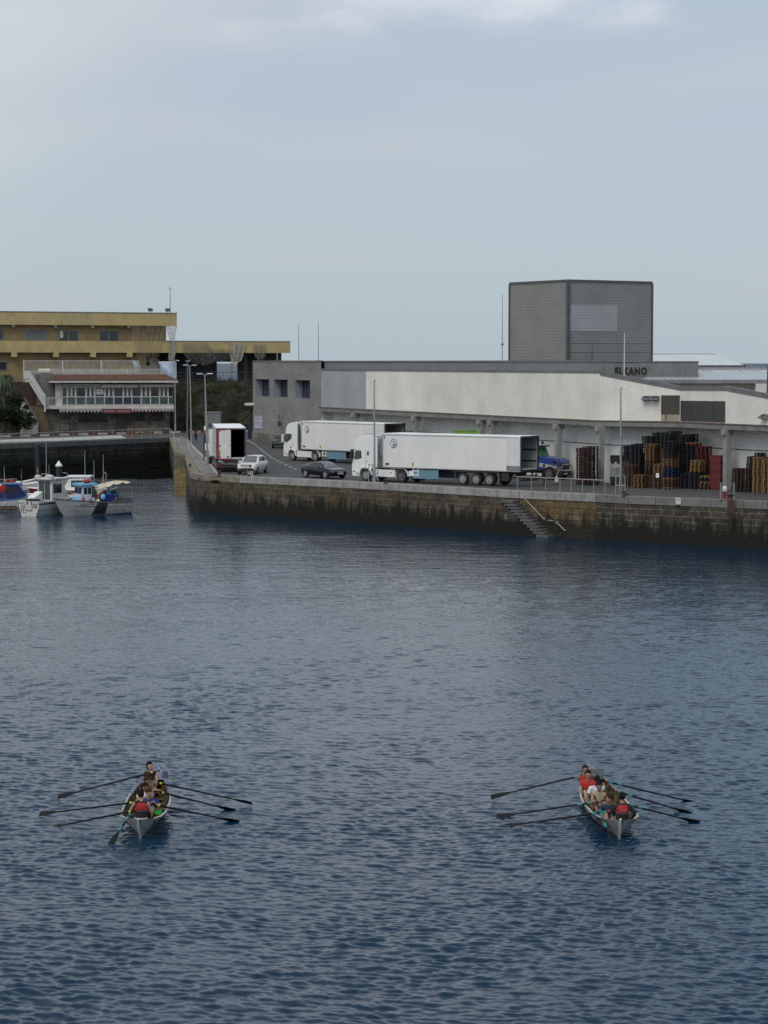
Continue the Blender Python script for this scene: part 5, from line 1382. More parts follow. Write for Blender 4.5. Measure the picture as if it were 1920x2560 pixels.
# ================================================================ LORRIES, CARS
RIM = M('wheel_rim', (.30,.30,.30), .4, metal=.25, var=.15, scale=6)
RIM_DARK = M('grey_rim', (.16,.16,.16), .4, metal=.5, var=.2)
LAMPG = M('headlamp_lens', (.50,.53,.55), .1, var=.1, coat=.5)
REDLENS = M('tail_lamp', (.22,.012,.012), .2, var=.1)
CHASSIS = M('chassis_black', (.022,.022,.024), .7, var=.4, scale=3, dirt=.3, dirtcol=(.07,.065,.06))
INNER = M('trailer_inside', (.30,.31,.31), .5, var=.12, scale=.6, dirt=.2)
SEALS = M('door_seal', (.035,.035,.037), .6)
NAVYLOGO = M('logo_navy', (.022,.028,.13), .5)
YELST = M('sticker_yellow', (.42,.36,.03), .6)
def wheel(parent, x, y, r=.5, w=.30, rimmat=RIM, out=1, hub=.55):
    m = MB(); h = w/2
    m.lathe([(r*.60,-h),(r*.93,-h),(r,-h*.7),(r,h*.7),(r*.93,h),(r*.60,h)], 24, c=(x,y,r), axis='y')
    o = m.build('wheel', RUBBER, parent, smooth='auto')
    q = MB(); s = out
    q.lathe([(r*.63, s*h*1.004),(r*.61, s*h*1.07),(r*.50, s*h*1.03),(r*.30, s*h*1.02),(r*.27, s*h*1.18),(r*.12, s*h*1.22),(.0, s*h*1.22)], 20, c=(x,y,r), axis='y')
    q.build('rim', rimmat, o, smooth='auto')
    if hub:
        q = MB()
        for k in range(10):
            a = k*.6283; q.ell((x+math.cos(a)*r*.42, y+s*h*1.035, r+math.sin(a)*r*.42), (r*.065, .010, r*.065), 6, 4)
        q.build('rim_holes', BLACK, o)
    return o
def logo(parent, x, y, z, R_):
    m = MB(); n = 28
    for k in range(n):
        a, b = 6.2832*k/n, 6.2832*(k+1)/n
        m.poly([(x-math.cos(q)*r, y, z+math.sin(q)*r*1.08) for q, r in ((a,R_),(b,R_),(b,R_*.9),(a,R_*.9))])
    for z0, z1, x0 in ((-.75,-.95,-1),(-.38,-.58,-.55),(.02,-.18,.1)):
        zz0, zz1 = z0*R_*1.05, z1*R_*1.05; w = R_*math.sqrt(max(1-z1*z1,.02))*.97
        m.poly([(x+w*(-x0 if x0 > -1 else 1)*(1 if x0 > -1 else 1) if False else x+(-x0)*w*.9, y, z+zz0),(x-w, y, z+zz0+R_*.03),(x-w, y, z+zz1+R_*.03),(x+(-x0)*w*.9, y, z+zz1)])
    for a in (1.57, 2.35, .9): 
        c, s = math.cos(a), math.sin(a); m.poly([(x-c*R_*.25+s*.012, y, z+s*R_*.25),(x-c*R_*.25-s*.012, y, z+s*R_*.25),(x-c*R_*.95-s*.012, y, z+s*R_*.95),(x-c*R_*.95+s*.012, y, z+s*R_*.95)])
    for k in range(12):
        a, b = 6.2832*k/12, 6.2832*(k+1)/12
        m.poly([(x-math.cos(q)*r, y, z+.1*R_+math.sin(q)*r) for q, r in ((a,R_*.42),(b,R_*.42),(b,R_*.34),(a,R_*.34))])
    m.build('logo', NAVYLOGO, parent, fixn=False)
def artic(label, pos, yaw, newer, door_open=True):
    t = thing('articulated_lorry', label, 'lorry', pos, yaw, 'white articulated lorries on the quay')
    # ---- cab
    if newer:
        prof = [(1.38,.38),(1.46,.75),(1.46,1.45),(1.36,1.75),(1.10,2.75),(1.06,3.05),(.86,3.52),(.50,3.78),(-.55,3.92),(-.86,3.90),(-.86,1.05),(-.75,1.02),(.62,1.02),(.62,.38)]
    else:
        prof = [(1.38,.38),(1.46,.75),(1.46,1.40),(1.38,1.70),(1.20,2.62),(1.34,2.70),(1.26,3.05),(1.02,3.50),(.62,3.72),(-.30,3.86),(-.92,3.86),(-.92,1.05),(-.75,1.02),(.62,1.02),(.62,.38)]
    m = MB(); m.prism(prof, 'y', -1.22, 1.22); cab = m.build('cab', CAB_WHITE, t, bevel=.07)
    m = MB(); m.hexa([(1.44,-1.14,1.74),(1.44,1.14,1.74),(1.20,1.08,2.58),(1.20,-1.08,2.58),(1.46,-1.14,1.76),(1.46,1.14,1.76),(1.235,1.08,2.58),(1.235,-1.08,2.58)]); m.build('windscreen', GLASS, cab)
    for s in (1, -1):
        y = s*1.222
        m = MB()
        if newer:
            sh = [(1.22,1.98),(1.08,2.72),(.20,2.72),(.06,2.60),(.10,2.30),(.24,2.16),(.92,1.80)]
        else: sh = [(1.18,1.86),(1.06,2.56),(.46,2.56),(.42,1.92),(1.0,1.78)]
        m.prism(sh, 'y', y-s*.02, y+s*.012); w = m.build('side_window', SEALS, cab)
        m = MB(); c = (sum(p[0] for p in sh)/len(sh), sum(p[1] for p in sh)/len(sh))
        m.prism([(c[0]+(p[0]-c[0])*.84, c[1]+(p[1]-c[1])*.84) for p in sh], 'y', y, y+s*.02); m.build('pane', GLASS_GREEN, w)
        m = MB(); m.box((1.28, s*1.42, 2.25), (.16,.22,.80)); m.tube([(1.15,s*1.2,2.62),(1.26,s*1.40,2.6)], .03, 6); m.build('mirror', CAB_WHITE if newer else BLACK, cab, bevel=.03)
        m = MB(); m.box((1.44, s*.98, .86), (.06,.36,.26)); m.build('headlight', LAMPG, cab, bevel=.02)
        m = MB()   # wheel arch lip
        n = 12; pts = [(math.cos(a)*.66, s*1.235, .52+math.sin(a)*.66) for a in [math.pi*k/n for k in range(n+1)]]
        m.tube(pts, (.075,.055), 6, side=(0,1,0)); m.build('wheel_arch', CAB_WHITE, cab, smooth='auto')
        m = MB(); m.prism([(1.40,.42),(1.44,.92),(.72,.92),(.66,.42)], 'y', s*1.10, s*1.235); m.build('bumper_corner', CAB_WHITE, cab, bevel=.03)
        m = MB(); m.bx(.78, .95, s*1.236-.004, s*1.236+.004, .56, .68); m.bx(1.12,1.3, s*1.236-.004, s*1.236+.004, .74, .84); m.build('step_recess', BLACK, cab)
        m = MB(); m.bx(-.02,.0, s*1.223-.003, s*1.223+.003, 1.1, 2.7 if newer else 2.6); m.bx(-.22,-.02, s*1.223-.004, s*1.223+.004, 1.62, 1.68); m.build('door_line', MIDGREY, cab)
        # air deflector behind the cab
        m = MB(); m.prism([(-.93,1.2),(-.93,3.78),(-1.22,3.6),(-1.22,1.2)], 'y', s*1.13, s*1.19); m.build('air_deflector', CAB_WHITE if not newer else DARKGREY, cab)
        # side skirt and rear mudguard of the tractor
        m = MB(); m.bx(-3.02,-.72, s*.95, s*1.20, .40, 1.02); m.build('side_skirt', CAB_WHITE, t, bevel=.05)
        m = MB(); m.bx(-2.7,-2.55, s*1.201, s*1.208, .72,.82); m.bx(-1.0,-.88, s*1.201, s*1.208, .72,.80); m.build('marker_lamp', YELST if newer else REDLENS, t)
        m = MB(); pts = [(-3.75+math.cos(a)*.63, s*.98, .50+math.sin(a)*.63) for a in [math.pi*k/12 for k in range(-1, 13)]]
        m.tube(pts, (.24,.035), 6, side=(0,1,0)); m.build('mudguard', CAB_WHITE, t)
        m = MB(); m.bx(-5.05,-4.45, s*.85, s*1.15, .55, 1.0); m.build('rear_fairing', CAB_WHITE if not newer else MIDGREY, t, bevel=.04)
        wheel(t, 0, s*1.05, rimmat=RIM, out=s); wheel(t, -3.75, s*.98, w=.5, rimmat=RIM if newer else RIM_DARK, out=s)
    m = MB(); m.bx(1.45,1.475,-.9,.9,.95,1.62); m.bx(1.36,1.40,-.85,.85,.42,.7); m.build('grille', BLACK, cab)
    m = MB(); m.tube([(.35,.75,3.86),(.35,.75,4.02)], .03, 6); m.tube([(.1,-.2,3.88),(.55,.3,3.95)], .03, 6); m.build('roof_horn', STEEL, cab)
    m = MB(); m.bx(-5.0,.6,-.45,.45,.55,1.0); m.bx(-14.6,-3.2,-.55,.55,.98,1.22); m.build('chassis', CHASSIS, t)
    m = MB(); m.bx(-1.75,-1.25,-.9,.9,2.2,3.6); m.build('cooling_unit', MIDGREY, t, bevel=.04)
    # ---- trailer
    x0, x1, W, z0, z1 = -15.7, -1.85, 1.28, 1.27, 4.06
    if newer: x0, x1 = -14.7, -1.6
    m = MB(); k = .07
    m.bx(x0+.1,x1,-W,W,z0,z0+.18); m.bx(x0+.1,x1,W-k,W,z0+.181,z1-.101); m.bx(x0+.1,x1,-W,-W+k,z0+.181,z1-.101); m.bx(x1-.09,x1-.001,-W+k+.001,W-k-.001,z0+.181,z1-.101)
    body = m.build('trailer_body', TRAILER_WHITE, t)
    m = MB(); m.bx(x0+.1,x1,-W-.004,W+.004,z1-.10,z1); m.build('trailer_roof', M('trailer_roof_white', (.80,.80,.79), .5, var=.06, scale=.5, dirt=.2), body, bevel=.03)
    m = MB(); m.bx(x0+.1,x1+.003,W-.05,W+.012,z1-.17,z1-.105); m.bx(x0+.1,x1+.003,W-.05,W+.012,z0-.06,z0+.015); m.bx(x1-.06,x1+.02,W-.05,W+.014,z0,z1-.1); m.build('edge_trim', M('trim_aluminium', (.42,.42,.42), .4, metal=.4), body)
    m = MB(); m.bx(x0+.11,x1-.1,W-k-.012,W-k-.002,z0+.19,z1-.11); m.bx(x0+.11,x1-.1,-W+k+.002,-W+k+.012,z0+.19,z1-.11); m.bx(x0+.11,x1-.1,-W+k,W-k,z1-.118,z1-.106); m.bx(x0+.11,x1-.1,-W+k+.02,W-k-.02,z0+.183,z0+.193); m.build('lining', INNER, body)
    for zz in (1.95, 2.85): 
        m = MB(); m.bx(x0+.2,x1-.3,-W+k+.013,-W+k+.04,zz,zz+.14); m.build('load_rail', SEALS, body)
    m = MB(); m.bx(x0,x0+.099,W-.12,W,z0,z1); m.bx(x0,x0+.099,-W,-W+.12,z0,z1); m.bx(x0,x0+.099,-W+.121,W-.121,z1-.14,z1); m.bx(x0,x0+.099,-W+.121,W-.121,z0-.05,z0+.12); m.build('rear_frame', SEALS, body)
    m = MB(); m.bx(x0+.1,x0+1.38,W+.02,W+.085,z0+.06,z1-.16); dr = m.build('rear_door', M('door_white', (.66,.66,.645), .45, var=.05, dirt=.2, streak=.2), body)
    m = MB(); m.bx(x0+.1,x0+1.38,W+.086,W+.092,z0+.07,z0+.42); m.build('kick_plate', MIDGREY, dr)
    m = MB(); m.bx(x0+.1,x0+1.3,-W-.085,-W-.02,z0+.06,z1-.16); m.build('rear_door', TRAILER_WHITE, body)
    m = MB(); m.bx(-9.1+1.6,-4.9,W-.14,W-.09,.38,1.12) if not newer else m.bx(-8.6,-5.6,W-.14,W-.09,.38,1.15); m.build('side_panel', SKIRT_BLUE, body)
    m = MB(); m.bx(-8.6,-5.0,-W+.09,-W+.14,.38,1.12); m.build('side_panel', SKIRT_BLUE, body)
    m = MB()
    for x in (-5.0,-5.5): m.bx(x,x+.09,W-.2,W-.06,.55,1.2)
    m.bx(-5.5,-4.9,W-.19,W-.07,.62,.72); m.bx(-5.5,-4.9,W-.19,W-.07,.95,1.03); m.build('side_guard', WHITE, body)
    m = MB()
    for s in (1,-1): m.bx(-5.75,-5.6,s*.75-.08,s*.75+.08,.25,1.2); m.bx(-5.8,-5.55,s*.75-.14,s*.75+.14,.2,.25)
    m.build('landing_leg', CHASSIS, t)
    m = MB(); m.bx(-13.5,-9.1,W-.35,W-.12,1.06,1.16); m.bx(-13.52,-13.42,W-.34,W-.13,.5,1.16); m.bx(-9.2,-9.1,W-.34,W-.13,.5,1.16); m.build('mudguard', DARKGREY, t)
    for x in (-9.95,-11.25,-12.55):
        for s in (1,-1): wheel(t, x, s*1.06, r=.5, w=.36, rimmat=RIM, out=s)
    m = MB(); m.bx(-14.4,-13.7,.7,1.15,.45,1.15); m.bx(x0+.05,x0+.2,-1.2,1.2,.45,.62); m.bx(x0+.2,x0+.3,-.7,-.6,.5,1.2); m.bx(x0+.2,x0+.3,.6,.7,.5,1.2); m.build('rear_bumper', CHASSIS, t)
    for s in (1,-1):
        m = MB(); m.bx(x0+.03,x0+.06,s*.9-.22,s*.9+.22,.85,1.0); m.build('tail_light', REDLENS, t)
    logo(body, x1-1.15 if not newer else x1-.95, W+.008, z1-.85, .36)
    m = MB(); m.bx(x1-3.2,x1-3.0,W+.001,W+.008,z0+.12,z0+.42); m.build('yellow_sticker', YELST, body)
    m = MB(); m.bx(x1-.7,x1-.25,W+.001,W+.008,z0+.18,z0+.28); m.bx(x1-.62,x1-.33,W+.001,W+.0075,z0+.13,z0+.33); m.build('maker_plate', DARKGREY, body)
    m = MB(); m.bx(x1-.28,x1-.10,W+.001,W+.008,z1-.46,z1-.20); m.build('corner_sticker', M('sticker_lavender', (.25,.24,.34), .6), body)
    if not newer:
        m = MB(); m.ell((-.25,1.226,2.35),(.13,.008,.22),12,8); e = m.build('cab_crest', BLUE, cab)
        m = MB(); m.ell((-.25,1.23,2.47),(.10,.008,.09),10,6); m.build('crest_top', M('crest_gold', (.35,.33,.12), .5), e)
    else:
        m = MB(); m.lathe([(.13,-.004),(.13,.004)], 14, c=(.27,1.236,2.42), axis='y'); e = m.build('window_disc', OFFWHITE, cab)
        m = MB(); m.bx(.12,.28,1.222,1.229,1.24,1.46); m.build('filler_cap', BLACK, cab)
    return t
YAW1 = math.atan2(.604, -.797)
f1 = at(917, 1202.5, Q+.005)
n1 = Vector((-math.sin(YAW1), math.cos(YAW1), 0))
artic('nearer white articulated lorry with an open empty trailer parked along the quay edge', f1-n1*1.05, YAW1, False)
YAW2 = math.atan2(.765, -.645)
f2 = at(733.5, 1151.5, Q+.005); n2 = Vector((-math.sin(YAW2), math.cos(YAW2), 0))
artic('farther white articulated lorry parked behind the dark saloon car', f2-n2*1.05, YAW2, True)

# ---- white box lorry seen from behind
yaw = math.atan2(.990, -.10)
bl = thing('box_lorry', 'white lorry seen from behind with one red framed door shut and the other half open', 'lorry', at(577.5, 1181, Q+.005), yaw)
Lb, W, z0, z1 = 13.2, 1.32, 1.20, 4.06
m = MB(); k = .06
m.bx(.1,Lb,-W,W,z0,z0+.15); m.bx(.1,Lb,W-k,W,z0+.151,z1-.081); m.bx(.1,Lb,-W,-W+k,z0+.151,z1-.081); m.bx(Lb-.08,Lb-.001,-W+k+.001,W-k-.001,z0+.151,z1-.081)
bd = m.build('box_body', M('box_side_white', (.52,.52,.51), .5, var=.06, scale=.6, dirt=.3, streak=.3), bl)
m = MB(); m.bx(.0,Lb,-W-.02,W+.02,z1-.08,z1); m.build('roof', M('lorry_roof_white', (.84,.84,.83), .5, var=.05), bd, bevel=.02)
m = MB(); m.bx(.2,Lb-.1,W-k-.012,W-k-.002,z0+.16,z1-.09); m.bx(.2,Lb-.1,-W+k+.002,-W+k+.012,z0+.16,z1-.09); m.bx(.2,Lb-.1,-W+k,W-k,z0+.152,z0+.16); m.bx(.2,Lb-.1,-W+k,W-k,z1-.092,z1-.084); m.bx(Lb-.11,Lb-.09,-W+k+.02,W-k-.02,z0+.17,z1-.1)
m.build('lining', M('dark_lining', (.030,.032,.036), .6, var=.3), bd)
m = MB(); m.bx(-.02,.1,W-.14,W,z0-.05,z1-.085); m.bx(-.02,.1,-W,-W+.10,z0-.05,z1-.085); m.bx(-.02,.1,-W+.101,W-.141,z1-.2,z1-.085); m.build('rear_frame', SEALS, bd)
m = MB(); m.bx(-.035,-.021,W-.26,W-.12,z0-.02,z1-.16); m.bx(-.035,-.021,.0,W-.261,z0-.04,z0+.07); m.bx(-.035,-.021,0,W-.261,z1-.22,z1-.16); m.build('red_frame', RED, bd)
m = MB(); m.bx(-.03,.03,.02,W-.24,z0+.071,z1-.221); dr = m.build('rear_door', M('rear_door_white', (.66,.655,.63), .5, var=.06, dirt=.3, streak=.2), bd)
m = MB()
for z in (1.4,2.4,3.8): m.bx(-.05,-.031,W-.42,W-.24,z-.05,z+.05)
m.bx(-.05,-.031,.62-.17,.62+.17,3.82,3.9); m.bx(-.05,-.031,.15,.4,1.36,1.46); m.bx(-.05,-.031,.1,.17,2.38,2.5); m.build('hinges', DARKGREY, dr)
m = MB(); m.bx(-.042,-.036,W-.36,W-.14,1.48,2.02); m.build('orange_plate', M('orange_plate', (.34,.11,.02), .6), bd)
m = MB(); m.bx(-.05,.0,.0,.03,z0,z1-.2); m.build('lock_rod', STEEL, dr)
m = MB(); m.bx(.12,1.4,-W-.07,-W-.012,z0+.05,z1-.15); m.build('rear_door', M('folded_door_grey', (.22,.225,.23), .5), bd)
m = MB(); m.bx(.05,.30,-1.25,1.25,.42,.62); m.bx(.1,Lb,-.5,.5,.8,1.18); m.bx(.03,.1,-W,W,.95,z0-.052); m.build('chassis', CHASSIS, bl)
for s in (1,-1):
    m = MB(); m.bx(.0,.04,s*.95-.18,s*.95+.18,.92,1.08); m.build('reverse_lamp', M('pale_lens', (.22,.32,.38), .3), bl)
    m = MB(); m.bx(.0,.05,s*1.0-.20,s*1.0+.20,.66,.84); m.build('tail_light', REDLENS, bl)
    for x in (1.6,2.9,4.2): wheel(bl, x, s*1.1, r=.48, w=.36, rimmat=RIM_DARK, out=s, hub=0)
    m = MB(); m.bx(5.5,11.5,s*1.22-.03,s*1.22+.03,.45,1.1); m.build('side_guard', DARKGREY, bl)
m = MB(); m.bx(.02,.04,-.28,.28,.72,.84); m.build('number_plate', MIDGREY, bl); m = MB(); m.bx(.0,.03,-.5,.5,.86,.94); m.build('red_plate', DARKRED, bl)
m = MB(); m.M = Matrix.Translation((14.9,.5,0)) @ Matrix.Rotation(.09,4,'Z')
m.prism([(-1,.9),(1.3,.4),(1.35,1.7),(1.1,2.8),(.9,3.3),(-1,3.5)], 'y', -1.22, 1.22); cb_ = m.build('cab', CAB_WHITE, bl, bevel=.07)
m = MB()
m.box((15.3,1.95,3.55),(.25,.30,.42)); m.build('roof_box', CAB_WHITE, cb_, bevel=.04)
m = MB(); m.box((15.5,1.98,2.45),(.2,.26,.85)); m.tube([(15.5,1.7,2.7),(15.5,1.95,2.7)],.03,6); m.build('mirror', M('mirror_navy', (.02,.03,.07), .3), cb_, bevel=.04)
m = MB(); m.box((15.6,1.9,1.75),(.5,.2,.7)); m.build('side_step', WHITE, cb_, bevel=.04)
for s in (1,-1): wheel(bl, 15.2, .5+s*1.0, r=.48, w=.3, out=s, hub=0)

# ---- cars: one lofted shell per car
def interp(tab, x):
    xs_ = [p[0] for p in tab]; return float(np.interp(x, xs_, [p[1] for p in tab]))
class Car:
    def __init__(s, bot, belt, roof, half, halfroof): s.t = (bot, belt, roof, half, halfroof)
    def sec(s, x):
        b, e, r, w, wr = [interp(t, x) for t in s.t]
        if r < e+.02: r = e+.02
        k = min((r-e)/.25, 1.)
        wr = w*.86*(1-k)+wr*k
        return [(w*.90,b),(w*.985,b+(e-b)*.22),(w,b+(e-b)*.55),(w*.985,b+(e-b)*.86),(w*.945,e),(wr+(w*.945-wr)*.12,e+(r-e)*.86),(wr*.82,r-.015*k),(wr*.4,r),(0,r+.006)]
    def pt(s, x, j, side):
        q = s.sec(x); j0 = int(min(j, 7.999)); f = j-j0
        a, b = q[j0], q[j0+1]; return Vector((x, side*(a[0]+(b[0]-a[0])*f), a[1]+(b[1]-a[1])*f))
def smooth_tab(tab, n=3): return tab
def car_build(label, cat_name, pos, yaw, shell, xr, paint, wheels, rw, glass, rimmat, extras, group='cars parked on the quay', arch=BLACK):
    t = thing(cat_name, label, 'car', pos, yaw, group)
    xs_ = np.linspace(xr[0], xr[1], 46); m = MB(); rows = []
    for x in xs_:
        q = shell.sec(x); rows.append([Vector((x, a, b)) for a, b in q]+[Vector((x, -a, b)) for a, b in q[-2::-1]])
    n = len(rows[0])
    m.v = [p for r_ in rows for p in r_]
    for i in range(len(rows)-1):
        for j in range(n-1): m.f.append([i*n+j, i*n+j+1, (i+1)*n+j+1, (i+1)*n+j]); m.m.append(0)
        m.f.append([i*n+n-1, i*n, (i+1)*n, (i+1)*n+n-1]); m.m.append(0)
    m.f.append(list(range(n))); m.m.append(0); m.f.append([(len(rows)-1)*n+j for j in range(n)]); m.m.append(0)
    body = m.build('body', paint, t, smooth='auto')
    def patch(name, mat, quads, side, off=.012):
        # quads: polygon of (x, j) in shell coordinates
        g = MB(); (xa0, ja0), (xb0, jb0), (xb1, jb1), (xa1, ja1) = quads; N_ = 8
        P = []
        for a in range(N_+1):
            for b in range(N_+1):
                u, v = a/N_, b/N_
                x = (xa0*(1-u)+xb0*u)*(1-v)+(xa1*(1-u)+xb1*u)*v; j = (ja0*(1-u)+jb0*u)*(1-v)+(ja1*(1-u)+jb1*u)*v
                p = shell.pt(x, j, side); e = .02
                du = shell.pt(x+e, j, side)-shell.pt(x-e, j, side); dv = shell.pt(x, min(j+e,8), side)-shell.pt(x, j-e, side)
                nn = du.cross(dv)
                if nn.length > 1e-9: nn.normalize()
                if nn.z < -.05 or (abs(nn.z) < .3 and nn.y*side < 0): nn = -nn
                P.append(p+nn*off)
        g.v = P; w = N_+1
        for a in range(N_):
            for b in range(N_): g.f.append([a*w+b, a*w+b+1, (a+1)*w+b+1, (a+1)*w+b]); g.m.append(0)
        return g.build(name, mat, body, smooth=True)
    def front_patch(name, mat, x0, x1, off=.012, j0=5.6):
        # windscreen or rear window, across both halves
        g = MB(); N_ = 8; js = [j0+(8-j0)*k/5 for k in range(6)]
        P = []
        for a in range(N_+1):
            x = x0+(x1-x0)*a/N_; row = [shell.pt(x, j, 1) for j in js]+[shell.pt(x, j, -1) for j in js[-2::-1]]
            P += [p+Vector(((x1 > x0 and -1 or 1)*0, 0, off)) for p in row]
        g.v = P; w = 11
        for a in range(N_):
            for b in range(w-1): g.f.append([a*w+b, a*w+b+1, (a+1)*w+b+1, (a+1)*w+b]); g.m.append(0)
        return g.build(name, mat, body, smooth=True)
    for wx in wheels:
        for s in (1,-1):
            hw = interp(shell.t[3], wx)
            a = MB(); a.lathe([(rw*1.16, -.02),(rw*1.16, .02)], 22, c=(wx, s*(hw*.965), rw*1.0), axis='y'); a.build('wheel_arch', arch, body)
            wheel(t, wx, s*(hw-.085), r=rw, w=.22, rimmat=rimmat, out=s, hub=1)
    extras(t, body, patch, front_patch)
    return t
def plate(par, x, z, mat=WHITE, nx=1):
    m = MB(); m.bx(x-.012, x+.012, -.26, .26, z-.055, z+.055); o = m.build('number_plate', mat, par)
    m = MB()
    for k in range(6): m.bx(x+nx*.0121, x+nx*.014, -.2+k*.07, -.16+k*.07, z-.03, z+.03)
    m.build('plate_characters', BLACK, o)
# white suv
suv = Car([(-2.1,.42),(-1.9,.30),(1.8,.28),(2.1,.42)], [(-2.12,.95),(-2.0,1.02),(-1.2,1.06),(.75,1.02),(1.2,1.0),(1.9,.93),(2.1,.78)],
          [(-2.12,.98),(-2.02,1.2),(-1.72,1.57),(-1.3,1.63),(.1,1.63),(.45,1.58),(1.05,1.06),(1.2,1.02),(2.1,.8)], [(-2.12,.80),(-1.9,.89),(1.6,.90),(2.0,.82),(2.1,.76)], [(-2,.60),(-1.3,.63),(.2,.63),(1.1,.70)])
def suv_x(t, body, patch, fp):
    fp('windscreen', glass_mat('screen_grey', (.11,.12,.125), .1), .40, 1.10); fp('rear_window', GLASS, -2.0, -1.70)
    for s in (1,-1):
        patch('front_side_window', GLASS, [(.62,4.12),(-.28,4.12),(-.28,4.92),(.22,4.92)], s); patch('rear_side_window', GLASS, [(-.38,4.12),(-1.25,4.12),(-1.25,4.92),(-.38,4.92)], s); patch('quarter_window', GLASS, [(-1.36,4.2),(-1.72,4.35),(-1.66,4.8),(-1.36,4.9)], s)
        m = MB(); m.tube([(.1,s*.56,1.66),(-.1,s*.57,1.73),(-1.2,s*.57,1.73),(-1.4,s*.56,1.66)], .03, 6); m.build('roof_rail', DARKGREY, body)
        m = MB(); m.ell((.62,s*1.02,1.08),(.10,.12,.08),10,6); m.build('mirror', WHITE, body, smooth=True)
        m = MB(); m.hexa([(1.93,s*.52,.78),(1.80,s*.83,.78),(1.70,s*.83,.92),(1.93,s*.52,.90),(2.11,s*.50,.78),(1.98,s*.84,.78),(1.93,s*.84,.92),(2.06,s*.50,.90)]); m.build('headlight', LAMPG, body, bevel=.02)
        patch('sill_trim', BLACK, [(1.3,.02),(-1.3,.02),(-1.3,.75),(1.3,.75)], s); m = MB(); m.box((2.07,s*.6,.50),(.06,.14,.1)); m.build('fog_lamp', STEEL, body)
    m = MB(); m.hexa([(2.03,-.50,.74),(2.03,.50,.74),(2.03,.50,.90),(2.03,-.50,.90),(2.14,-.48,.74),(2.14,.48,.74),(2.10,.48,.89),(2.10,-.48,.89)]); g = m.build('grille', MIDGREY, body)
    m = MB(); m.box((2.135,0,.82),(.02,.34,.07)); m.build('badge', ALU, g)
    m = MB(); m.hexa([(2.0,-.78,.36),(2.0,.78,.36),(2.0,.78,.56),(2.0,-.78,.56),(2.13,-.66,.40),(2.13,.66,.40),(2.14,.68,.56),(2.14,-.68,.56)]); m.build('front_bumper', BLACK, body, bevel=.03)
    plate(body, 2.15, .62)
yaw = math.atan2(-.975, -.22)
car_build('white four by four car facing the water behind the sitting person', 'parked_car', at(648, 1184.5, Q+.005)+Vector((-.62,.6,0)), yaw, suv, (-2.12,2.10), M('suv_white', (.74,.745,.74), .25, var=.03, coat=.5), (-1.33,1.34), .35, GLASS, RIM, suv_x)
sed = Car([(-2.38,.45),(-2.1,.30),(2.05,.22),(2.38,.35)], [(-2.40,.88),(-2.2,.98),(-1.0,.98),(.9,.92),(1.4,.88),(2.1,.78),(2.38,.60)],
          [(-2.40,.90),(-2.2,1.0),(-1.75,1.14),(-1.0,1.36),(-.2,1.43),(.25,1.40),(.6,1.28),(1.22,.93),(1.5,.90),(2.38,.62)], [(-2.40,.70),(-2.1,.88),(-1.2,.95),(1.3,.94),(2.1,.86),(2.38,.66)], [(-2.2,.55),(-1.0,.56),(.2,.58),(1.2,.72)])
def sed_x(t, body, patch, fp):
    fp('windscreen', glass_mat('screen_blue', (.10,.125,.15), .05), .34, 1.20, j0=5.3); fp('rear_window', GLASS, -1.95, -.95)
    for s in (1,-1):
        patch('front_side_window', GLASS, [(.72,4.15),(-.30,4.15),(-.30,4.95),(.28,4.90)], s); patch('rear_side_window', GLASS, [(-.40,4.15),(-1.35,4.2),(-1.02,4.95),(-.40,4.95)], s)
        m = MB(); m.tube([shell_pt for shell_pt in (sed.pt(.85,4.05,s)+Vector((0,s*.012,0)), sed.pt(-.3,4.05,s)+Vector((0,s*.012,0)), sed.pt(-1.45,4.08,s)+Vector((0,s*.012,0)), sed.pt(-1.2,4.9,s)+Vector((0,s*.02,.02)), sed.pt(-.3,5.05,s)+Vector((0,s*.02,.02)), sed.pt(.3,5.05,s)+Vector((0,s*.02,.02)), sed.pt(.85,4.05,s)+Vector((0,s*.012,0)))], .014, 5); m.build('chrome_strip', ALU, body)
        m = MB(); m.ell((.70,s*1.03,.98),(.09,.11,.07),10,6); m.build('mirror', BLACK, body, smooth=True)
        m = MB(); m.hexa([(2.0,s*.42,.60),(1.78,s*.80,.62),(1.72,s*.80,.72),(2.0,s*.42,.66),(2.30,s*.46,.60),(2.02,s*.87,.62),(1.98,s*.86,.73),(2.25,s*.46,.67)]); m.build('headlight', LAMPG, body, bevel=.015)
        m = MB(); m.box((-2.33,s*.55,.82),(.06,.36,.08)); m.build('tail_light', REDLENS, body)
    m = MB(); m.hexa([(2.2,-.36,.36),(2.2,.36,.36),(2.2,.40,.62),(2.2,-.40,.62),(2.40,-.30,.36),(2.40,.30,.36),(2.37,.36,.60),(2.37,-.36,.60)]); g = m.build('grille', BLACK, body)
    m = MB(); m.tube([(2.41,-.30,.36),(2.385,-.37,.60),(2.385,.37,.60),(2.41,.30,.36)], .012, 5); m.build('grille_frame', ALU, g)
    m = MB()
    for k in range(4): m.tube([(2.395+.004,-.105+.07*k+.045*math.cos(a),.575+.045*math.sin(a)) for a in [6.2832*i/10 for i in range(11)]], .007, 4, cap=False)
    m.build('badge', ALU, g)
    plate(body, 2.405, .46)
yaw = math.atan2(-.79, .61)
w_f = at(814, 1197, Q+.005); hd = Vector((math.cos(yaw), math.sin(yaw), 0)); lf = Vector((-hd.y, hd.x, 0))
car_build('glossy black saloon car parked in front of the farther lorry', 'parked_car', w_f-hd*1.45+lf*.88, yaw, sed, (-2.40,2.38), M('black_car_paint', (.005,.006,.012), .2, var=.1, coat=.25, spec=.3), (-1.42,1.45), .34, GLASS, RIM, sed_x)
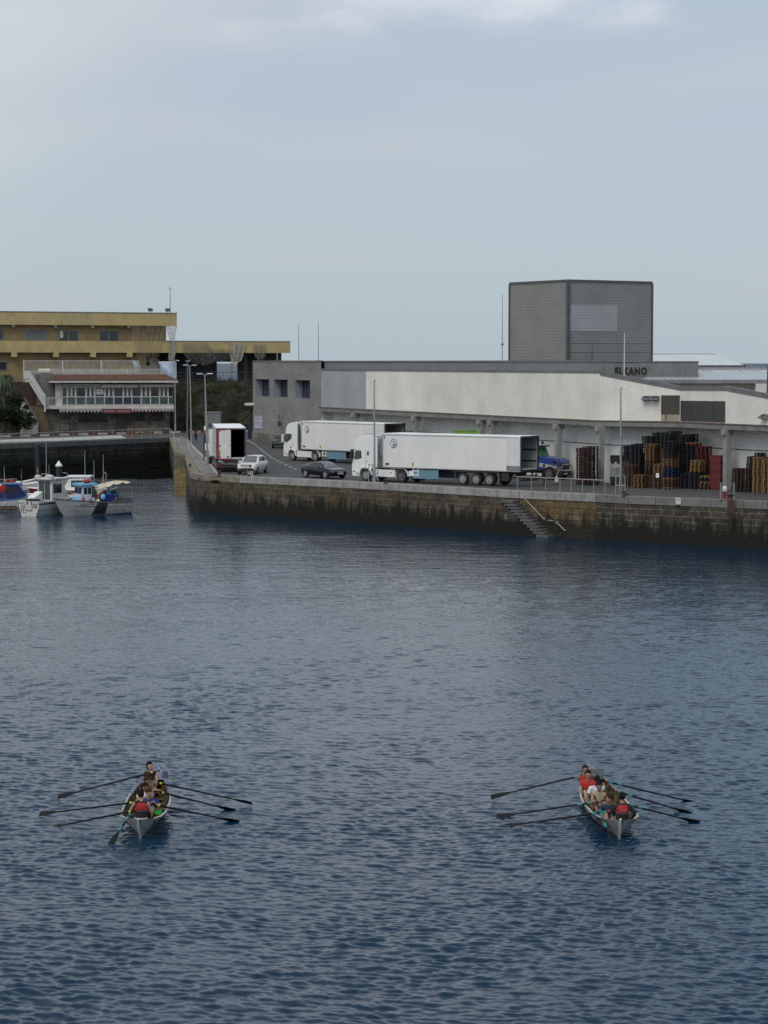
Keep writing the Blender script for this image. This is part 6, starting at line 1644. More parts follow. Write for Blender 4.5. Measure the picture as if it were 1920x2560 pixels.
hat = Car([(-2.0,.42),(-1.8,.30),(1.8,.28),(2.05,.40)], [(-2.02,.92),(-1.7,1.0),(.8,.96),(1.9,.80),(2.05,.66)], [(-2.02,.95),(-1.9,1.15),(-1.55,1.46),(-1.0,1.52),(.1,1.50),(.5,1.40),(1.2,.98),(2.05,.68)], [(-2.02,.74),(-1.7,.87),(1.5,.88),(2.05,.70)], [(-2,.56),(.2,.58),(1.2,.7)])
def hat_x(t, body, patch, fp):
    fp('windscreen', GLASS, .40, 1.15); fp('rear_window', GLASS, -1.98, -1.5)
    for s in (1,-1):
        patch('front_side_window', GLASS, [(.65,4.15),(-.3,4.15),(-.3,4.92),(.25,4.9)], s); patch('rear_side_window', GLASS, [(-.4,4.15),(-1.4,4.2),(-1.25,4.9),(-.4,4.92)], s)
        m = MB(); m.box((-1.93,s*.62,.98),(.1,.2,.22)); m.build('tail_light', REDLENS, body)
p = at(714, 1121, Q+.005)
car_build('dark grey hatchback half hidden behind the cab of the farther lorry', 'parked_car', p+Vector((-.75,2.0,0)), math.atan2(-.95, .36)+math.pi-.35, hat, (-2.02,2.05), M('dark_car_paint', (.022,.023,.026), .2, var=.1, coat=.7), (-1.25,1.28), .32, GLASS, RIM_DARK, hat_x)

# ---- blue bonneted lorry behind the open trailer
yaw = math.atan2(-.62, .785)
bt = thing('bonneted_lorry', 'blue and white bonneted lorry with a chrome bull bar behind the open trailer', 'lorry', at(1404, 1199, Q+.005)+Vector((-1.0,.9,0)), yaw)
m = MB(); m.prism([(1.55,.75),(1.62,1.25),(1.5,1.55),(.9,1.82),(-.75,2.02),(-.75,.75)], 'y', -.88, .88); hood = m.build('bonnet', M('lorry_blue_side', (.022,.050,.22), .3, var=.1, coat=.3), bt, bevel=.06)
m = MB(); m.hexa([(1.54,-.90,1.26),(1.54,.90,1.26),(-.745,.90,1.36),(-.745,-.90,1.36),(1.46,-.74,1.585),(1.46,.74,1.585),(-.74,.84,2.045),(-.74,-.84,2.045)]); m.build('bonnet_top', M('lorry_blue', (.02,.055,.27), .2, var=.15, coat=.8), hood, bevel=.05)
m = MB()
for s in (1,-1):
    for zz, ww in ((1.30,.05),(1.20,.06),(1.06,.10)): m.prism([(1.35,zz-.22),(1.35,zz-.22+ww),(-.7,zz+.10+ww),(-.7,zz+.10)], 'y', s*.882, s*.892)
m.build('side_stripe', OFFWHITE, hood)
m = MB(); m.prism([(-.76,.8),(-.76,2.0),(-1.05,2.62),(-1.15,2.78),(-2.6,2.85),(-2.6,.8)], 'y', -1.12, 1.12); cab_ = m.build('cab', M('lorry_dark_cab', (.028,.035,.05), .3, var=.1, coat=.5), bt, bevel=.05)
m = MB(); m.hexa([(-.775,-1.0,2.02),(-.775,1.0,2.02),(-1.04,.95,2.56),(-1.04,-.95,2.56),(-.745,-1.0,2.04),(-.745,1.0,2.04),(-1.01,.95,2.58),(-1.01,-.95,2.58)]); m.build('windscreen', M('green_reflection_screen', (.05,.20,.06), .1, var=.5, scale=1.5), cab_)  # green of a reflection put into the glass colour
m = MB(); m.prism([(-2.1,2.86),(-1.5,2.95),(-2.1,3.5),(-2.6,3.7),(-2.6,2.86)], 'y', -1.0, 1.0); m.build('roof_fairing', CAB_WHITE, cab_, bevel=.06)
m = MB(); m.bx(-.98,-.70,-1.15,1.15,2.74,2.84); m.build('sun_visor', BLACK, cab_)
for y in (-.5,.45):
    m = MB(); m.tube([(-1.0,y,2.84),(-1.0,y,3.0)], .03, 6); m.ell((-1.0,y,3.08),(.12,.14,.13),10,6); m.build('roof_lamp', BLACK, cab_)
m = MB(); m.tube([(-1.9,-.6,3.7),(-1.1,-1.15,3.25)], .025, 6); m.ell((-1.08,-1.17,3.24),(.1,.1,.1),8,6); m.build('lamp_arm', BLACK, cab_)
m = MB(); m.bx(1.60,1.64,-.6,.6,.9,1.42); m.build('grille', BLACK, hood)
m = MB(); m.tube([(1.70,-1.05,.82),(1.80,-.6,.80),(1.80,.6,.80),(1.70,1.05,.82)], .075, 8); m.tube([(1.72,-.8,.55),(1.85,-.78,1.15),(1.80,-.6,1.32),(1.80,.6,1.32),(1.85,.78,1.15),(1.72,.8,.55)], .045, 8); m.build('bull_bar', M('chrome', (.6,.6,.6), .15, metal=1., var=.1), bt, smooth='auto')
m = MB(); m.bx(1.0,1.7,-1.0,1.0,.35,.72); m.bx(-4.5,1.0,-.45,.45,.5,.85); m.build('chassis', CHASSIS, bt)
m = MB(); m.bx(1.701,1.72,-.26,.26,.45,.57); m.build('number_plate', OFFWHITE, bt)
for s in (1,-1):
    m = MB(); pts = [(.75+math.cos(a)*.62, s*.98, .5+math.sin(a)*.60) for a in [math.pi*k/10 for k in range(11)]]; m.tube(pts, (.2,.03), 6, side=(0,1,0)); m.build('mudguard', CHASSIS, bt)
    wheel(bt, .75, s*1.0, rimmat=RIM_DARK, out=s); wheel(bt, -3.6, s*.98, w=.5, rimmat=RIM_DARK, out=s)
    m = MB(); m.box((1.2,s*1.05,1.55),(.12,.2,.24)); m.tube([(1.1,s*.8,1.3),(1.2,s*1.0,1.5)],.02,6); m.build('bonnet_mirror', BLACK, hood)
    m = MB(); m.box((1.58,s*.76,1.0),(.1,.16,.2)); m.build('headlight', LAMPG, hood)
m = MB(); m.tube([(1.72,-1.0,.8),(1.72,-1.05,1.75)], .02, 6); m.ell((1.72,-1.05,1.78),.05,8,6); m.build('marker_rod', BLACK, bt)

# ---- green fish crates stacked against the wall behind the trailer
GREEN = M('lime_green_plastic', (.13,.30,.02), .5, var=.15)
m = MB(); w, d, h = .5, .62, .42
m.bx(-w/2,w/2,-d/2,d/2,0,.03)
for s in (1,-1): m.bx(s*w/2-(.02 if s>0 else 0), s*w/2+(0 if s>0 else .02), -d/2, d/2, .031, h-.01); m.bx(-w/2+.021,w/2-.021, s*d/2-(.02 if s>0 else 0), s*d/2+(0 if s>0 else .02), .031, h-.01)
for s in (1,-1): m.bx(-w/2-.012,w/2+.012, s*(d/2+.006)-.018, s*(d/2+.006)+.018, h-.06, h-.012); m.bx(s*(w/2+.006)-.018, s*(w/2+.006)+.018, -d/2+.03, d/2-.03, h-.06, h-.012)
c0 = m.build('fish_crate', GREEN); first = True
gc = dp(1164, 1100, 203)
names = ['leftmost column of lime green crates behind the trailer','second column of lime green crates from the left behind the trailer','third column of lime green crates from the left behind the trailer','rightmost column of lime green crates behind the trailer']
for i in range(4):
    for k in range(9):
        o = c0 if first else c0.copy()
        if not first: COL.objects.link(o)
        first = False
        o.location = (gc.x-.78+i*.52, gc.y+RNG.uniform(-.03,.03), Q+.005+k*.422); o.rotation_euler = (0,0,RNG.uniform(-.04,.04)); tag(o, names[i], 'crate', 'column of green crates %s' % ('left','centre left','centre right','right')[i])
# ================================================================ PALLETS UNDER THE CANOPY
PAL = {k: M('pallet_'+k, c, .8, var=.3, scale=2.5, dirt=.35, dirtcol=dark(c, .35)) for k, c in dict(
    orange=(.185,.10,.046), brown=(.095,.056,.036), darkbrown=(.045,.030,.025), yellow=(.25,.15,.058), blue=(.016,.032,.10), navy=(.020,.020,.028),
    black=(.016,.018,.021), green=(.016,.026,.028), red=(.115,.014,.016), maroon=(.062,.016,.020), purple=(.036,.019,.033)).items()}
PH = .150
def pallet_mesh():
    m = MB()
    for k in range(5): y = -.35+k*.175; m.bx(-.6,.6,y-.05,y+.05,.122,.144)
    for x in (-.53,0,.53): m.bx(x-.05,x+.05,-.4,.4,.100,.1215)
    for x in (-.53,0,.53):
        for y in (-.35,0,.35): m.bx(x-.06,x+.06,y-.05,y+.05,.0225,.0995)
    for y in (-.35,0,.35): m.bx(-.6,.6,y-.05,y+.05,.0,.022)
    return m
PM = {}
for k, mt in PAL.items():
    o = pallet_mesh().build('pallet_'+k, mt); PM[k] = o.data; bpy.data.objects.remove(o)
GA = R(32)
SV = Vector((math.cos(GA), -math.sin(GA), 0))*.86; LV = Vector((math.sin(GA), math.cos(GA), 0))*1.26
rr = random.Random(77)
hidden = MB(); pallet_count = 0
def stack(base, i, j, ytop, seq, desc, group, vis_y=None):
    global pallet_count
    c = base+SV*i+LV*j
    px = 960+FPX*CT*c.x/c.y
    n = max(int((dp(px, ytop, c.y).z-Q)/PH), 2)
    zvis = dp(px, vis_y, c.y).z if vis_y else 0
    cols = []
    tot = sum(w for w, _ in seq)
    for w, k in seq: cols += [k]*max(int(round(w*n/tot)), 1)
    while len(cols) < n: cols.append(seq[-1][1])
    run = None; dx = dy = 0
    for q in range(n):
        k = cols[q]
        if q % 3 == 0: dx, dy = rr.uniform(-.03,.03), rr.uniform(-.03,.03)
        z = Q+.006+q*PH
        M_ = Matrix.Translation((c.x+dx, c.y+dy, z)) @ Matrix.Rotation(math.pi/2-GA+rr.uniform(-.025,.025), 4, 'Z')
        if z+PH < zvis:
            hidden.M = M_; hidden.bx(-.6,.6,-.4,.4,.11,.144); hidden.bx(-.58,.58,-.38,.38,0,.10); continue
        o = bpy.data.objects.new('pallet', PM[k]); COL.objects.link(o); o.matrix_world = M_
        tag(o, desc.replace('#', {'orange':'orange wooden','brown':'brown wooden','darkbrown':'dark brown wooden','yellow':'yellow wooden','blue':'blue','navy':'dark navy','black':'black plastic','green':'dark green','red':'red','maroon':'dark red','purple':'dark purple'}[k]), 'pallet', group+' '+k)
        pallet_count += 1
C0 = dp(1677, 1200, 176.1); C0.z = 0
T = lambda Y: 1060+Y/4.608
g = 'pallets '
stack(C0, 0, 0, T(180), [(1,'yellow'),(3,'brown'),(1,'yellow'),(4.5,'blue'),(1,'brown'),(3,'orange'),(2,'maroon'),(3,'green'),(2,'black')], '# pallet in the tallest front stack of the big pile', g+'tallest front stack')
stack(C0, -1, 0, T(455), [(6,'brown'),(2,'brown'),(5,'orange')], '# pallet in the stack with the white paper on it', g+'paper stack')
stack(C0, -3, 0, T(570), [(8,'orange')], '# pallet in the low front stack nearest the lamp post', g+'low front stack')
stack(C0, -4, 0, T(462), [(1,'yellow'),(10,'brown')], '# pallet in the leftmost front stack of the big pile', g+'leftmost front stack')
stack(C0, -2.45, .9, T(228), [(3,'brown'),(5,'darkbrown'),(3,'brown'),(8,'orange')], '# pallet in the tall stack left of the tallest front stack', g+'tall orange stack', T(560))
stack(C0, 1, 1, T(560), [(8,'navy'),(3,'black')], '# pallet in the low dark stack right of the tallest front stack', g+'low dark stack')
stack(C0, 2, 1, T(400), [(4,'purple'),(6,'navy'),(7,'yellow')], '# pallet in the front stack with a yellow top and purple bottom', g+'yellow topped stack')
stack(C0, 3, 1, T(590), [(4,'brown'),(1,'yellow'),(3,'navy'),(1,'yellow')], '# pallet in the low stack beside the red bins', g+'low stack by bins')
stack(C0, 0, 1, T(200), [(8,'black'),(4,'darkbrown'),(4,'green')], '# pallet in the dark stack just behind the tallest front stack', g+'dark second row stack', T(600))
stack(C0, 2, 2, T(245), [(10,'maroon'),(10,'red')], '# pallet in the tall red stack behind the yellow topped one', g+'tall red stack', T(620))
stack(C0, 1, 2, T(195), [(12,'navy'),(8,'navy'),(1,'red'),(1,'orange')], '# pallet in the navy stack left of the tall red stack', g+'navy stack', T(520))
stack(C0, -4, 1, T(215), [(10,'navy'),(8,'navy')], '# pallet in the second dark stack from the left at the back', g+'second back stack', T(480))
stack(C0, -5, 1, T(225), [(10,'navy'),(7,'navy')], '# pallet in the leftmost dark stack at the back', g+'leftmost back stack', T(400))
stack(C0, -3.4, 1.75, T(125), [(12,'darkbrown'),(9,'darkbrown'),(2,'black')], '# pallet in the third stack from the left at the back', g+'third back stack', T(330))
stack(C0, -2.5, 1.95, T(85), [(14,'darkbrown'),(9,'black')], '# pallet in the fourth stack from the left at the back', g+'fourth back stack', T(260))
stack(C0, -1, 1, T(90), [(14,'darkbrown'),(9,'green')], '# pallet in the fifth stack from the left at the back', g+'fifth back stack', T(260))
stack(C0, -1, 2, T(55), [(14,'black'),(9,'black'),(2,'maroon')], '# pallet in the topmost stack at the back of the pile', g+'topmost stack', T(220))
stack(C0, 0, 2, T(120), [(14,'black'),(9,'green')], '# pallet in the back stack right of the topmost one', g+'back stack right', T(240))
stack(C0, 0, 3, T(103), [(14,'darkbrown'),(8,'maroon'),(2,'black')], '# pallet in the rearmost stack against the white wall', g+'rearmost stack', T(240))
R0 = dp(1901, 1200, 171.4); R0.z = 0
stack(R0, 0, 0, T(362), [(19,'yellow')], '# pallet in the left of the two tall yellow stacks by the right edge', g+'yellow stack left')
stack(R0, 1, 0, T(392), [(19,'yellow')], '# pallet in the right of the two tall yellow stacks by the right edge', g+'yellow stack right')
stack(R0, -2, 0, T(500), [(10,'darkbrown'),(1,'maroon')], '# pallet in the short dark stack right of the concrete column', g+'short dark stack')
stack(R0, -1, .25, T(505), [(10,'darkbrown')], '# pallet in the short dark stack left of the yellow stacks', g+'short dark stack b')
stack(R0, -1.1, .8, T(350), [(12,'darkbrown'),(8,'black')], '# pallet in the black stack behind the short dark ones', g+'black stack right group', T(520))
stack(R0, -.4, .85, T(320), [(12,'navy'),(8,'navy')], '# pallet in the navy stack behind the left yellow stack', g+'navy stack right group', T(370))
stack(R0, 1, 1, T(155), [(12,'maroon'),(10,'red')], '# pallet in the tall red stack at the right edge of the view', g+'red stack right edge', T(400))
K0 = dp(1477, 1200, 181.6); K0.z = 0
stack(K0, 0, 0, 1112, [(9,'darkbrown'),(3,'darkbrown'),(1,'brown'),(5,'darkbrown'),(2,'maroon')], '# pallet in the right of two stacks beside the grey column', g+'column stack right')
stack(K0, -.92, .25, 1117, [(8,'maroon'),(1,'red'),(8,'maroon')], '# pallet in the left of two stacks beside the grey column', g+'column stack left')
hidden.M = Matrix.Identity(4)
tag(hidden.build('pallets', PAL['darkbrown']), 'hidden lower pallets inside the big pile under the canopy', 'pallets', kind='stuff')
# white paper on a stack
c = C0+SV*-1; f = c-LV*.49-SV*.0; nrm = -LV.normalized()
m = MB(); s = SV.normalized(); p0 = f+Vector((0,0,dp(1644,1194,f.y).z)); p1 = p0+Vector((0,0,.34))
q = [p0-s*.14, p0+s*.14, p1+s*.14, p1-s*.14]
m.hexa([a+nrm*.012 for a in q[:2]]+[a for a in q[1::-1]]+[a+nrm*.012 for a in (q[3], q[2])]+[a for a in (q[2], q[3])])
tag(m.build('paper_sheet', WHITE), 'white paper sheet pinned on a stack of brown pallets', 'paper')
# red plastic bins
m = MB(); w, d, h = .60, .42, .66
m.bx(-w,w,-d,d,.12,h)
for x in (-.5,0,.5): m.bx(x-.06,x+.06,-d,d,0,.1195)
for k in range(6):
    x = -w+.1+k*.2
    for s in (1,-1): m.bx(x-.03,x+.03,s*(d+.012)-.012,s*(d+.012)+.012,.16,h-.06)
for k in range(4):
    y = -d+.1+k*.21
    for s in (1,-1): m.bx(s*(w+.012)-.012,s*(w+.012)+.012,y-.03,y+.03,.16,h-.06)
m.bx(-w-.025,w+.025,-d-.025,d+.025,h-.055,h-.001)
b0 = m.build('plastic_bin', M('red_plastic_bin', (.13,.012,.018), .5, var=.2, dirt=.2), bevel=.008)
cpos = C0+SV*4.05+LV*1.0
for k in range(4):
    o = b0 if k == 0 else b0.copy()
    if k: COL.objects.link(o)
    o.location = (cpos.x, cpos.y, Q+.005+k*.668); o.rotation_euler = (0,0,math.pi/2-GA); tag(o, 'large red plastic bin stacked at the right end of the pile', 'bin', 'large red bins in one stack')
# wire cage and black bins left of the pile
bb = b0.data.copy(); bb.materials.clear(); bb.materials.append(PAL['black'])
cg = dp(1546, 1200, 181.4); cg.z = 0
def bin_at(p, z, rz, label, grp=None):
    o = bpy.data.objects.new('plastic_bin', bb); COL.objects.link(o); o.location = (p.x, p.y, z); o.rotation_euler = (0,0,rz); tag(o, label, 'bin', grp); return o
bin_at(cg, Q+.005, -.3, 'black plastic bin on the ground under the wire cage')
wc = thing('wire_cage', 'grey wire mesh cage between two black bins left of the pallet pile', 'cage', (cg.x, cg.y, Q+.68), -.3)
m = MB()
for x in (-.6,.6):
    for y in (-.42,.42): m.tube([(x,y,0),(x,y,1.05)], .03, 6)
for z in (.03,1.05): m.tube([(-.6,-.42,z),(.6,-.42,z),(.6,.42,z),(-.6,.42,z),(-.6,-.42,z)], .025, 6)
m.build('frame', STEEL, wc)
m = MB()
for k in range(1,12):
    x = -.6+.1*k; m.tube([(x,-.42,0.03),(x,-.42,1.05)], .009, 4); m.tube([(x,.42,.03),(x,.42,1.05)], .009, 4)
for k in range(1,10): z = .03+.1*k; m.tube([(-.6,-.42,z),(.6,-.42,z)], .009, 4); m.tube([(.6,-.42,z),(.6,.42,z)], .009, 4); m.tube([(-.6,-.42,z),(-.6,.42,z)], .009, 4)
m.build('mesh', STEEL, wc)
m = MB(); m.bx(-.55,.55,-.38,.38,.02,.75); m.build('wrapped_load', M('grey_wrap', (.26,.28,.30), .4, var=.3, scale=5), wc, bevel=.05)
bin_at(cg, Q+.68+1.08, -.3, 'black plastic bin on top of the wire cage')
p2 = dp(1579, 1200, 182.2)
for k in range(4): bin_at(p2, Q+.005+k*.668, -.3, 'black plastic bin in the stack right behind the wire cage' , 'black bins behind the cage')
# ================================================================ MOORED BOATS
def hull(parent, L, B, zs, zk, flare=.72, transom=.85, mats=None, bowrake=.12, n=14, bowfull=.55, name='hull', stripe=None, inner=None, deck=None, floor=.25):
    # x: stern 0 -> bow L. zs(t): sheer height, zk: keel depth. mats: [side, bottom]
    secs = []
    for i in range(n+1):
        t = i/n
        hb = B/2*(transom+(1-transom)*math.sin(min(t/.45,1)*1.5708)) if t < .45 else B/2*max(1-((t-.45)/.55)**(1.6+bowfull), 0)
        hb = max(hb, .02)
        wl = hb*(flare if t < .6 else flare*(1-(t-.6)/.4*.75))
        x = L*t; rk = bowrake*L*(max(t-.6,0)/.4)
        s = zs(t)
        secs.append([(x+rk, hb, s), (x+rk*.72, hb*.985, s*.72+.02), (x+rk*.35, (hb*.45+wl*.55), s*.30), (x, wl, .0), (x-rk*.2, wl*.72, zk*.6), (x-rk*.3, .01, zk)])
    m = MB()
    for side in (1, -1):
        for i in range(n):
            for j in range(5):
                a, b, c, d = secs[i][j], secs[i+1][j], secs[i+1][j+1], secs[i][j+1]
                m.poly([(p[0], side*p[1], p[2]) for p in (a, b, c, d)], 0 if j < 3 else 1)
    q = secs[0]; 
    m.poly([(p[0], p[1], p[2]) for p in q]+[(p[0], -p[1], p[2]) for p in q[::-1]], 0)
    h = m.build(name, mats, parent, smooth='auto')
    # deck or open inside
    d = MB(); ins = .07
    for i in range(n):
        a, b = secs[i], secs[i+1]
        def iw(s): return max(s[0][1]-ins, .005)
        za, zb = (a[0][2]-.02, b[0][2]-.02)
        if deck and deck[0] <= (i+.5)/n <= deck[1]:
            d.poly([(a[0][0], iw(a), za), (b[0][0], iw(b), zb), (b[0][0], -iw(b), zb), (a[0][0], -iw(a), za)])
        else:
            for s in (1,-1):
                d.poly([(a[0][0], s*iw(a), za), (b[0][0], s*iw(b), zb), (b[3][0], s*max(b[3][1]-.05,.004), floor), (a[3][0], s*max(a[3][1]-.05,.004), floor)])
            d.poly([(a[3][0], max(a[3][1]-.05,.004), floor), (b[3][0], max(b[3][1]-.05,.004), floor), (b[3][0], -max(b[3][1]-.05,.004), floor), (a[3][0], -max(a[3][1]-.05,.004), floor)])
    a = secs[0]
    d.poly([(.05, a[0][1]-ins, a[0][2]-.02), (.05, a[3][1]-.05, floor), (.05, -a[3][1]+.05, floor), (.05, -a[0][1]+ins, a[0][2]-.02)])
    d.build('deck', inner or OFFWHITE, parent)
    # gunwale
    gpts = [(s[0][0], s[0][1], s[0][2]) for s in secs]; path = [(x, y, z+.01) for x, y, z in gpts]+[(x, -y, z+.01) for x, y, z in gpts[::-1]]
    g = MB(); g.tube(path+[path[0]], .055, 6, cap=False); g.build('gunwale', stripe or mats[0], parent, smooth='auto')
    return secs
def railpipe(parent, pts, h, name='rail', r=.02, mat=None, step=1):
    m = MB(); m.tube([(x,y,z+h) for x,y,z in pts], r, 6)
    for x,y,z in pts[::step]: m.tube([(x,y,z),(x,y,z+h)], r*.8, 5)
    m.build(name, mat or ALU, parent)
def mast(parent, x, y, z, h, r=.03, mat=None, name='mast'):
    m = MB(); m.tube([(x,y,z),(x,y,z+h*.6),(x,y,z+h)], [r,r*.8,r*.4], 6); return m.build(name, mat or ALU, parent)
def fender(parent, x, y, z, mat, r=.13, h=.22):
    m = MB(); m.ell((x,y,z), (r,r,h), 10, 7); m.tube([(x,y,z+h*.9),(x,y,z+h+.25)], .012, 4); m.build('fender', mat, parent, smooth=True)
def flag(parent, x, y, z, cols, w=.3, h=.22):
    m = MB(); n = len(cols)
    for k in range(n):
        m.bx(x-w*.1, x+w*.1, y-.012-.01*k, y+.012+.01*k, z-h*(k+1)/n, z-h*k/n-.001, k)
    m.build('flag', cols, parent)
WHULL = M('boat_white', (.56,.55,.52), .4, var=.08, dirt=.3, dirtcol=(.25,.22,.17), streak=.2)
GREYHULL = M('boat_pale_grey', (.42,.415,.39), .5, var=.1, dirt=.35, dirtcol=(.17,.16,.12), streak=.3)
BOTTOM = M('antifoul_blue', (.018,.035,.16), .6, var=.3)
BOTRED = M('antifoul_red', (.10,.018,.018), .7, var=.3)
BOTDARK = M('waterline_dark', (.02,.02,.02), .7)
# ---- blue and white cabin boat
a, b = at(172, 1291, 0), at(333, 1284, 0)     # stem and stern on the water
yaw = R(216)
fb = thing('fishing_boat', 'small fishing boat with pale blue wheelhouse and cream awning nearest the open water', 'boat', b+Vector((-.6,.8,0)), yaw)
Lf = 6.3
zs = lambda t: .92+.10*(1-t)+.62*t**2.2
sec = hull(fb, Lf, 2.3, zs, -.45, mats=[GREYHULL, BOTTOM], bowrake=.16, inner=M('boat_deck_grey', (.20,.20,.19), .8, var=.2), deck=(.62,1.), stripe=M('gunwale_grey', (.11,.115,.12), .5, var=.2), floor=.3, transom=.9, bowfull=1.3)
def side_pt(secs, x, f, L, side=1):
    t = min(max(x/L, 0), .999)*(len(secs)-1); i = int(t); k = t-i
    def P(s):
        j = f*3; j0 = min(int(j), 2); q = j-j0; a, b = s[j0], s[j0+1]; return Vector((a[0]+(b[0]-a[0])*q, side*(a[1]+(b[1]-a[1])*q), a[2]+(b[2]-a[2])*q))
    return P(secs[i]).lerp(P(secs[i+1]), k)
def hull_patch(parent, secs, L, quad, mat, name, side=1, off=.012, n=8):
    # quad of (x, f): f 0 at the gunwale, 1 at the waterline
    m = MB(); P = []
    for i in range(n+1):
        for j in range(n+1):
            u, v = i/n, j/n
            x = (quad[0][0]*(1-u)+quad[1][0]*u)*(1-v)+(quad[3][0]*(1-u)+quad[2][0]*u)*v; f = (quad[0][1]*(1-u)+quad[1][1]*u)*(1-v)+(quad[3][1]*(1-u)+quad[2][1]*u)*v
            p = side_pt(secs, x, f, L, side); P.append(p+Vector((0, side*off, 0)))
    m.v = P
    for i in range(n):
        for j in range(n): m.f.append([i*(n+1)+j, i*(n+1)+j+1, (i+1)*(n+1)+j+1, (i+1)*(n+1)+j]); m.m.append(0)
    return m.build(name, mat, parent, smooth=True)
# its port side faces the viewer
hull_patch(fb, sec, Lf, [(2.55,.04),(3.55,.04),(4.0,.97),(2.75,.97)], M('black_hull_panel', (.03,.032,.034), .5, var=.2), 'black_panel')
hull_patch(fb, sec, Lf, [(.02,.36),(5.6,.40),(5.6,.425),(.02,.385)], DARKGREY, 'rubbing_strake', off=.02)
hull_patch(fb, sec, Lf, [(.02,.86),(2.6,.97),(2.6,1.0),(.02,1.0)], BOTTOM, 'boot_top', off=.014)
for x in (1.55, .95):
    p = side_pt(sec, x, .60, Lf); m = MB(); m.lathe([(.06,-.02),(.06,.02)], 10, c=p, axis='y'); m.build('scupper', BLACK, fb)
pa, pb_ = side_pt(sec, 4.9, .26, Lf), side_pt(sec, 3.8, .26, Lf)
tdir = (pb_-pa).normalized(); up_ = (side_pt(sec, 4.3, .12, Lf)-side_pt(sec, 4.3, .32, Lf)).normalized()
text_obj('7-SS-3-3-96', 'registration', .26, BLACK, fb, face_M((pa+pb_)/2+Vector((0,.085,-.08)), tdir, up_), .004)
# bulwark aft, wheelhouse
m = MB(); 
for s in (1,-1): m.prism([(.0,zs(0)),(2.2,zs(.33)-.02),(2.2,zs(.33)+.02),(1.9,zs(.3)+.30),(.0,zs(0)+.36)], 'y', s*1.0-.03, s*1.0+.03)
m.bx(-.02,.04,-.97,.97,zs(0),zs(0)+.36); m.build('bulwark', M('bulwark_grey', (.10,.105,.11), .5, var=.2), fb)
railpipe(fb, [(1.9,1.0,zs(.3)+.02),(1.7,1.0,zs(.3)+.30),(.9,1.0,1.32),(.05,.98,1.34)], .14, r=.022)
m = MB(); m.tube([(.04,.9,1.3),(-.02,.92,1.9),(.25,.92,2.35)], .025, 6); m.build('awning_post', ALU, fb)
WH = M('wheelhouse_pale', (.50,.56,.62), .45, var=.08, dirt=.2)
m = MB(); m.prism([(4.9,1.35),(4.75,1.95),(4.62,2.55),(3.0,2.5),(3.0,1.0),(4.9,1.05)], 'y', -.72, .72); wh_ = m.build('wheelhouse', WH, fb, bevel=.05)
m = MB(); m.bx(2.75,4.95,-.82,.82,2.55,2.78); m.build('wheelhouse_roof', LIGHTBLUE, wh_, bevel=.05)
m = MB(); m.bx(3.0,5.15,-.80,.80,1.02,1.36); m.prism([(5.15,1.05),(5.15,1.40),(4.9,1.62),(4.7,1.62),(4.7,1.05)], 'y', -.62,.62); m.build('coaming', LIGHTBLUE, wh_, bevel=.04)
for x0,x1 in ((4.05,4.5),(3.52,3.95),):
    m = MB(); m.bx(x0,x1,.715,.735,1.85,2.42); m.build('window', GLASS_BLUE, wh_, bevel=.01)
m = MB(); m.bx(3.02,3.44,.715,.74,1.55,2.48); m.build('door_opening', DARKGREY, wh_)
for y0,y1 in ((-.62,-.05),(.05,.62)):
    m = MB(); m.hexa([(4.80,y0,1.9),(4.80,y1,1.9),(4.69,y1,2.42),(4.69,y0,2.42),(4.82,y0,1.9),(4.82,y1,1.9),(4.71,y1,2.42),(4.71,y0,2.42)]); m.build('windscreen', GLASS_BLUE, wh_)
wh_.scale = (.72, 1, 1); wh_.location = (1.45, 0, 0)
m = MB(); m.tube([(3.9,.35,2.95),(4.5,.4,2.95)], .17, 10); m.build('red_fender_roll', RED, fb, smooth='auto')
m = MB(); m.tube([(3.7,-.5,2.8),(3.7,-.5,3.0),(4.8,-.5,3.0),(4.8,-.5,2.8)], .02, 5); m.tube([(3.7,.6,2.8),(3.7,.6,3.0),(4.8,.6,3.0),(4.8,.6,2.8)], .02, 5); m.build('roof_rack', ALU, fb)
mast(fb, 3.4, .2, 2.5, 2.3); mast(fb, 2.2, -.3, 1.0, 4.2, .035)
m = MB(); m.tube([(2.35,.2,2.6),(2.2,.3,3.55)], .045, 6); m.ell((2.32,.25,3.6),(.09,.09,.1),8,6); m.tube([(2.6,.1,2.7),(2.45,.0,3.3)], .03, 6); m.build('gear_bundle', M('gear_brown', (.28,.16,.09), .7), fb)
# awning
m = MB(); nx, ny = 18, 6; g_ = []
for i in range(nx+1):
    t = i/nx; x = 3.5-3.35*t; row = []
    zz = 2.35+.55*math.sin(min(t*1.25,1)*1.45)-.12*max(t-.75,0)*2
    for j in range(ny+1):
        y = -.95+1.9*j/ny; row.append(Vector((x, y, zz-.12*(y/.95)**2-(.09*(math.sin(i*1.3)>0) if j in (0,ny) and t > .3 else 0))))
    g_.append(row)
for i in range(nx):
    for j in range(ny): m.poly([g_[i][j], g_[i+1][j], g_[i+1][j+1], g_[i][j+1]])
m.poly([g_[0][0]+Vector((0,0,-.0)), g_[0][ny], g_[0][ny]+Vector((-.2,0,-.5)), g_[0][0]+Vector((-.2,0,-.5))])
for i in range(6): m.poly([g_[i][ny], g_[i+1][ny], g_[i+1][ny]+Vector((0,.02,-.45+.08*i)), g_[i][ny]+Vector((0,.02,-.45+.08*i))])
m.build('awning', M('cream_canvas', (.55,.50,.37), .8, var=.08, dirt=.15), fb, smooth='auto')
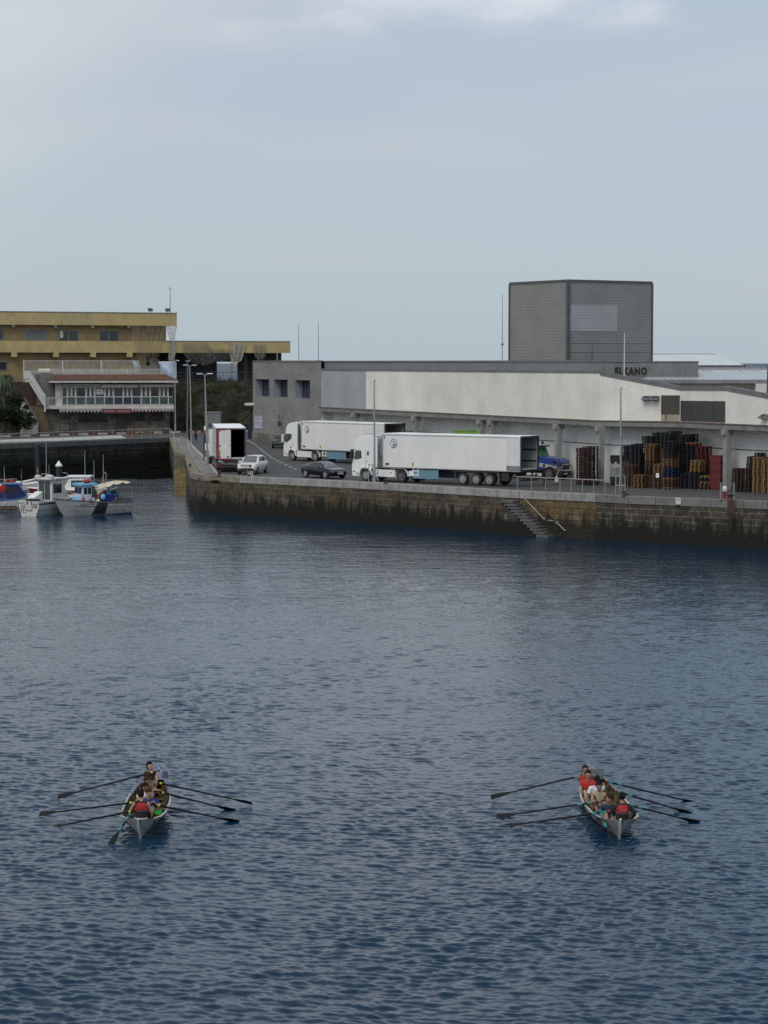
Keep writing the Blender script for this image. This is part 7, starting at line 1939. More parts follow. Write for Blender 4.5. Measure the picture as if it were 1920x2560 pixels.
fender(fb, 2.95, .95, 1.55, LIGHTBLUE, .24, .28); fender(fb, 1.95, .2, 1.75, LIGHTBLUE, .2, .24); fender(fb, 4.2, 1.02, 1.25, RED, .14, .2); fender(fb, 4.85, .9, 1.4, RED, .14, .2); fender(fb, 3.6, 1.05, 1.22, YELLOW, .12, .15); fender(fb, 3.45, 1.05, 1.25, WHITE, .12, .16)
m = MB(); m.bx(1.75,2.75,-.2,.75,.6,1.75); m.build('blue_tarp_box', M('deep_blue_tarp', (.012,.018,.17), .5, var=.2), fb, bevel=.08)
m = MB(); m.ell((1.4,.1,1.55),(.45,.5,.5),12,8); m.build('net_heap', M('teal_net_heap', (.03,.09,.16), .9, var=.4, scale=6, bump=.5), fb, smooth=True)
m = MB(); m.box((1.75,.55,2.18),(.75,.5,.05), ry=.25, rx=.35); m.build('white_board', WHITE, fb)
railpipe(fb, [(4.9,.75,1.35),(5.6,.55,1.5),(6.3,.22,1.68)], .5, r=.02); railpipe(fb, [(4.9,-.75,1.35),(5.6,-.55,1.5),(6.3,-.22,1.68)], .5, r=.02)
# ---- white motor boat, stern to the viewer
a = at(72, 1290.5, 0)
mbt = thing('motor_boat', 'white motor boat with its stern and swim step turned to the viewer', 'boat', a, R(58))
zs2 = lambda t: 1.22+.0*t+.35*t**2
sec2 = hull(mbt, 6.2, 2.45, zs2, -.4, mats=[WHULL, BOTDARK], transom=.93, bowrake=.12, inner=WHULL, deck=(.5,1.), floor=.55, stripe=WHULL)
m = MB(); pth = [(-.015,1.08,1.05),(-.015,.52,1.05),(-.015,.45,.98),(-.015,.40,.55),(-.015,.30,.47),(-.015,-.30,.47),(-.015,-.40,.55),(-.015,-.45,.98),(-.015,-.52,1.05),(-.015,-1.08,1.05)]
m.tube(pth, .022, 5); m.build('black_moulding', BLACK, mbt)
for s in (1,-1): hull_patch(mbt, sec2, 6.2, [(.05,.14),(4.4,.10),(4.4,.22),(.05,.24)], BLACK, 'black_band', side=s, off=.02)
for s in (1,-1): hull_patch(mbt, sec2, 6.2, [(.05,.58),(3.4,.55),(3.4,.57),(.05,.60)], DARKGREY, 'waist_line', side=s, off=.02)
m = MB(); m.bx(-.03,-.0,-.33,.33,.55,1.0); m.build('well_panel', M('boat_cream', (.50,.49,.44), .5, var=.1), mbt)
m = MB(); m.box((-.03,.12,1.15),(.06,.10,.28)); m.box((-.03,-.33,1.15),(.06,.05,.28)); m.build('cleat', BLACK, mbt)
m = MB(); m.tube([(-.06,.80,.25),(-.06,.80,.9),(-.06,.55,.9),(-.06,.55,.25)], .02, 5); m.tube([(-.06,.8,.6),(-.06,.55,.6)], .02, 5); m.build('ladder', DARKGREY, mbt)
for y in (1.0,.35,-.95):
    m = MB(); m.lathe([(.06,-.01),(.06,.012)], 10, c=(-.012,y,.28), axis='x'); m.build('outlet', BLACK, mbt)
m = MB()
for zz, ys0 in ((.90,(-.58,-.68,-.77,-.87,-.97)),(.74,(-.68,-.77,-.87))):
    for yy in ys0: m.bx(-.022,-.012,yy-.035,yy+.035,zz-.045,zz+.045)
m.bx(-.02,-.011,-1.02,-.52,.815,.822)
m.build('stern_lettering', NAVY, mbt)
m = MB(); m.prism([(2.1,1.2),(2.1,3.05),(3.6,2.95),(4.2,1.7),(4.6,1.45),(4.6,1.2)], 'y', -.82, .82); cb2 = m.build('cabin', WHULL, mbt, bevel=.08)
m = MB(); m.bx(1.75,3.8,-.98,.98,3.05,3.22); m.build('hardtop', WHULL, cb2, bevel=.07)
m = MB(); m.ell((2.1,.75,3.3),(.35,.22,.18),10,6); m.ell((2.1,-.75,3.3),(.35,.22,.18),10,6); m.ell((2.7,0,3.3),(.4,.35,.2),10,6); m.build('roof_moulding', WHULL, cb2, smooth=True)
for y0,y1 in ((.04,.62),(-.62,-.04)):
    m = MB(); m.bx(2.07,2.098,y0,y1,1.35,2.92); m.build('door_glass', GLASS_GREEN, cb2)
m = MB(); m.bx(2.3,3.4,-.835,-.815,1.9,2.7); m.bx(2.3,3.4,.815,.835,1.9,2.7); m.build('side_window', GLASS, cb2)
m = MB(); m.tube([(2.3,-.2,3.3),(2.3,-.2,3.55),(2.3,.5,3.55),(2.3,.5,3.3)], .025, 5); m.build('roof_frame', ALU, cb2)
mast(mbt, 2.5, .12, 3.2, 3.5, .03); mast(mbt, 2.2, -.45, 3.2, 1.2, .02); mast(mbt, 2.1, .72, 3.2, 1.0, .02)
flag(mbt, 2.1, .78, 4.0, [RED, YELLOW, RED], .4, .4)
m = MB(); m.ell((.75,.15,1.36),(.42,.85,.13),12,6); m.build('black_cover', BLACK, mbt, smooth=True)
m = MB(); m.prism([(.9,1.2),(.9,1.55),(2.05,2.05),(2.05,1.2)], 'y', .15, .95); m.build('white_cover', WHITE, mbt, bevel=.05)
# ---- other boats behind, each with its own hull
def small_boat(label, px, py, yaw, L, B, zs, mats, inner, stripe, extras=None, deck=None, transom=.8, cat='boat', name='rowing_dinghy'):
    t = thing(name, label, cat, at(px, py, 0), yaw); s = hull(t, L, B, zs, -.3, mats=mats, transom=transom, inner=inner, stripe=stripe, deck=deck, bowrake=.10)
    if extras: extras(t, s, L)
    return t
WBL = M('white_blue_boat', (.50,.51,.52), .4, var=.1, dirt=.3)
def ex1(t, s, L):
    m = MB(); m.prism([(1.2,.8),(1.2,2.3),(2.5,2.25),(2.9,1.5),(2.9,.8)], 'y', -.7, .7); c = m.build('cabin', NAVY, t, bevel=.06)
    m = MB(); m.bx(1.0,2.7,-.8,.8,2.3,2.45); m.build('cabin_roof', BLUE, c, bevel=.04)
    m = MB(); m.bx(1.3,2.3,-.715,-.70,1.6,2.1); m.build('window', GLASS, c)
    m = MB(); m.bx(3.2,3.7,-.4,.4,1.0,1.5); m.build('bow_locker', WHITE, t, bevel=.05)
    mast(t, 1.2, 0, 2.4, 1.6); m = MB(); m.lathe([(.28,-.06),(.36,0),(.28,.06)], 14, c=(.9,-.75,2.0), axis='y'); m.build('life_ring', RED, t, smooth='auto')
small_boat('white hulled boat with bright blue gunwale and navy cabin cut by the left edge', -22, 1277, R(18), 5.2, 2.0, lambda t: .95+.8*t**2, [WBL, BOTDARK], BLUE, BLUE, ex1, (.4,1.), name='fishing_boat')
def ex2(t, s, L):
    m = MB(); m.tube([(.6,.0,.9),(.6,0,3.4)], .035, 6); m.tube([(.6,-.5,2.9),(.6,.5,2.9)], .02, 5); m.build('mast', RUST, t); flag(t, .6, .1, 2.8, [YELLOW, RED], .2, .55)
    m = MB(); m.tube([(4.3,0,1.6),(3.0,.3,2.3),(1.0,.2,2.4)], .05, 6); m.build('spar', M('spar_brown', (.2,.17,.13), .7), t)
small_boat('navy blue hulled boat lying behind the white motor boat', 70, 1262, R(165), 5.6, 2.0, lambda t: 1.0+.75*t**2, [NAVY, BOTDARK], NAVY, M('blue_gunwale', (.03,.05,.22), .5), ex2, None, name='open_boat')
def ex3(t, s, L):
    for x in (1.0,2.2): 
        m = MB(); m.bx(x-.12,x+.12,-.6,.6,.75,.8); m.build('thwart', OFFWHITE, t)
    m = MB(); m.bx(.0,.5,-.35,.35,.95,1.4); m.build('outboard_cover', WHITE, t, bevel=.1)
small_boat('white open boat with raised bow moored beyond the navy one', 40, 1238, R(14), 5.0, 1.8, lambda t: 1.05+.75*t**1.6, [WHULL, BOTDARK], WHITE, WHITE, ex3, name='open_boat')
def ex4(t, s, L):
    m = MB()
    for k in range(3): m.tube([(4.6,-.35+.25*k,1.2),(4.7,-.35+.25*k,1.75),(4.4,-.3+.25*k,1.9)], .02, 5)
    m.build('bow_frame', STEEL, t); m = MB(); m.bx(2.0,3.2,-.5,.5,1.0,1.25); m.build('blue_crate', BLUE, t)
small_boat('pale grey boat with bow frame squeezed between the navy and the motor boat', 118, 1258, R(178), 5.2, 1.9, lambda t: 1.05+.55*t**2, [GREYHULL, BOTDARK], OFFWHITE, DARKGREY, ex4, (.3,1.), name='open_boat')
def ex5(t, s, L):
    m = MB(); m.prism([(1.4,1.0),(1.4,2.55),(3.2,2.45),(3.7,1.6),(3.7,1.0)], 'y', -.75,.75); c = m.build('cabin', WHITE, t, bevel=.06)
    m = MB(); m.bx(1.2,3.4,-.85,.85,2.56,2.74); m.build('cabin_roof', WHITE, c, bevel=.05); m = MB(); m.bx(1.6,3.0,-.765,-.75,1.7,2.3); m.bx(1.6,3.0,.75,.765,1.7,2.3); m.build('window', GLASS, c)
    mast(t, 1.8, .2, 2.7, 2.4, .03); m = MB(); m.tube([(3.4,0,2.75),(3.5,.2,2.95),(3.9,.3,3.0)], .03, 5); m.build('searchlight', STEEL, t)
small_boat('red hulled white cabin boat hidden behind the pale blue wheelhouse', 262, 1262, R(176), 6.6, 2.2, lambda t: 1.30+.25*t**2+.1*(1-t), [M('red_hull', (.17,.012,.020), .4, var=.2), BOTRED], WHITE, WHITE, ex5, (.0,1.), name='cabin_boat')
def ex6(t, s, L):
    m = MB(); m.bx(.6,1.6,-.5,.5,.8,1.2); m.build('white_locker', WHITE, t, bevel=.06); m = MB(); m.ell((2.6,0,.95),(.7,.5,.25),10,6); m.build('white_cover', WHITE, t, smooth=True)
small_boat('dark red boat under white covers at the wooden pontoon', 12, 1274, R(8), 3.6, 1.6, lambda t: .75+.25*t**2, [M('maroon_hull', (.075,.012,.014), .5, var=.3), BOTDARK], OFFWHITE, OFFWHITE, ex6, name='open_boat')
def ex7(t, s, L):
    m = MB(); m.tube([(.3,.5,.9),(.3,.5,2.6)], .03, 6); m.build('mast', ALU, t); fender(t, .9, .3, 1.2, RED, .22, .3); fender(t, 1.5, -.2, 1.3, RED, .2, .28)
    m = MB(); m.box((2.0,0,1.15),(1.6,1.0,.35), ry=.1); m.build('red_bundle', M('red_bundle', (.20,.02,.03), .8, var=.4), t, bevel=.1)
small_boat('white boat piled with red floats at the far left of the moorings', -8, 1236, R(10), 3.6, 1.6, lambda t: .95+.6*t**2, [WHULL, BOTDARK], WHITE, WHITE, ex7, name='open_boat')
# pontoon and piles
p, q = at(-60, 1279, 0), at(42, 1278, 0)
m = MB(); L = (q-p).length
for k in range(int(L/.16)): m.bx(k*.16, k*.16+.15, 0, 1.6, .42, .47)
m.bx(0, L, .05, .15, .2, .415); m.bx(0, L, 1.45, 1.55, .2, .415)
pn = thing('pontoon', 'brown wooden pontoon at the far left between the boats', 'pontoon', p, math.atan2(q.y-p.y, q.x-p.x)); m.build('decking', M('pontoon_wood', (.14,.105,.07), .9, var=.3, scale=3), pn)
m = MB()
for k in range(5): m.bx(k*L/5+.1, k*L/5+.9, .2, 1.4, -.3, .414)
m.build('float', MIDGREY, pn)
p, q = at(122, 1282, 0), at(160, 1276, 0)
m = MB(); m.hexa([(p.x,p.y,.35),(q.x,q.y,.35),(q.x+.2,q.y+2.5,.35),(p.x+.2,p.y+2.5,.35),(p.x,p.y,.5),(q.x,q.y,.5),(q.x+.2,q.y+2.5,.5),(p.x+.2,p.y+2.5,.5)])
fp_ = thing('pontoon', 'pale mooring finger between the motor boat and the fishing boat', 'pontoon'); m.build('decking', M('finger_deck', (.24,.22,.19), .9, var=.3), fp_)
m = MB(); m.tube([(p.x+.2,p.y-.05,.45),(p.x+.9,p.y-.05,.45)], .09, 8); m.build('float', M('pinkish_float', (.34,.22,.18), .7), fp_, smooth='auto')
pd = at(148, 1262, 0)
pile = thing('mooring_pile', 'black mooring pile with a white pointed cap behind the boats', 'pile', pd)
ztop = dp(148, 1166, pd.y).z; zc = dp(148, 1151.5, pd.y).z
m = MB(); m.lathe([(.27,-2),(.27,ztop)], 20); m.build('post', M('black_pile', (.013,.014,.015), .5, var=.3), pile, smooth='auto')
m = MB(); m.lathe([(.30,ztop-.02),(.33,ztop+.03),(.33,ztop+.10),(.30,ztop+.12),(.02,zc)], 20); m.build('cap', WHITE, pile, smooth='auto')
pd = at(95, 1205, 0); zt2 = dp(95, 1112, pd.y).z
m = MB(); m.lathe([(.30,-2),(.30,zt2),(.05,zt2+.05)], 18); tag(m.build('mooring_pile', BLACK, loc=(pd.x,pd.y,0), smooth='auto'), 'plain black mooring pile standing against the dark harbour wall', 'pile')
# ================================================================ PEOPLE
DG = None
def remesh(mb, name, mat, parent, voxel, smooth=2, M_=None):
    me = bpy.data.meshes.new(name+'_src'); me.from_pydata([tuple(v) for v in mb.v], [], mb.f)
    bm = bmesh.new(); bm.from_mesh(me); bmesh.ops.recalc_face_normals(bm, faces=bm.faces); bm.to_mesh(me); bm.free()
    o = bpy.data.objects.new(name+'_src', me); COL.objects.link(o)
    r_ = o.modifiers.new('r', 'REMESH'); r_.mode = 'VOXEL'; r_.voxel_size = voxel
    if smooth:
        s_ = o.modifiers.new('s', 'SMOOTH'); s_.iterations = smooth; s_.factor = .5
    bpy.context.view_layer.update()
    ev = o.evaluated_get(bpy.context.evaluated_depsgraph_get())
    nm = bpy.data.meshes.new_from_object(ev); bpy.data.objects.remove(o); bpy.data.meshes.remove(me)
    nm.name = name; nm.materials.clear(); nm.materials.append(mat)
    nm.polygons.foreach_set('use_smooth', [True]*len(nm.polygons))
    ob = bpy.data.objects.new(name, nm); COL.objects.link(ob)
    if parent: ob.parent = parent
    return ob
def capsule(mb, pts, rads, n=12, side=None):
    mb.tube(pts, rads, n, side=side)
    for p, r in ((pts[0], rads[0]), (pts[-1], rads[-1])):
        r1 = min(r) if isinstance(r, tuple) else r
        mb.ell(p, r1*.98, 10, 6)
def ik(a, b, l1, l2, pole):
    v = b-a; d = min(max(v.length, .05), (l1+l2)*.995); v = v.normalized(); b2 = a+v*d
    x = (l1*l1-l2*l2+d*d)/(2*d); h = math.sqrt(max(l1*l1-x*x, 0))
    p = pole-v*pole.dot(v)
    if p.length < 1e-4: p = Vector((0,0,1))-v*v.z
    return a+v*x+p.normalized()*h, b2
SKINS = [M('skin_light', (.42,.25,.175), .55, var=.08, scale=6), M('skin_tan', (.30,.165,.105), .55, var=.08, scale=6), M('skin_brown', (.18,.095,.06), .55, var=.08, scale=6)]
HAIRS = [M('hair_black', (.010,.008,.007), .85, var=.4, scale=20, spec=.15), M('hair_brown', (.035,.020,.012), .85, var=.4, scale=20, spec=.15)]
EYEM = M('eye_dark', (.02,.015,.012), .3); LIPM = M('lips', (.22,.08,.07), .5)
CLOTH = {}
def cloth_m(name, col):
    if name not in CLOTH: CLOTH[name] = M('cloth_'+name, col, .85, var=.18, scale=7, bump=.25, bscale=25)
    return CLOTH[name]
def person(label, loc, yaw, pelvis=(0,0,0), lean=0., twist=0., hands=None, feet=None, knee_pole=None, elbow_pole=None, head_yaw=0., head_pitch=0.,
           skin=0, hair=0, hair_style='short', top=None, sleeve=0., bottom=None, legs=.5, vest=None, shoes=None, socks=None, scale=1., grip=True, lower_arms=None, waistband=None, vest_text=None, group=None, cap=None):
    """local axes: +x the way the chest faces, +y the left hand, z up; pelvis is the point between the hip joints"""
    t = thing('person', label, 'person', loc, yaw, group); t.scale = (scale,)*3
    P = Vector(pelvis); sk = SKINS[skin]
    cl, sl = math.cos(lean), math.sin(lean)
    U = Vector((sl, 0, cl)); F = Vector((cl, 0, -sl)); L = Vector((0,1,0))
    if twist:
        c, s = math.cos(twist), math.sin(twist); F2 = F*c+L*s; L2 = L*c-F*s
    else: F2, L2 = F, L
    spine = [P+U*-.06, P+U*.06, P+U*.19-F*.01, P+U*.33, P+U*.44, P+U*.50]
    tr = [(.150,.115),(.165,.120),(.135,.098),(.158,.112),(.165,.100),(.10,.075)]
    neck0, neck1 = P+U*.48, P+U*.60+F*.02
    hu = (U+F*head_pitch*0.6).normalized()
    hc = P+U*.70+F*(.035+.08*head_pitch)
    hy = math.cos(head_yaw); hs = math.sin(head_yaw)
    hf = (F2*hy+L2*hs); hf = (hf-hu*hf.dot(hu)).normalized(); hf = (hf - Vector((0,0,1))*head_pitch*.5).normalized(); hl = hu.cross(hf).normalized(); hu2 = hf.cross(hl).normalized()
    HR = Matrix((hf, hl, hu2)).transposed()
    b = MB()
    capsule(b, spine, tr, 14, side=L2)
    capsule(b, [neck0, neck1], [.062,.055], 10)
    b.ell(hc, (.098,.076,.118), 16, 12, rot=HR)
    b.ell(hc+HR @ Vector((.045,0,-.062)), (.052,.054,.058), 12, 8, rot=HR)            # jaw
    b.tube([hc+HR @ Vector((.088,0,.022)), hc+HR @ Vector((.118,0,-.022)), hc+HR @ Vector((.092,0,-.034))], [.009,.017,.013], 8)   # nose
    for s in (1,-1): b.ell(hc+HR @ Vector((-.005,s*.077,-.01)), (.018,.010,.030), 8, 6, rot=HR)                     # ears
    hands = hands or {}
    shp = {}
    armseg = {}
    for s, key in ((1,'L'),(-1,'R')):
        sh = P+U*.435+L2*s*.185; tgt = Vector(hands.get(key, (.30, s*.22, .12)))
        pole = Vector(elbow_pole) if elbow_pole else Vector((-.25, s*.75, -.75))
        if elbow_pole: pole.y *= s
        el, wr = ik(sh, tgt, .285, .255, pole)
        shp[key] = sh; armseg[key] = (sh, el, wr)
        capsule(b, [P+U*.43+L2*s*.10, sh, sh.lerp(el,.35), sh.lerp(el,.75), el], [.070,.066,.053,.044,.040], 10)
        capsule(b, [el, el.lerp(wr,.3), el.lerp(wr,.75), wr], [.040,.043,.034,.027], 10)
        # hand: palm, four fingers of unequal length with knuckle bends, thumb from the side of the palm
        d = (wr-el).normalized(); side = d.cross(Vector((0,0,1))); side = side.normalized() if side.length > .05 else L2.copy()
        up = side.cross(d).normalized(); pal = -up
        pc = wr+d*.045
        b.tube([wr, wr+d*.03, wr+d*.075, wr+d*.092], [(.027,.020),(.038,.019),(.043,.017),(.036,.014)], 10, side=side)
        for k, ln in enumerate((.070,.080,.075,.058)):
            o_ = wr+d*.086+side*(-.030+.020*k); cu = .9 if grip else .25
            k1 = o_+d*ln*.42+pal*ln*.10*cu; k2 = k1+(d*(1-cu*.75)+pal*cu).normalized()*ln*.34; k3 = k2+(d*(.6-cu*1.3)+pal*(.3+cu*.6)).normalized()*ln*.26
            b.tube([o_, k1, k2, k3], [.0098,.0092,.0085,.0072], 7)
        ts = -s; o_ = wr+d*.030+side*ts*.030*1.0
        b.tube([o_, o_+(d*.6+side*ts*.75+pal*.25).normalized()*.035, o_+(d*.9+side*ts*.55+pal*.6).normalized()*.066], [.013,.011,.009], 7)
    feet = feet or {}; legseg = {}
    for s, key in ((1,'L'),(-1,'R')):
        hp = P+L*s*.092+Vector((0,0,-.01)); tgt = Vector(feet.get(key, (.75, s*.10, -.12)))
        pole = Vector(knee_pole) if knee_pole else Vector((.35, s*.10, 1.0))
        if knee_pole: pole = Vector((pole.x, pole.y*s, pole.z))
        kn, an = ik(hp, tgt, .425, .415, pole); legseg[key] = (hp, kn, an)
        capsule(b, [hp, hp.lerp(kn,.25), hp.lerp(kn,.7), kn], [.088,.086,.064,.054], 12)
        capsule(b, [kn, kn.lerp(an,.28), kn.lerp(an,.75), an], [.053,.056,.040,.034], 12)
        ft = Vector(feet.get('dir', (1,0,0))); ft = ft.normalized()
        if not shoes:
            b.tube([an-ft*.05+Vector((0,0,-.045)), an+ft*.03+Vector((0,0,-.035)), an+ft*.11+Vector((0,0,-.055)), an+ft*.175+Vector((0,0,-.062))], [(.032,.030),(.038,.040),(.043,.024),(.034,.014)], 8, side=(-ft.y,ft.x,0))
    body = remesh(b, 'body', sk, t, .0125)
    # face
    for s in (1,-1):
        m = MB(); m.ell(hc+HR @ Vector((.091,s*.031,.008)), (.008,.014,.008), 8, 6, rot=HR); m.build('eye', EYEM, t, smooth=True)
        m = MB(); m.ell(hc+HR @ Vector((.093,s*.031,.028)), (.007,.020,.005), 8, 4, rot=HR); m.build('eyebrow', HAIRS[hair], t, smooth=True)
    m = MB(); m.ell(hc+HR @ Vector((.097,0,-.062)), (.007,.024,.008), 8, 6, rot=HR); m.build('mouth', LIPM, t, smooth=True)
    # hair
    rnd = random.Random(label)
    h = MB()
    def keep(d): return d.z > .30 - .55*max(-d.x, 0) + .55*max(d.x-.25, 0) or (d.x < -.12 and d.z > -.55)
    h.ell(hc+HR @ Vector((-.012,0,.018)), (.116,.098,.130), 22, 16, rot=HR, keep=keep)
    if hair_style == 'curly':
        for _ in range(60):
            d = Vector((rnd.gauss(-.1,1), rnd.gauss(0,1), abs(rnd.gauss(.6,.6)))).normalized(); 
            if d.x > .75 and d.z < .5: continue
            h.ell(hc+HR @ Vector((d.x*.105-.01, d.y*.092, d.z*.125+.012)), rnd.uniform(.022,.036), 7, 5)
    if hair_style in ('tail','bun'):
        q = [hc+HR @ Vector(v) for v in ((-.085,0,.04),(-.13,0,.03),(-.145,0,-.05),(-.12,.0,-.16))] if hair_style == 'tail' else [hc+HR @ Vector(v) for v in ((-.07,0,.08),(-.11,0,.09))]
        h.tube(q, [.03,.038,.032,.012] if hair_style == 'tail' else [.05,.045], 8)
        if hair_style == 'bun': h.ell(q[1], .05, 10, 7)
    if hair_style == 'long': h.tube([hc+HR @ Vector((-.07,0,.02)), hc+HR @ Vector((-.10,0,-.10)), hc+HR @ Vector((-.095,0,-.22))], [(.085,.05),(.09,.045),(.06,.02)], 10, side=hl)
    ho = h.build('hair', HAIRS[hair], t, smooth=True)
    if cap: 
        m = MB(); m.ell(hc+HR @ Vector((-.005,0,.03)), (.116,.097,.118), 18, 12, rot=HR, keep=lambda d: d.z > .12); m.ell(hc+HR @ Vector((.12,0,.05)), (.07,.07,.010), 10, 4, rot=HR); m.build('cap', cap, t, smooth=True)
    # clothes follow the same bones, a little proud of the skin
    def grow(r, e): return tuple(x+e for x in r) if isinstance(r, tuple) else r+e
    if top:
        c = MB(); e = .016
        tk = [grow(x, e) for x in tr]; tk[0] = grow(tr[0], .022)
        capsule(c, spine[:5], tk[:5], 14, side=L2)
        for s, key in ((1,'L'),(-1,'R')):
            sh, el, wr = armseg[key]
            c.tube([P+U*.44+L2*s*.06, P+U*.455+L2*s*.12, sh.lerp(P+U*.44+L2*s*.12,.25)], [.075,.078,.066], 10)
            if sleeve > 0:
                q = [P+U*.43+L2*s*.10, sh]; rr_ = [.085,.080]
                n_ = 4
                for k in range(1, n_+1):
                    f = sleeve*k/n_
                    q.append(sh.lerp(el, f) if f <= 1 else el.lerp(wr, f-1)); rr_.append(.068-.012*min(f,1) if f <= 1 else .055-.012*(f-1))
                c.tube(q, rr_, 12)
        remesh(c, 'top', top, t, .014)
    if bottom:
        c = MB(); capsule(c, [P+U*.10, P+U*.02, P+U*-.05], [(.150+.018,.112+.018),(.165+.016,.120+.016),(.150+.016,.115+.016)], 14, side=L)
        for s, key in ((1,'L'),(-1,'R')):
            hp, kn, an = legseg[key]; q, rr_ = [hp], [.104]
            for k in range(1, 6):
                f = legs*k/5
                q.append(hp.lerp(kn, f) if f <= 1 else kn.lerp(an, f-1)); rr_.append((.104-.034*f) if f <= 1 else (.070-.018*(f-1)))
            c.tube(q, rr_, 12)
        remesh(c, 'trousers' if legs > 1.2 else 'shorts', bottom, t, .015)
    if waistband:
        m = MB(); m.tube([P+U*.015, P+U*.05], [(.192,.158),(.190,.156)], 20, side=L); m.build('waistband', waistband, t, smooth=True)
    if vest:
        c = MB(); up_, lo_ = vest
        c.tube([P+U*.26, P+U*.28, P+U*.40, P+U*.485], [(.188,.150),(.196,.160),(.196,.152),(.150,.112)], 20, side=L2); v = remesh(c, 'life_vest', up_, t, .016)
        c = MB(); c.tube([P+U*.05, P+U*.07, P+U*.235, P+U*.25], [(.176,.140),(.186,.150),(.186,.148),(.178,.140)], 20, side=L2); remesh(c, 'vest_skirt', lo_, v, .016)
        m = MB(); m.tube([P+U*.238, P+U*.258], [(.198,.162),(.198,.162)], 20, side=L2); m.build('vest_belt', cloth_m('belt_grey', (.09,.09,.09)), v, smooth=True)
        if vest_text:
          q = P+U*.315-F2*.165; rgt = L2*-1
          text_obj(vest_text, 'vest_lettering', .075, cloth_m('pale_print', (.42,.30,.30)), v, face_M(q, rgt if True else L2, U), .002)
    if lower_arms:
        for s, key in ((1,'L'),(-1,'R')):
            sh, el, wr = armseg[key]; c = MB(); c.tube([sh.lerp(el,.1), el, wr.lerp(el,.06)], [.068,.050,.036], 10); remesh(c, 'sleeve', lower_arms, t, .013)
    if shoes:
        for s, key in ((1,'L'),(-1,'R')):
            an = legseg[key][2]; ft = Vector(feet.get('dir', (1,0,0))).normalized(); c = MB()
            c.tube([an-ft*.075+Vector((0,0,-.05)), an-ft*.02+Vector((0,0,-.03)), an+ft*.09+Vector((0,0,-.05)), an+ft*.18+Vector((0,0,-.06)), an+ft*.205+Vector((0,0,-.065))], [(.036,.034),(.045,.052),(.048,.036),(.044,.025),(.025,.016)], 10, side=(-ft.y,ft.x,0)); c.tube([an, an+Vector((0,0,-.05))], [.045,.047], 10)
            remesh(c, 'shoe', shoes, t, .012)
    if socks:
        for s, key in ((1,'L'),(-1,'R')):
            hp, kn, an = legseg[key]; c = MB(); c.tube([an.lerp(kn,.35), an.lerp(kn,.1), an], [.051,.044,.042], 12); c.build('sock', socks, t, smooth=True)
    return t

# ================================================================ ROWING BOATS
def cubic(t, pts): return float(np.interp(t, [p[0] for p in pts], [p[1] for p in pts]))
BEAM = [(0,.04),(.025,.36),(.06,.53),(.12,.59),(.25,.63),(.42,.64),(.58,.625),(.72,.55),(.84,.41),(.93,.23),(1.,.02)]
WLB = [(0,.01),(.06,.03),(.14,.10),(.25,.26),(.42,.44),(.58,.49),(.72,.38),(.84,.22),(.93,.09),(1.,.005)]
SHEER = [(0,.60),(.07,.56),(.2,.50),(.45,.46),(.65,.50),(.82,.62),(.93,.78),(1.,.92)]
OLIVE = M('boat_lining_olive', (.105,.083,.028), .75, var=.25, scale=3, dirt=.4, dirtcol=(.04,.032,.015))
OARBLACK = M('oar_black', (.009,.009,.011), .55, var=.2, spec=.2)
TEAL = M('oar_teal', (.015,.22,.20), .5); OARYEL = M('oar_yellow', (.55,.50,.05), .5); OARRED = M('oar_red', (.30,.03,.04), .5); OARBROWN = M('oar_brown', (.07,.035,.025), .6)
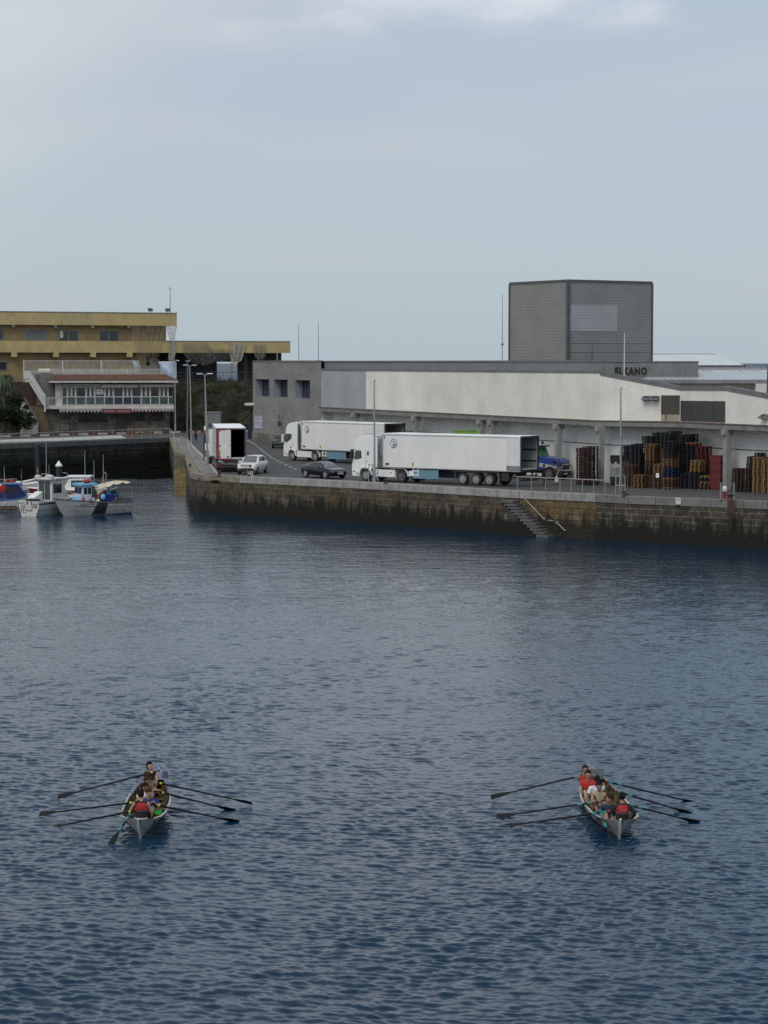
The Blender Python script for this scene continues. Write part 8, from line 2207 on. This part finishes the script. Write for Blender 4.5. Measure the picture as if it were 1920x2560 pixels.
def rowing_boat(label, stern, bow, bowmat, crest):
    d = bow-stern; L = d.length; yaw = math.atan2(d.y, d.x)
    t = thing('rowing_boat', label, 'rowing boat', (stern.x, stern.y, 0), yaw)
    n = 30; S = []
    for i in range(n+1):
        k = i/n; hb, wb, sz = cubic(k, BEAM), cubic(k, WLB)*.9, cubic(k, SHEER)
        x = L*k; rk = .55*(max(k-.8,0)/.2)**1.3 - .42*(max(.12-k,0)/.12)
        S.append([Vector((x+rk, hb, sz)), Vector((x+rk*.75, hb*.80+wb*.20, sz*.72)), Vector((x+rk*.45, hb*.38+wb*.62, sz*.38)), Vector((x+rk*.2, wb*.96+hb*.04, .06)), Vector((x, wb*.7, -.05)), Vector((x, .006, -.11))])
    def mir(p, s): return (p.x, p.y*s, p.z)
    m = MB()
    for s in (1,-1):
        for i in range(n):
            for j in range(5): m.poly([mir(S[i][j],s), mir(S[i+1][j],s), mir(S[i+1][j+1],s), mir(S[i][j+1],s)])
    hull_ = m.build('hull', M('rowing_hull_white', (.38,.375,.36), .35, var=.06, dirt=.25, dirtcol=(.3,.28,.24)), t, smooth='auto')
    m = MB(); ins = .03
    for s in (1,-1):
        for i in range(n):
            q = [[Vector((p.x, max(p.y-ins,.002), p.z-.005)) for p in S[i+a][:3]]+[Vector((S[i+a][3].x, max(S[i+a][3].y-ins,.002), .13))] for a in (0,1)]
            for j in range(3): m.poly([mir(q[0][j],s), mir(q[1][j],s), mir(q[1][j+1],s), mir(q[0][j+1],s)])
            m.poly([mir(q[0][3],s), mir(q[1][3],s), (q[1][3].x,0,.13), (q[0][3].x,0,.13)])
    m.build('lining', OLIVE, t, smooth='auto')
    for s in (1,-1):
        m = MB(); m.tube([Vector(mir(S[i][0],s))+Vector((0,0,.008)) for i in range(1,n+1)], [(.034,.020)]*n, 8, side=(0,1,0)); m.build('gunwale', M('gunwale_pale', (.40,.40,.38), .5, var=.15) , t, smooth='auto')
    # ribs
    m = MB()
    for k in (.14,.24,.34,.44,.54,.64,.74,.83):
        i = int(k*n); q = [Vector((p.x, max(p.y-.045,.01), p.z-.01)) for p in S[i][:3]]+[Vector((S[i][3].x, max(S[i][3].y-.045,.01), .15))]
        for s in (1,-1): m.tube([Vector(mir(p,s)) for p in q]+[Vector((q[-1].x,0,.15))], .022, 5)
    m.build('ribs', M('rib_dark', (.045,.036,.018), .8), t, smooth='auto')
    for k in (.26,.39,.52,.65,.78):
        x = L*k; w = .38*cubic(k, BEAM)+.62*cubic(k, WLB)*.9-.01; m = MB(); m.bx(x-.11,x+.11,-w,w,.20,.235); m.build('thwart', M('thwart_wood', (.12,.095,.045), .7, var=.2), t, bevel=.01)
    m = MB(); x = L*.085; w = .24; m.bx(x-.16,x+.22,-w*.9,w*.9,.27,.31); m.build('cox_seat', OFFWHITE, t, bevel=.01)
    # bow deck
    m = MB(); j0 = int(.80*n); 
    for i in range(j0, n):
        for s in (1,-1): m.poly([mir(S[i][0],s), mir(S[i+1][0],s), (S[i+1][0].x,0,S[i+1][0].z+.015), (S[i][0].x,0,S[i][0].z+.015)]) if i >= int(.88*n) else None
    for s in (1,-1):
        m.tube([Vector(mir(S[i][0],s))+Vector((0,-s*.02,.02)) for i in range(j0-4, n+1)], [(.055,.03)]*(n+5-j0), 6, side=(0,1,0))
        for i in range(j0-5, n): m.poly([Vector(mir(S[i][0],s))+Vector((0,s*.012,.0)), Vector(mir(S[i+1][0],s))+Vector((0,s*.012,.0)), Vector(mir(S[i+1][1],s))+Vector((0,s*.014,0)), Vector(mir(S[i][1],s))+Vector((0,s*.014,0))])
    m.build('bow_deck', bowmat, t, smooth='auto')
    # stem post at the near end and crest on either side
    m = MB(); m.tube([S[0][0]+Vector((-.015,0,.03)), S[0][1]+Vector((-.02,0,0)), S[0][2]+Vector((-.02,0,0)), S[0][3], S[0][5]], [.035,.045,.040,.032,.02], 8); m.build('sternpost', M('sternpost_white', (.55,.55,.53), .5), t, smooth='auto')
    for s in (1,-1):
        def sp(i_, j_):
            i0, j0_ = int(i_), int(j_); a, b = i_-i0, j_-j0_
            p = (S[i0][j0_]*(1-a)+S[i0+1][j0_]*a)*(1-b)+(S[i0][j0_+1]*(1-a)+S[i0+1][j0_+1]*a)*b
            return Vector((p.x-.012, (p.y+.012)*s, p.z))
        m = MB(); a0, a1 = (1.05, 1.75); 
        m.poly([sp(a0,.35), sp(a1,.35), sp(a1,1.25), sp((a0+a1)/2,1.7), sp(a0,1.25)]); c = m.build('crest', M('crest_yellow', (.46,.36,.02), .5), t)
        m = MB(); e = Vector((-.004,.004*s,0)); m.poly([sp(a0+.14,.5)+e, sp(a1-.2,.5)+e, sp(a1-.14,1.2)+e, sp((a0+a1)/2,1.5)+e, sp(a0+.2,1.2)+e]); m.build('crest_figure', BLACK, c)
        m = MB()
        for i_ in (2.3,2.75,3.2,3.65,4.1): m.poly([sp(i_,.5), sp(i_+.28,.42), sp(i_+.20,1.15), sp(i_-.05,1.2)])
        m.poly([sp(2.2,1.5), sp(4.6,1.2), sp(4.6,1.34), sp(2.2,1.64)]); m.build('hull_lettering', BLACK, t)
    t['L'] = L
    return t, L, yaw
def boat_pt(t, x, y, z):
    a = t.rotation_euler.z; return Vector((t.location.x+math.cos(a)*x-math.sin(a)*y, t.location.y+math.sin(a)*x+math.cos(a)*y, z))
def boat_local(t, p):
    a = t.rotation_euler.z; d = p-Vector(t.location); return Vector((math.cos(a)*d.x+math.sin(a)*d.y, -math.sin(a)*d.x+math.cos(a)*d.y, p.z))
def oar(label, handle, pin, tip, collar, blade_len=.62, sock=TEAL, group=None, blade_dip=.0):
    """handle, pin and tip are world points along one straight shaft"""
    v = (tip-pin).normalized(); t = thing('oar', label, 'oar', handle, 0, group); o = Vector(handle)
    hv = (pin-handle); bs = tip-v*blade_len
    m = MB(); m.tube([(0,0,0), hv*.30, hv*.301, pin-o, bs-o], [.019,.019,.027,.030,.022], 8); m.build('shaft', OARBLACK, t, smooth='auto')
    side = v.cross(Vector((0,0,1))).normalized(); upv = side.cross(v).normalized()
    w = .095; fl = (upv*.55+side*.85).normalized(); th = fl.cross(v).normalized()*.008
    m = MB(); q = []
    for f, ww in ((0,.022),(.25,.062),(.6,w),(1.,w*1.05)): 
        c = bs+v*blade_len*f-o; q.append((c+fl*ww, c-fl*ww))
    for (a,b),(c,d) in zip(q[:-1], q[1:]):
        m.hexa([a-th, c-th, d-th, b-th, a+th, c+th, d+th, b+th])
    m.build('blade', OARBLACK, t)
    for f, mt in ((-.14, sock), (.17, sock)):
        c0, c1 = pin+v*(f-.075)-o, pin+v*(f+.075)-o; m = MB(); m.tube([c0, c1], .034, 10); m.build('sleeve', mt, t, smooth='auto')
    c0 = pin-v*.32-o; m = MB(); m.tube([c0, c0+v*.07], .036, 10); m.build('collar', collar, t, smooth='auto')
    # the lock that carries it
    m = MB(); c = pin-o; m.tube([c+Vector((0,0,-.16)), c+Vector((0,0,.09))], .016, 6); m.tube([c+v*.05+Vector((0,0,-.05)), c+v*.05+Vector((0,0,.08))], .012, 6); m.build('lock_pin', STEEL, t)
    return t
def oars_for(boat, L, specs, group, who, sock, collar):
    out = []
    for nm, hx, pinp, tipp, wet in specs:
        s = boat_local(boat, at(pinp[0], pinp[1], .56))
        side = 1 if s.y > 0 else -1
        k = min(max(s.x/L, .05), .95); pin = boat_pt(boat, s.x, side*(cubic(k, BEAM)+.03), cubic(k, SHEER)+.10)
        tip = at(tipp[0], tipp[1], wet)
        v = (tip-pin).normalized(); h = pin-v*hx
        out.append((oar('%s oar of the %s' % (nm, who), h, pin, tip, collar, sock=sock, group=group), h, v, pin))
    return out
def pix(x, y, ox): return (ox+x/2.86, 1860+y/2.86)
# ---- left boat
st1, bw1 = at(351, 2097, 0), at(393, 1992, 0)
st1 = at(351, 2097, 0)+Vector((0,.10,0)); bw1 = Vector((at(393,1921,.8).x, 67.3, 0))
boat1, L1_, yaw1 = rowing_boat('pale rowing boat with an olive lining and blue grey bow, left of the two crews', st1, bw1, M('bow_blue_grey', (.14,.16,.24), .5, var=.15), True)
g1 = 'oars of the left rowing boat'
spec1 = [('upper left', .55, pix(715,285,80), pix(185,378,80), .10), ('middle left', .55, pix(650,432,80), pix(55,500,80), .06), ('lowest left', .55, pix(638,522,80), pix(130,598,80), -.06),
         ('upper right', .55, pix(1008,322,80), pix(1573,424,80), .12), ('middle right', .55, pix(1000,370,80), pix(1450,476,80), -.03), ('lowest right', .55, pix(975,462,80), pix(1475,556,80), .0)]
o1 = oars_for(boat1, L1_, spec1, g1, 'left rowing boat', OARBLACK, OARYEL)
h_, p_, t_s = at(*pix(728,440,80), .95), at(*pix(660,565,80), .58), at(*pix(560,722,80), .0)
oar('steering oar with a teal sleeve trailing from the left rowing boat', p_+(p_-t_s).normalized()*.75, p_, t_s, TEAL, .42, TEAL)
# ---- right boat
st2 = at(1549.7, 2098, 0)+Vector((0,.10,0)); bw2 = Vector((at(1472,1918,.8).x, 67.4, 0))
boat2, L2_, yaw2 = rowing_boat('pale rowing boat with a grey bow and teal sleeved oars, right of the two crews', st2, bw2, M('bow_grey', (.17,.185,.215), .5, var=.15), True)
spec2 = [('upper left', .55, pix(630,285,1200), pix(78,380,1200), .10), ('middle left', .55, pix(690,430,1200), pix(118,520,1200), .0), ('lowest left', .55, pix(770,520,1200), pix(150,592,1200), -.05),
         ('upper right', .55, pix(965,312,1200), pix(1560,425,1200), -.10), ('middle right', .55, pix(1010,362,1200), pix(1510,496,1200), -.05), ('lowest right', .55, pix(1068,455,1200), pix(1560,560,1200), -.02)]
o2 = oars_for(boat2, L2_, spec2, 'oars of the right rowing boat', 'right rowing boat', TEAL, OARRED)
p_, t_s = at(*pix(882,540,1200), .60), at(*pix(950,722,1200), .0)
oar('steering oar with a teal sleeve held out over the stern of the right rowing boat', p_+(p_-t_s).normalized()*.80, p_, t_s, TEAL, .40, TEAL)

def crew(boat, L, px, d, seat_z, label, oars_lr, **kw):
    """seat a rower facing the stern; hands go to the given oar handles"""
    d -= .22 if px < 900 else .32
    X = (px-960)/FPX*d/.9893
    p = boat_local(boat, Vector((X, d, 0)))
    face = kw.pop('face', math.pi)           # rowers face the stern (-x of the boat)
    yaw = boat.rotation_euler.z+face
    w = boat_pt(boat, p.x, p.y, seat_z)
    c, s = math.cos(yaw), math.sin(yaw)
    hands = {}
    for key, tgt in oars_lr.items():
        dd = tgt-w; hands[key] = (c*dd.x+s*dd.y, -s*dd.x+c*dd.y, tgt.z-w.z)
    kw['hands'] = {**kw.get('hands', {}), **hands}
    return person(label, w, yaw, **kw)
def grip_pts(o, a=.05, b=.20):
    h, v = o[1], o[2]; return h+v*a+Vector((0,0,.03)), h+v*b+Vector((0,0,.03))
def feet_at(x, z, w=.10): return {'L': (x, w, z), 'R': (x, -w, z), 'dir': (.5, 0, .6)}
# facing the stern, a rower's left hand is on the photo's right
BLK = cloth_m('black', (.012,.012,.014)); WHT = cloth_m('white', (.60,.58,.62)); BLU = cloth_m('royal_blue', (.022,.028,.16)); REDC = cloth_m('red', (.34,.022,.025)); BEIGE = cloth_m('beige', (.30,.25,.15)); NAVYC = cloth_m('navy', (.018,.028,.065))
VRED = cloth_m('vest_red', (.36,.018,.026)); DKS = cloth_m('dark_shorts', (.020,.020,.024)); TANC = cloth_m('tan_top', (.30,.19,.13)); BRN = cloth_m('rust_brown_top', (.17,.075,.045)); GREYS = cloth_m('grey_shorts', (.10,.10,.105))
def pair(os_, i): 
    a, b = grip_pts(os_[i]); return a, b
SZ = .325
a, b = pair(o1, 3)
crew(boat1, L1_, 376, 67.05, SZ+.08, 'woman in a black sleeveless top with tied hair nearest the left boat bow', {}, lean=.10, head_yaw=.75, hair=0, hair_style='tail', top=BLK, bottom=DKS, legs=.6, skin=0, hands={'L': (.36,.14,.02), 'R': (.30,-.16,.05)}, feet=feet_at(.56,-.13))
a, b = pair(o1, 0)
crew(boat1, L1_, 374, 66.15, SZ, 'rower in a tan top leaning forward, second from the left boat bow', {'R': b, 'L': a}, lean=.28, head_pitch=.5, hair=1, top=TANC, bottom=GREYS, skin=1, feet=feet_at(.56,-.13))
a, b = pair(o1, 4)
crew(boat1, L1_, 370, 65.25, SZ, 'rower in a rust brown top turning to the side, middle of the left boat', {'L': b, 'R': a}, lean=.22, head_yaw=.55, head_pitch=.2, hair=1, hair_style='tail', top=BRN, bottom=DKS, skin=1, feet=feet_at(.56,-.13))
a, b = pair(o1, 1)
crew(boat1, L1_, 364, 64.35, SZ, 'rower in a white shirt, fourth from the bow of the left boat', {'L': b}, lean=.20, head_yaw=.6, head_pitch=.3, hair=0, hair_style='long', top=WHT, sleeve=.35, bottom=DKS, skin=1, feet=feet_at(.56,-.13), hands={'R': (.42,-.10,.06)})
a, b = pair(o1, 5)
crew(boat1, L1_, 374, 63.35, SZ, 'rower in a royal blue shirt facing the cox in the left boat', {'L': b, 'R': a}, lean=.18, head_yaw=.5, head_pitch=.2, hair=1, hair_style='tail', top=BLU, sleeve=.45, bottom=GREYS, skin=0, feet=feet_at(.42,-.10,.06))
hs = at(*pix(728,440,80), .95)
crew(boat1, L1_, 352.5, 62.55, .39, 'cox in a red and black life vest seen from behind in the left boat', {}, face=0., lean=-.02, hair=0, hair_style='short', head_yaw=-.15, top=BLK, sleeve=0, bottom=DKS, skin=0, vest=(VRED, BLK), hands={'L': (.30,.26,.10), 'R': (.22,-.30,-.02)}, feet=feet_at(.50,-.16,.06), waistband=WHT)
# right crew
a, b = pair(o2, 0)
crew(boat2, L2_, 1462, 66.9, SZ, 'rower in a red vest top nearest the bow of the right boat', {'R': b, 'L': a}, lean=.05, hair=0, top=REDC, bottom=DKS, skin=1, feet=feet_at(.56,-.13))
crew(boat2, L2_, 1469, 66.2, SZ, 'rower in a bright red sleeved shirt, second from the right boat bow', {}, lean=.08, hair=0, head_pitch=.2, top=cloth_m('bright_red', (.42,.028,.022)), sleeve=.4, bottom=DKS, skin=0, feet=feet_at(.56,-.13), hands={'R': (.34,-.16,.05), 'L': (.36,.12,.04)})
a, b = pair(o2, 3)
crew(boat2, L2_, 1490, 65.4, SZ, 'rower in a white shirt with tied back black hair in the right boat', {'L': b}, lean=.24, head_pitch=.45, head_yaw=-.1, hair=0, hair_style='bun', top=WHT, sleeve=.55, bottom=DKS, skin=2, feet=feet_at(.56,-.13), hands={'R': (.36,-.2,.0)})
a, b = pair(o2, 1)
crew(boat2, L2_, 1497, 64.3, SZ, 'rower in a beige tank top with a heavy fringe in the right boat', {'R': b}, lean=.05, hair=0, head_pitch=.25, top=BEIGE, bottom=BEIGE, legs=.6, skin=1, feet=feet_at(.46,-.13), hands={'L': (.30,.16,.14)}, socks=WHT)
crew(boat2, L2_, 1521, 63.0, SZ-.07, 'curly haired rower in a navy shirt looking left, facing the cox in the right boat', {}, lean=.22, head_yaw=-.95, hair=1, hair_style='curly', top=NAVYC, sleeve=1.6, bottom=cloth_m('blue_shorts', (.03,.06,.14)), legs=.7, skin=0, feet=feet_at(.40,-.10,.06), hands={'R': (.34,-.26,.16), 'L': (.30,.02,.12)}, shoes=WHT)
crew(boat2, L2_, 1556, 62.45, .35, 'cox in a red life vest with black sleeves seen from behind in the right boat', {}, face=.1, lean=.05, hair=0, head_yaw=.1, top=BLK, sleeve=1.8, bottom=cloth_m('khaki', (.27,.23,.11)), legs=.9, skin=1, vest_text='TXO', vest=(VRED, BLK), hands={'L': (.36,.10,.10), 'R': (.16,-.33,.10)}, feet=feet_at(.48,-.14,.06))
# small gear in the boats
p = boat_pt(boat1, 1.05, -.42, .50); m = MB(); r = random.Random(4)
for k in range(14): m.tube([(r.uniform(-.1,.1), r.uniform(-.1,.1), r.uniform(-.05,.06)) for _ in range(4)], .022, 5)
tag(m.build('rope_coil', M('green_rope', (.02,.36,.05), .7, var=.2), loc=p, smooth='auto'), 'bright green rope bundle on the gunwale beside the left cox', 'rope')
p = boat_pt(boat1, L1_*.86, -.36, .52)
fg = thing('bow_number_board', 'small slate blue board standing on a stick in the bow of the left boat', 'board', p, yaw1)
m = MB(); m.bx(-.012,.012,-.085,.085,.26,.46); m.build('panel', M('slate_blue_board', (.085,.085,.15), .6, var=.15), fg, bevel=.01); m = MB(); m.tube([(0,0,-.25),(0,0,.26)], .012, 6); m.build('stick', MIDGREY, fg)
p = boat_pt(boat2, L2_*.90, -.05, .80); m = MB(); m.bx(-.35,.30,-.16,.16,.02,.06); m.prism([(-.36,.02),(-.34,.26),(-.30,.26),(-.30,.02)], 'y', -.20, .20)
tag(m.build('bow_board', M('grey_board', (.13,.14,.16), .6, var=.15), loc=p, rz=yaw2, bevel=.01), 'grey board standing up in the bow of the right boat', 'board')

# ================================================================ PEOPLE ON THE QUAY
NV = cloth_m('dark_navy', (.014,.016,.028)); JN = cloth_m('blue_jeans', (.045,.065,.11))
pt = at(474.5, 1104.5, Q+.005)
person('walker in black with a pale cap striding beside the tall twin lamp', pt+Vector((0,0,.90)), R(85), lean=.04, hands={'L': (.14,.25,-.06), 'R': (-.16,-.27,-.05)}, feet={'L': (.26,.08,-.80), 'R': (-.30,-.08,-.78)}, knee_pole=(1,.05,.2), elbow_pole=(-1,.25,-.2), top=NV, sleeve=1.7, bottom=BLK, legs=1.8, shoes=BLK, hair=0, cap=OFFWHITE, skin=0, grip=False, scale=1.03)
pt = at(489.5, 1104.5, Q+.005)
person('fair haired walker with a dark backpack seen from behind on the quay road', pt+Vector((0,0,.90)), R(92), lean=.03, hands={'L': (.10,.25,-.07), 'R': (-.02,-.26,-.08)}, feet={'L': (-.14,.08,-.82), 'R': (.16,-.08,-.82)}, knee_pole=(1,.05,.2), elbow_pole=(-1,.25,-.2), top=cloth_m('red_brown_shirt', (.10,.02,.025)), sleeve=.4, bottom=BLK, legs=1.8, shoes=BLK, hair=1, hair_style='long', cap=cloth_m('straw', (.40,.30,.22)), skin=0, grip=False, vest=None)
pt = at(623, 1191, Q+.06)
person('person in pale trousers sitting on the quay edge before the white car', pt+Vector((0,.30,.16)), R(-62), lean=.18, head_pitch=.3, hands={'L': (.34,.10,.20), 'R': (.36,-.08,.20)}, feet={'L': (.48,.10,-.09), 'R': (.52,-.08,-.09)}, knee_pole=(.2,.05,1), top=BLK, sleeve=.4, bottom=cloth_m('pale_trousers', (.50,.49,.50)), legs=1.75, shoes=OFFWHITE, hair=1, hair_style='bun', skin=1, grip=False)
pt = at(1358, 1213.5, Q+.005)
person('person in black standing behind the railing at the tail of the nearer lorry', pt+Vector((0,0,.88)), R(20), lean=.06, head_yaw=.3, hands={'L': (.10,.25,-.07), 'R': (.14,-.25,-.04)}, feet={'L': (.08,.12,-.80), 'R': (-.08,-.12,-.80)}, knee_pole=(1,.05,.2), elbow_pole=(-1,.25,-.2), top=BLK, sleeve=1.7, bottom=NV, legs=1.8, shoes=BLK, hair=0, skin=1, grip=False)
pt = at(1393, 1212.5, Q+.005)
pw_ = person('person in jeans carrying a white bag in front of the blue lorry', pt+Vector((0,0,.88)), R(195), lean=.04, hands={'L': (.10,.26,-.07), 'R': (-.03,-.26,-.08)}, feet={'L': (.24,.08,-.78), 'R': (-.22,-.08,-.77)}, knee_pole=(1,.05,.2), elbow_pole=(-1,.25,-.2), top=cloth_m('brown_shirt', (.10,.065,.05)), sleeve=.4, bottom=JN, legs=1.8, shoes=BLK, hair=1, skin=1, grip=True)
m = MB(); m.tube([(0,0,.0),(0,0,-.10),(0,0,-.28),(0,0,-.50),(0,0,-.54)], [(.02,.03),(.07,.05),(.14,.07),(.17,.09),(.12,.06)], 14, side=(1,0,0)); bg_ = pt+Vector((0,0,.88))
c, s = math.cos(R(195)), math.sin(R(195)); bgp = Vector((bg_.x+c*.14-s*.26, bg_.y+s*.14+c*.26, bg_.z-.13))
tag(m.build('carrier_bag', cloth_m('white_bag', (.62,.62,.63)), loc=bgp, smooth=True), 'white carrier bag hanging from the hand of the person in jeans', 'bag')
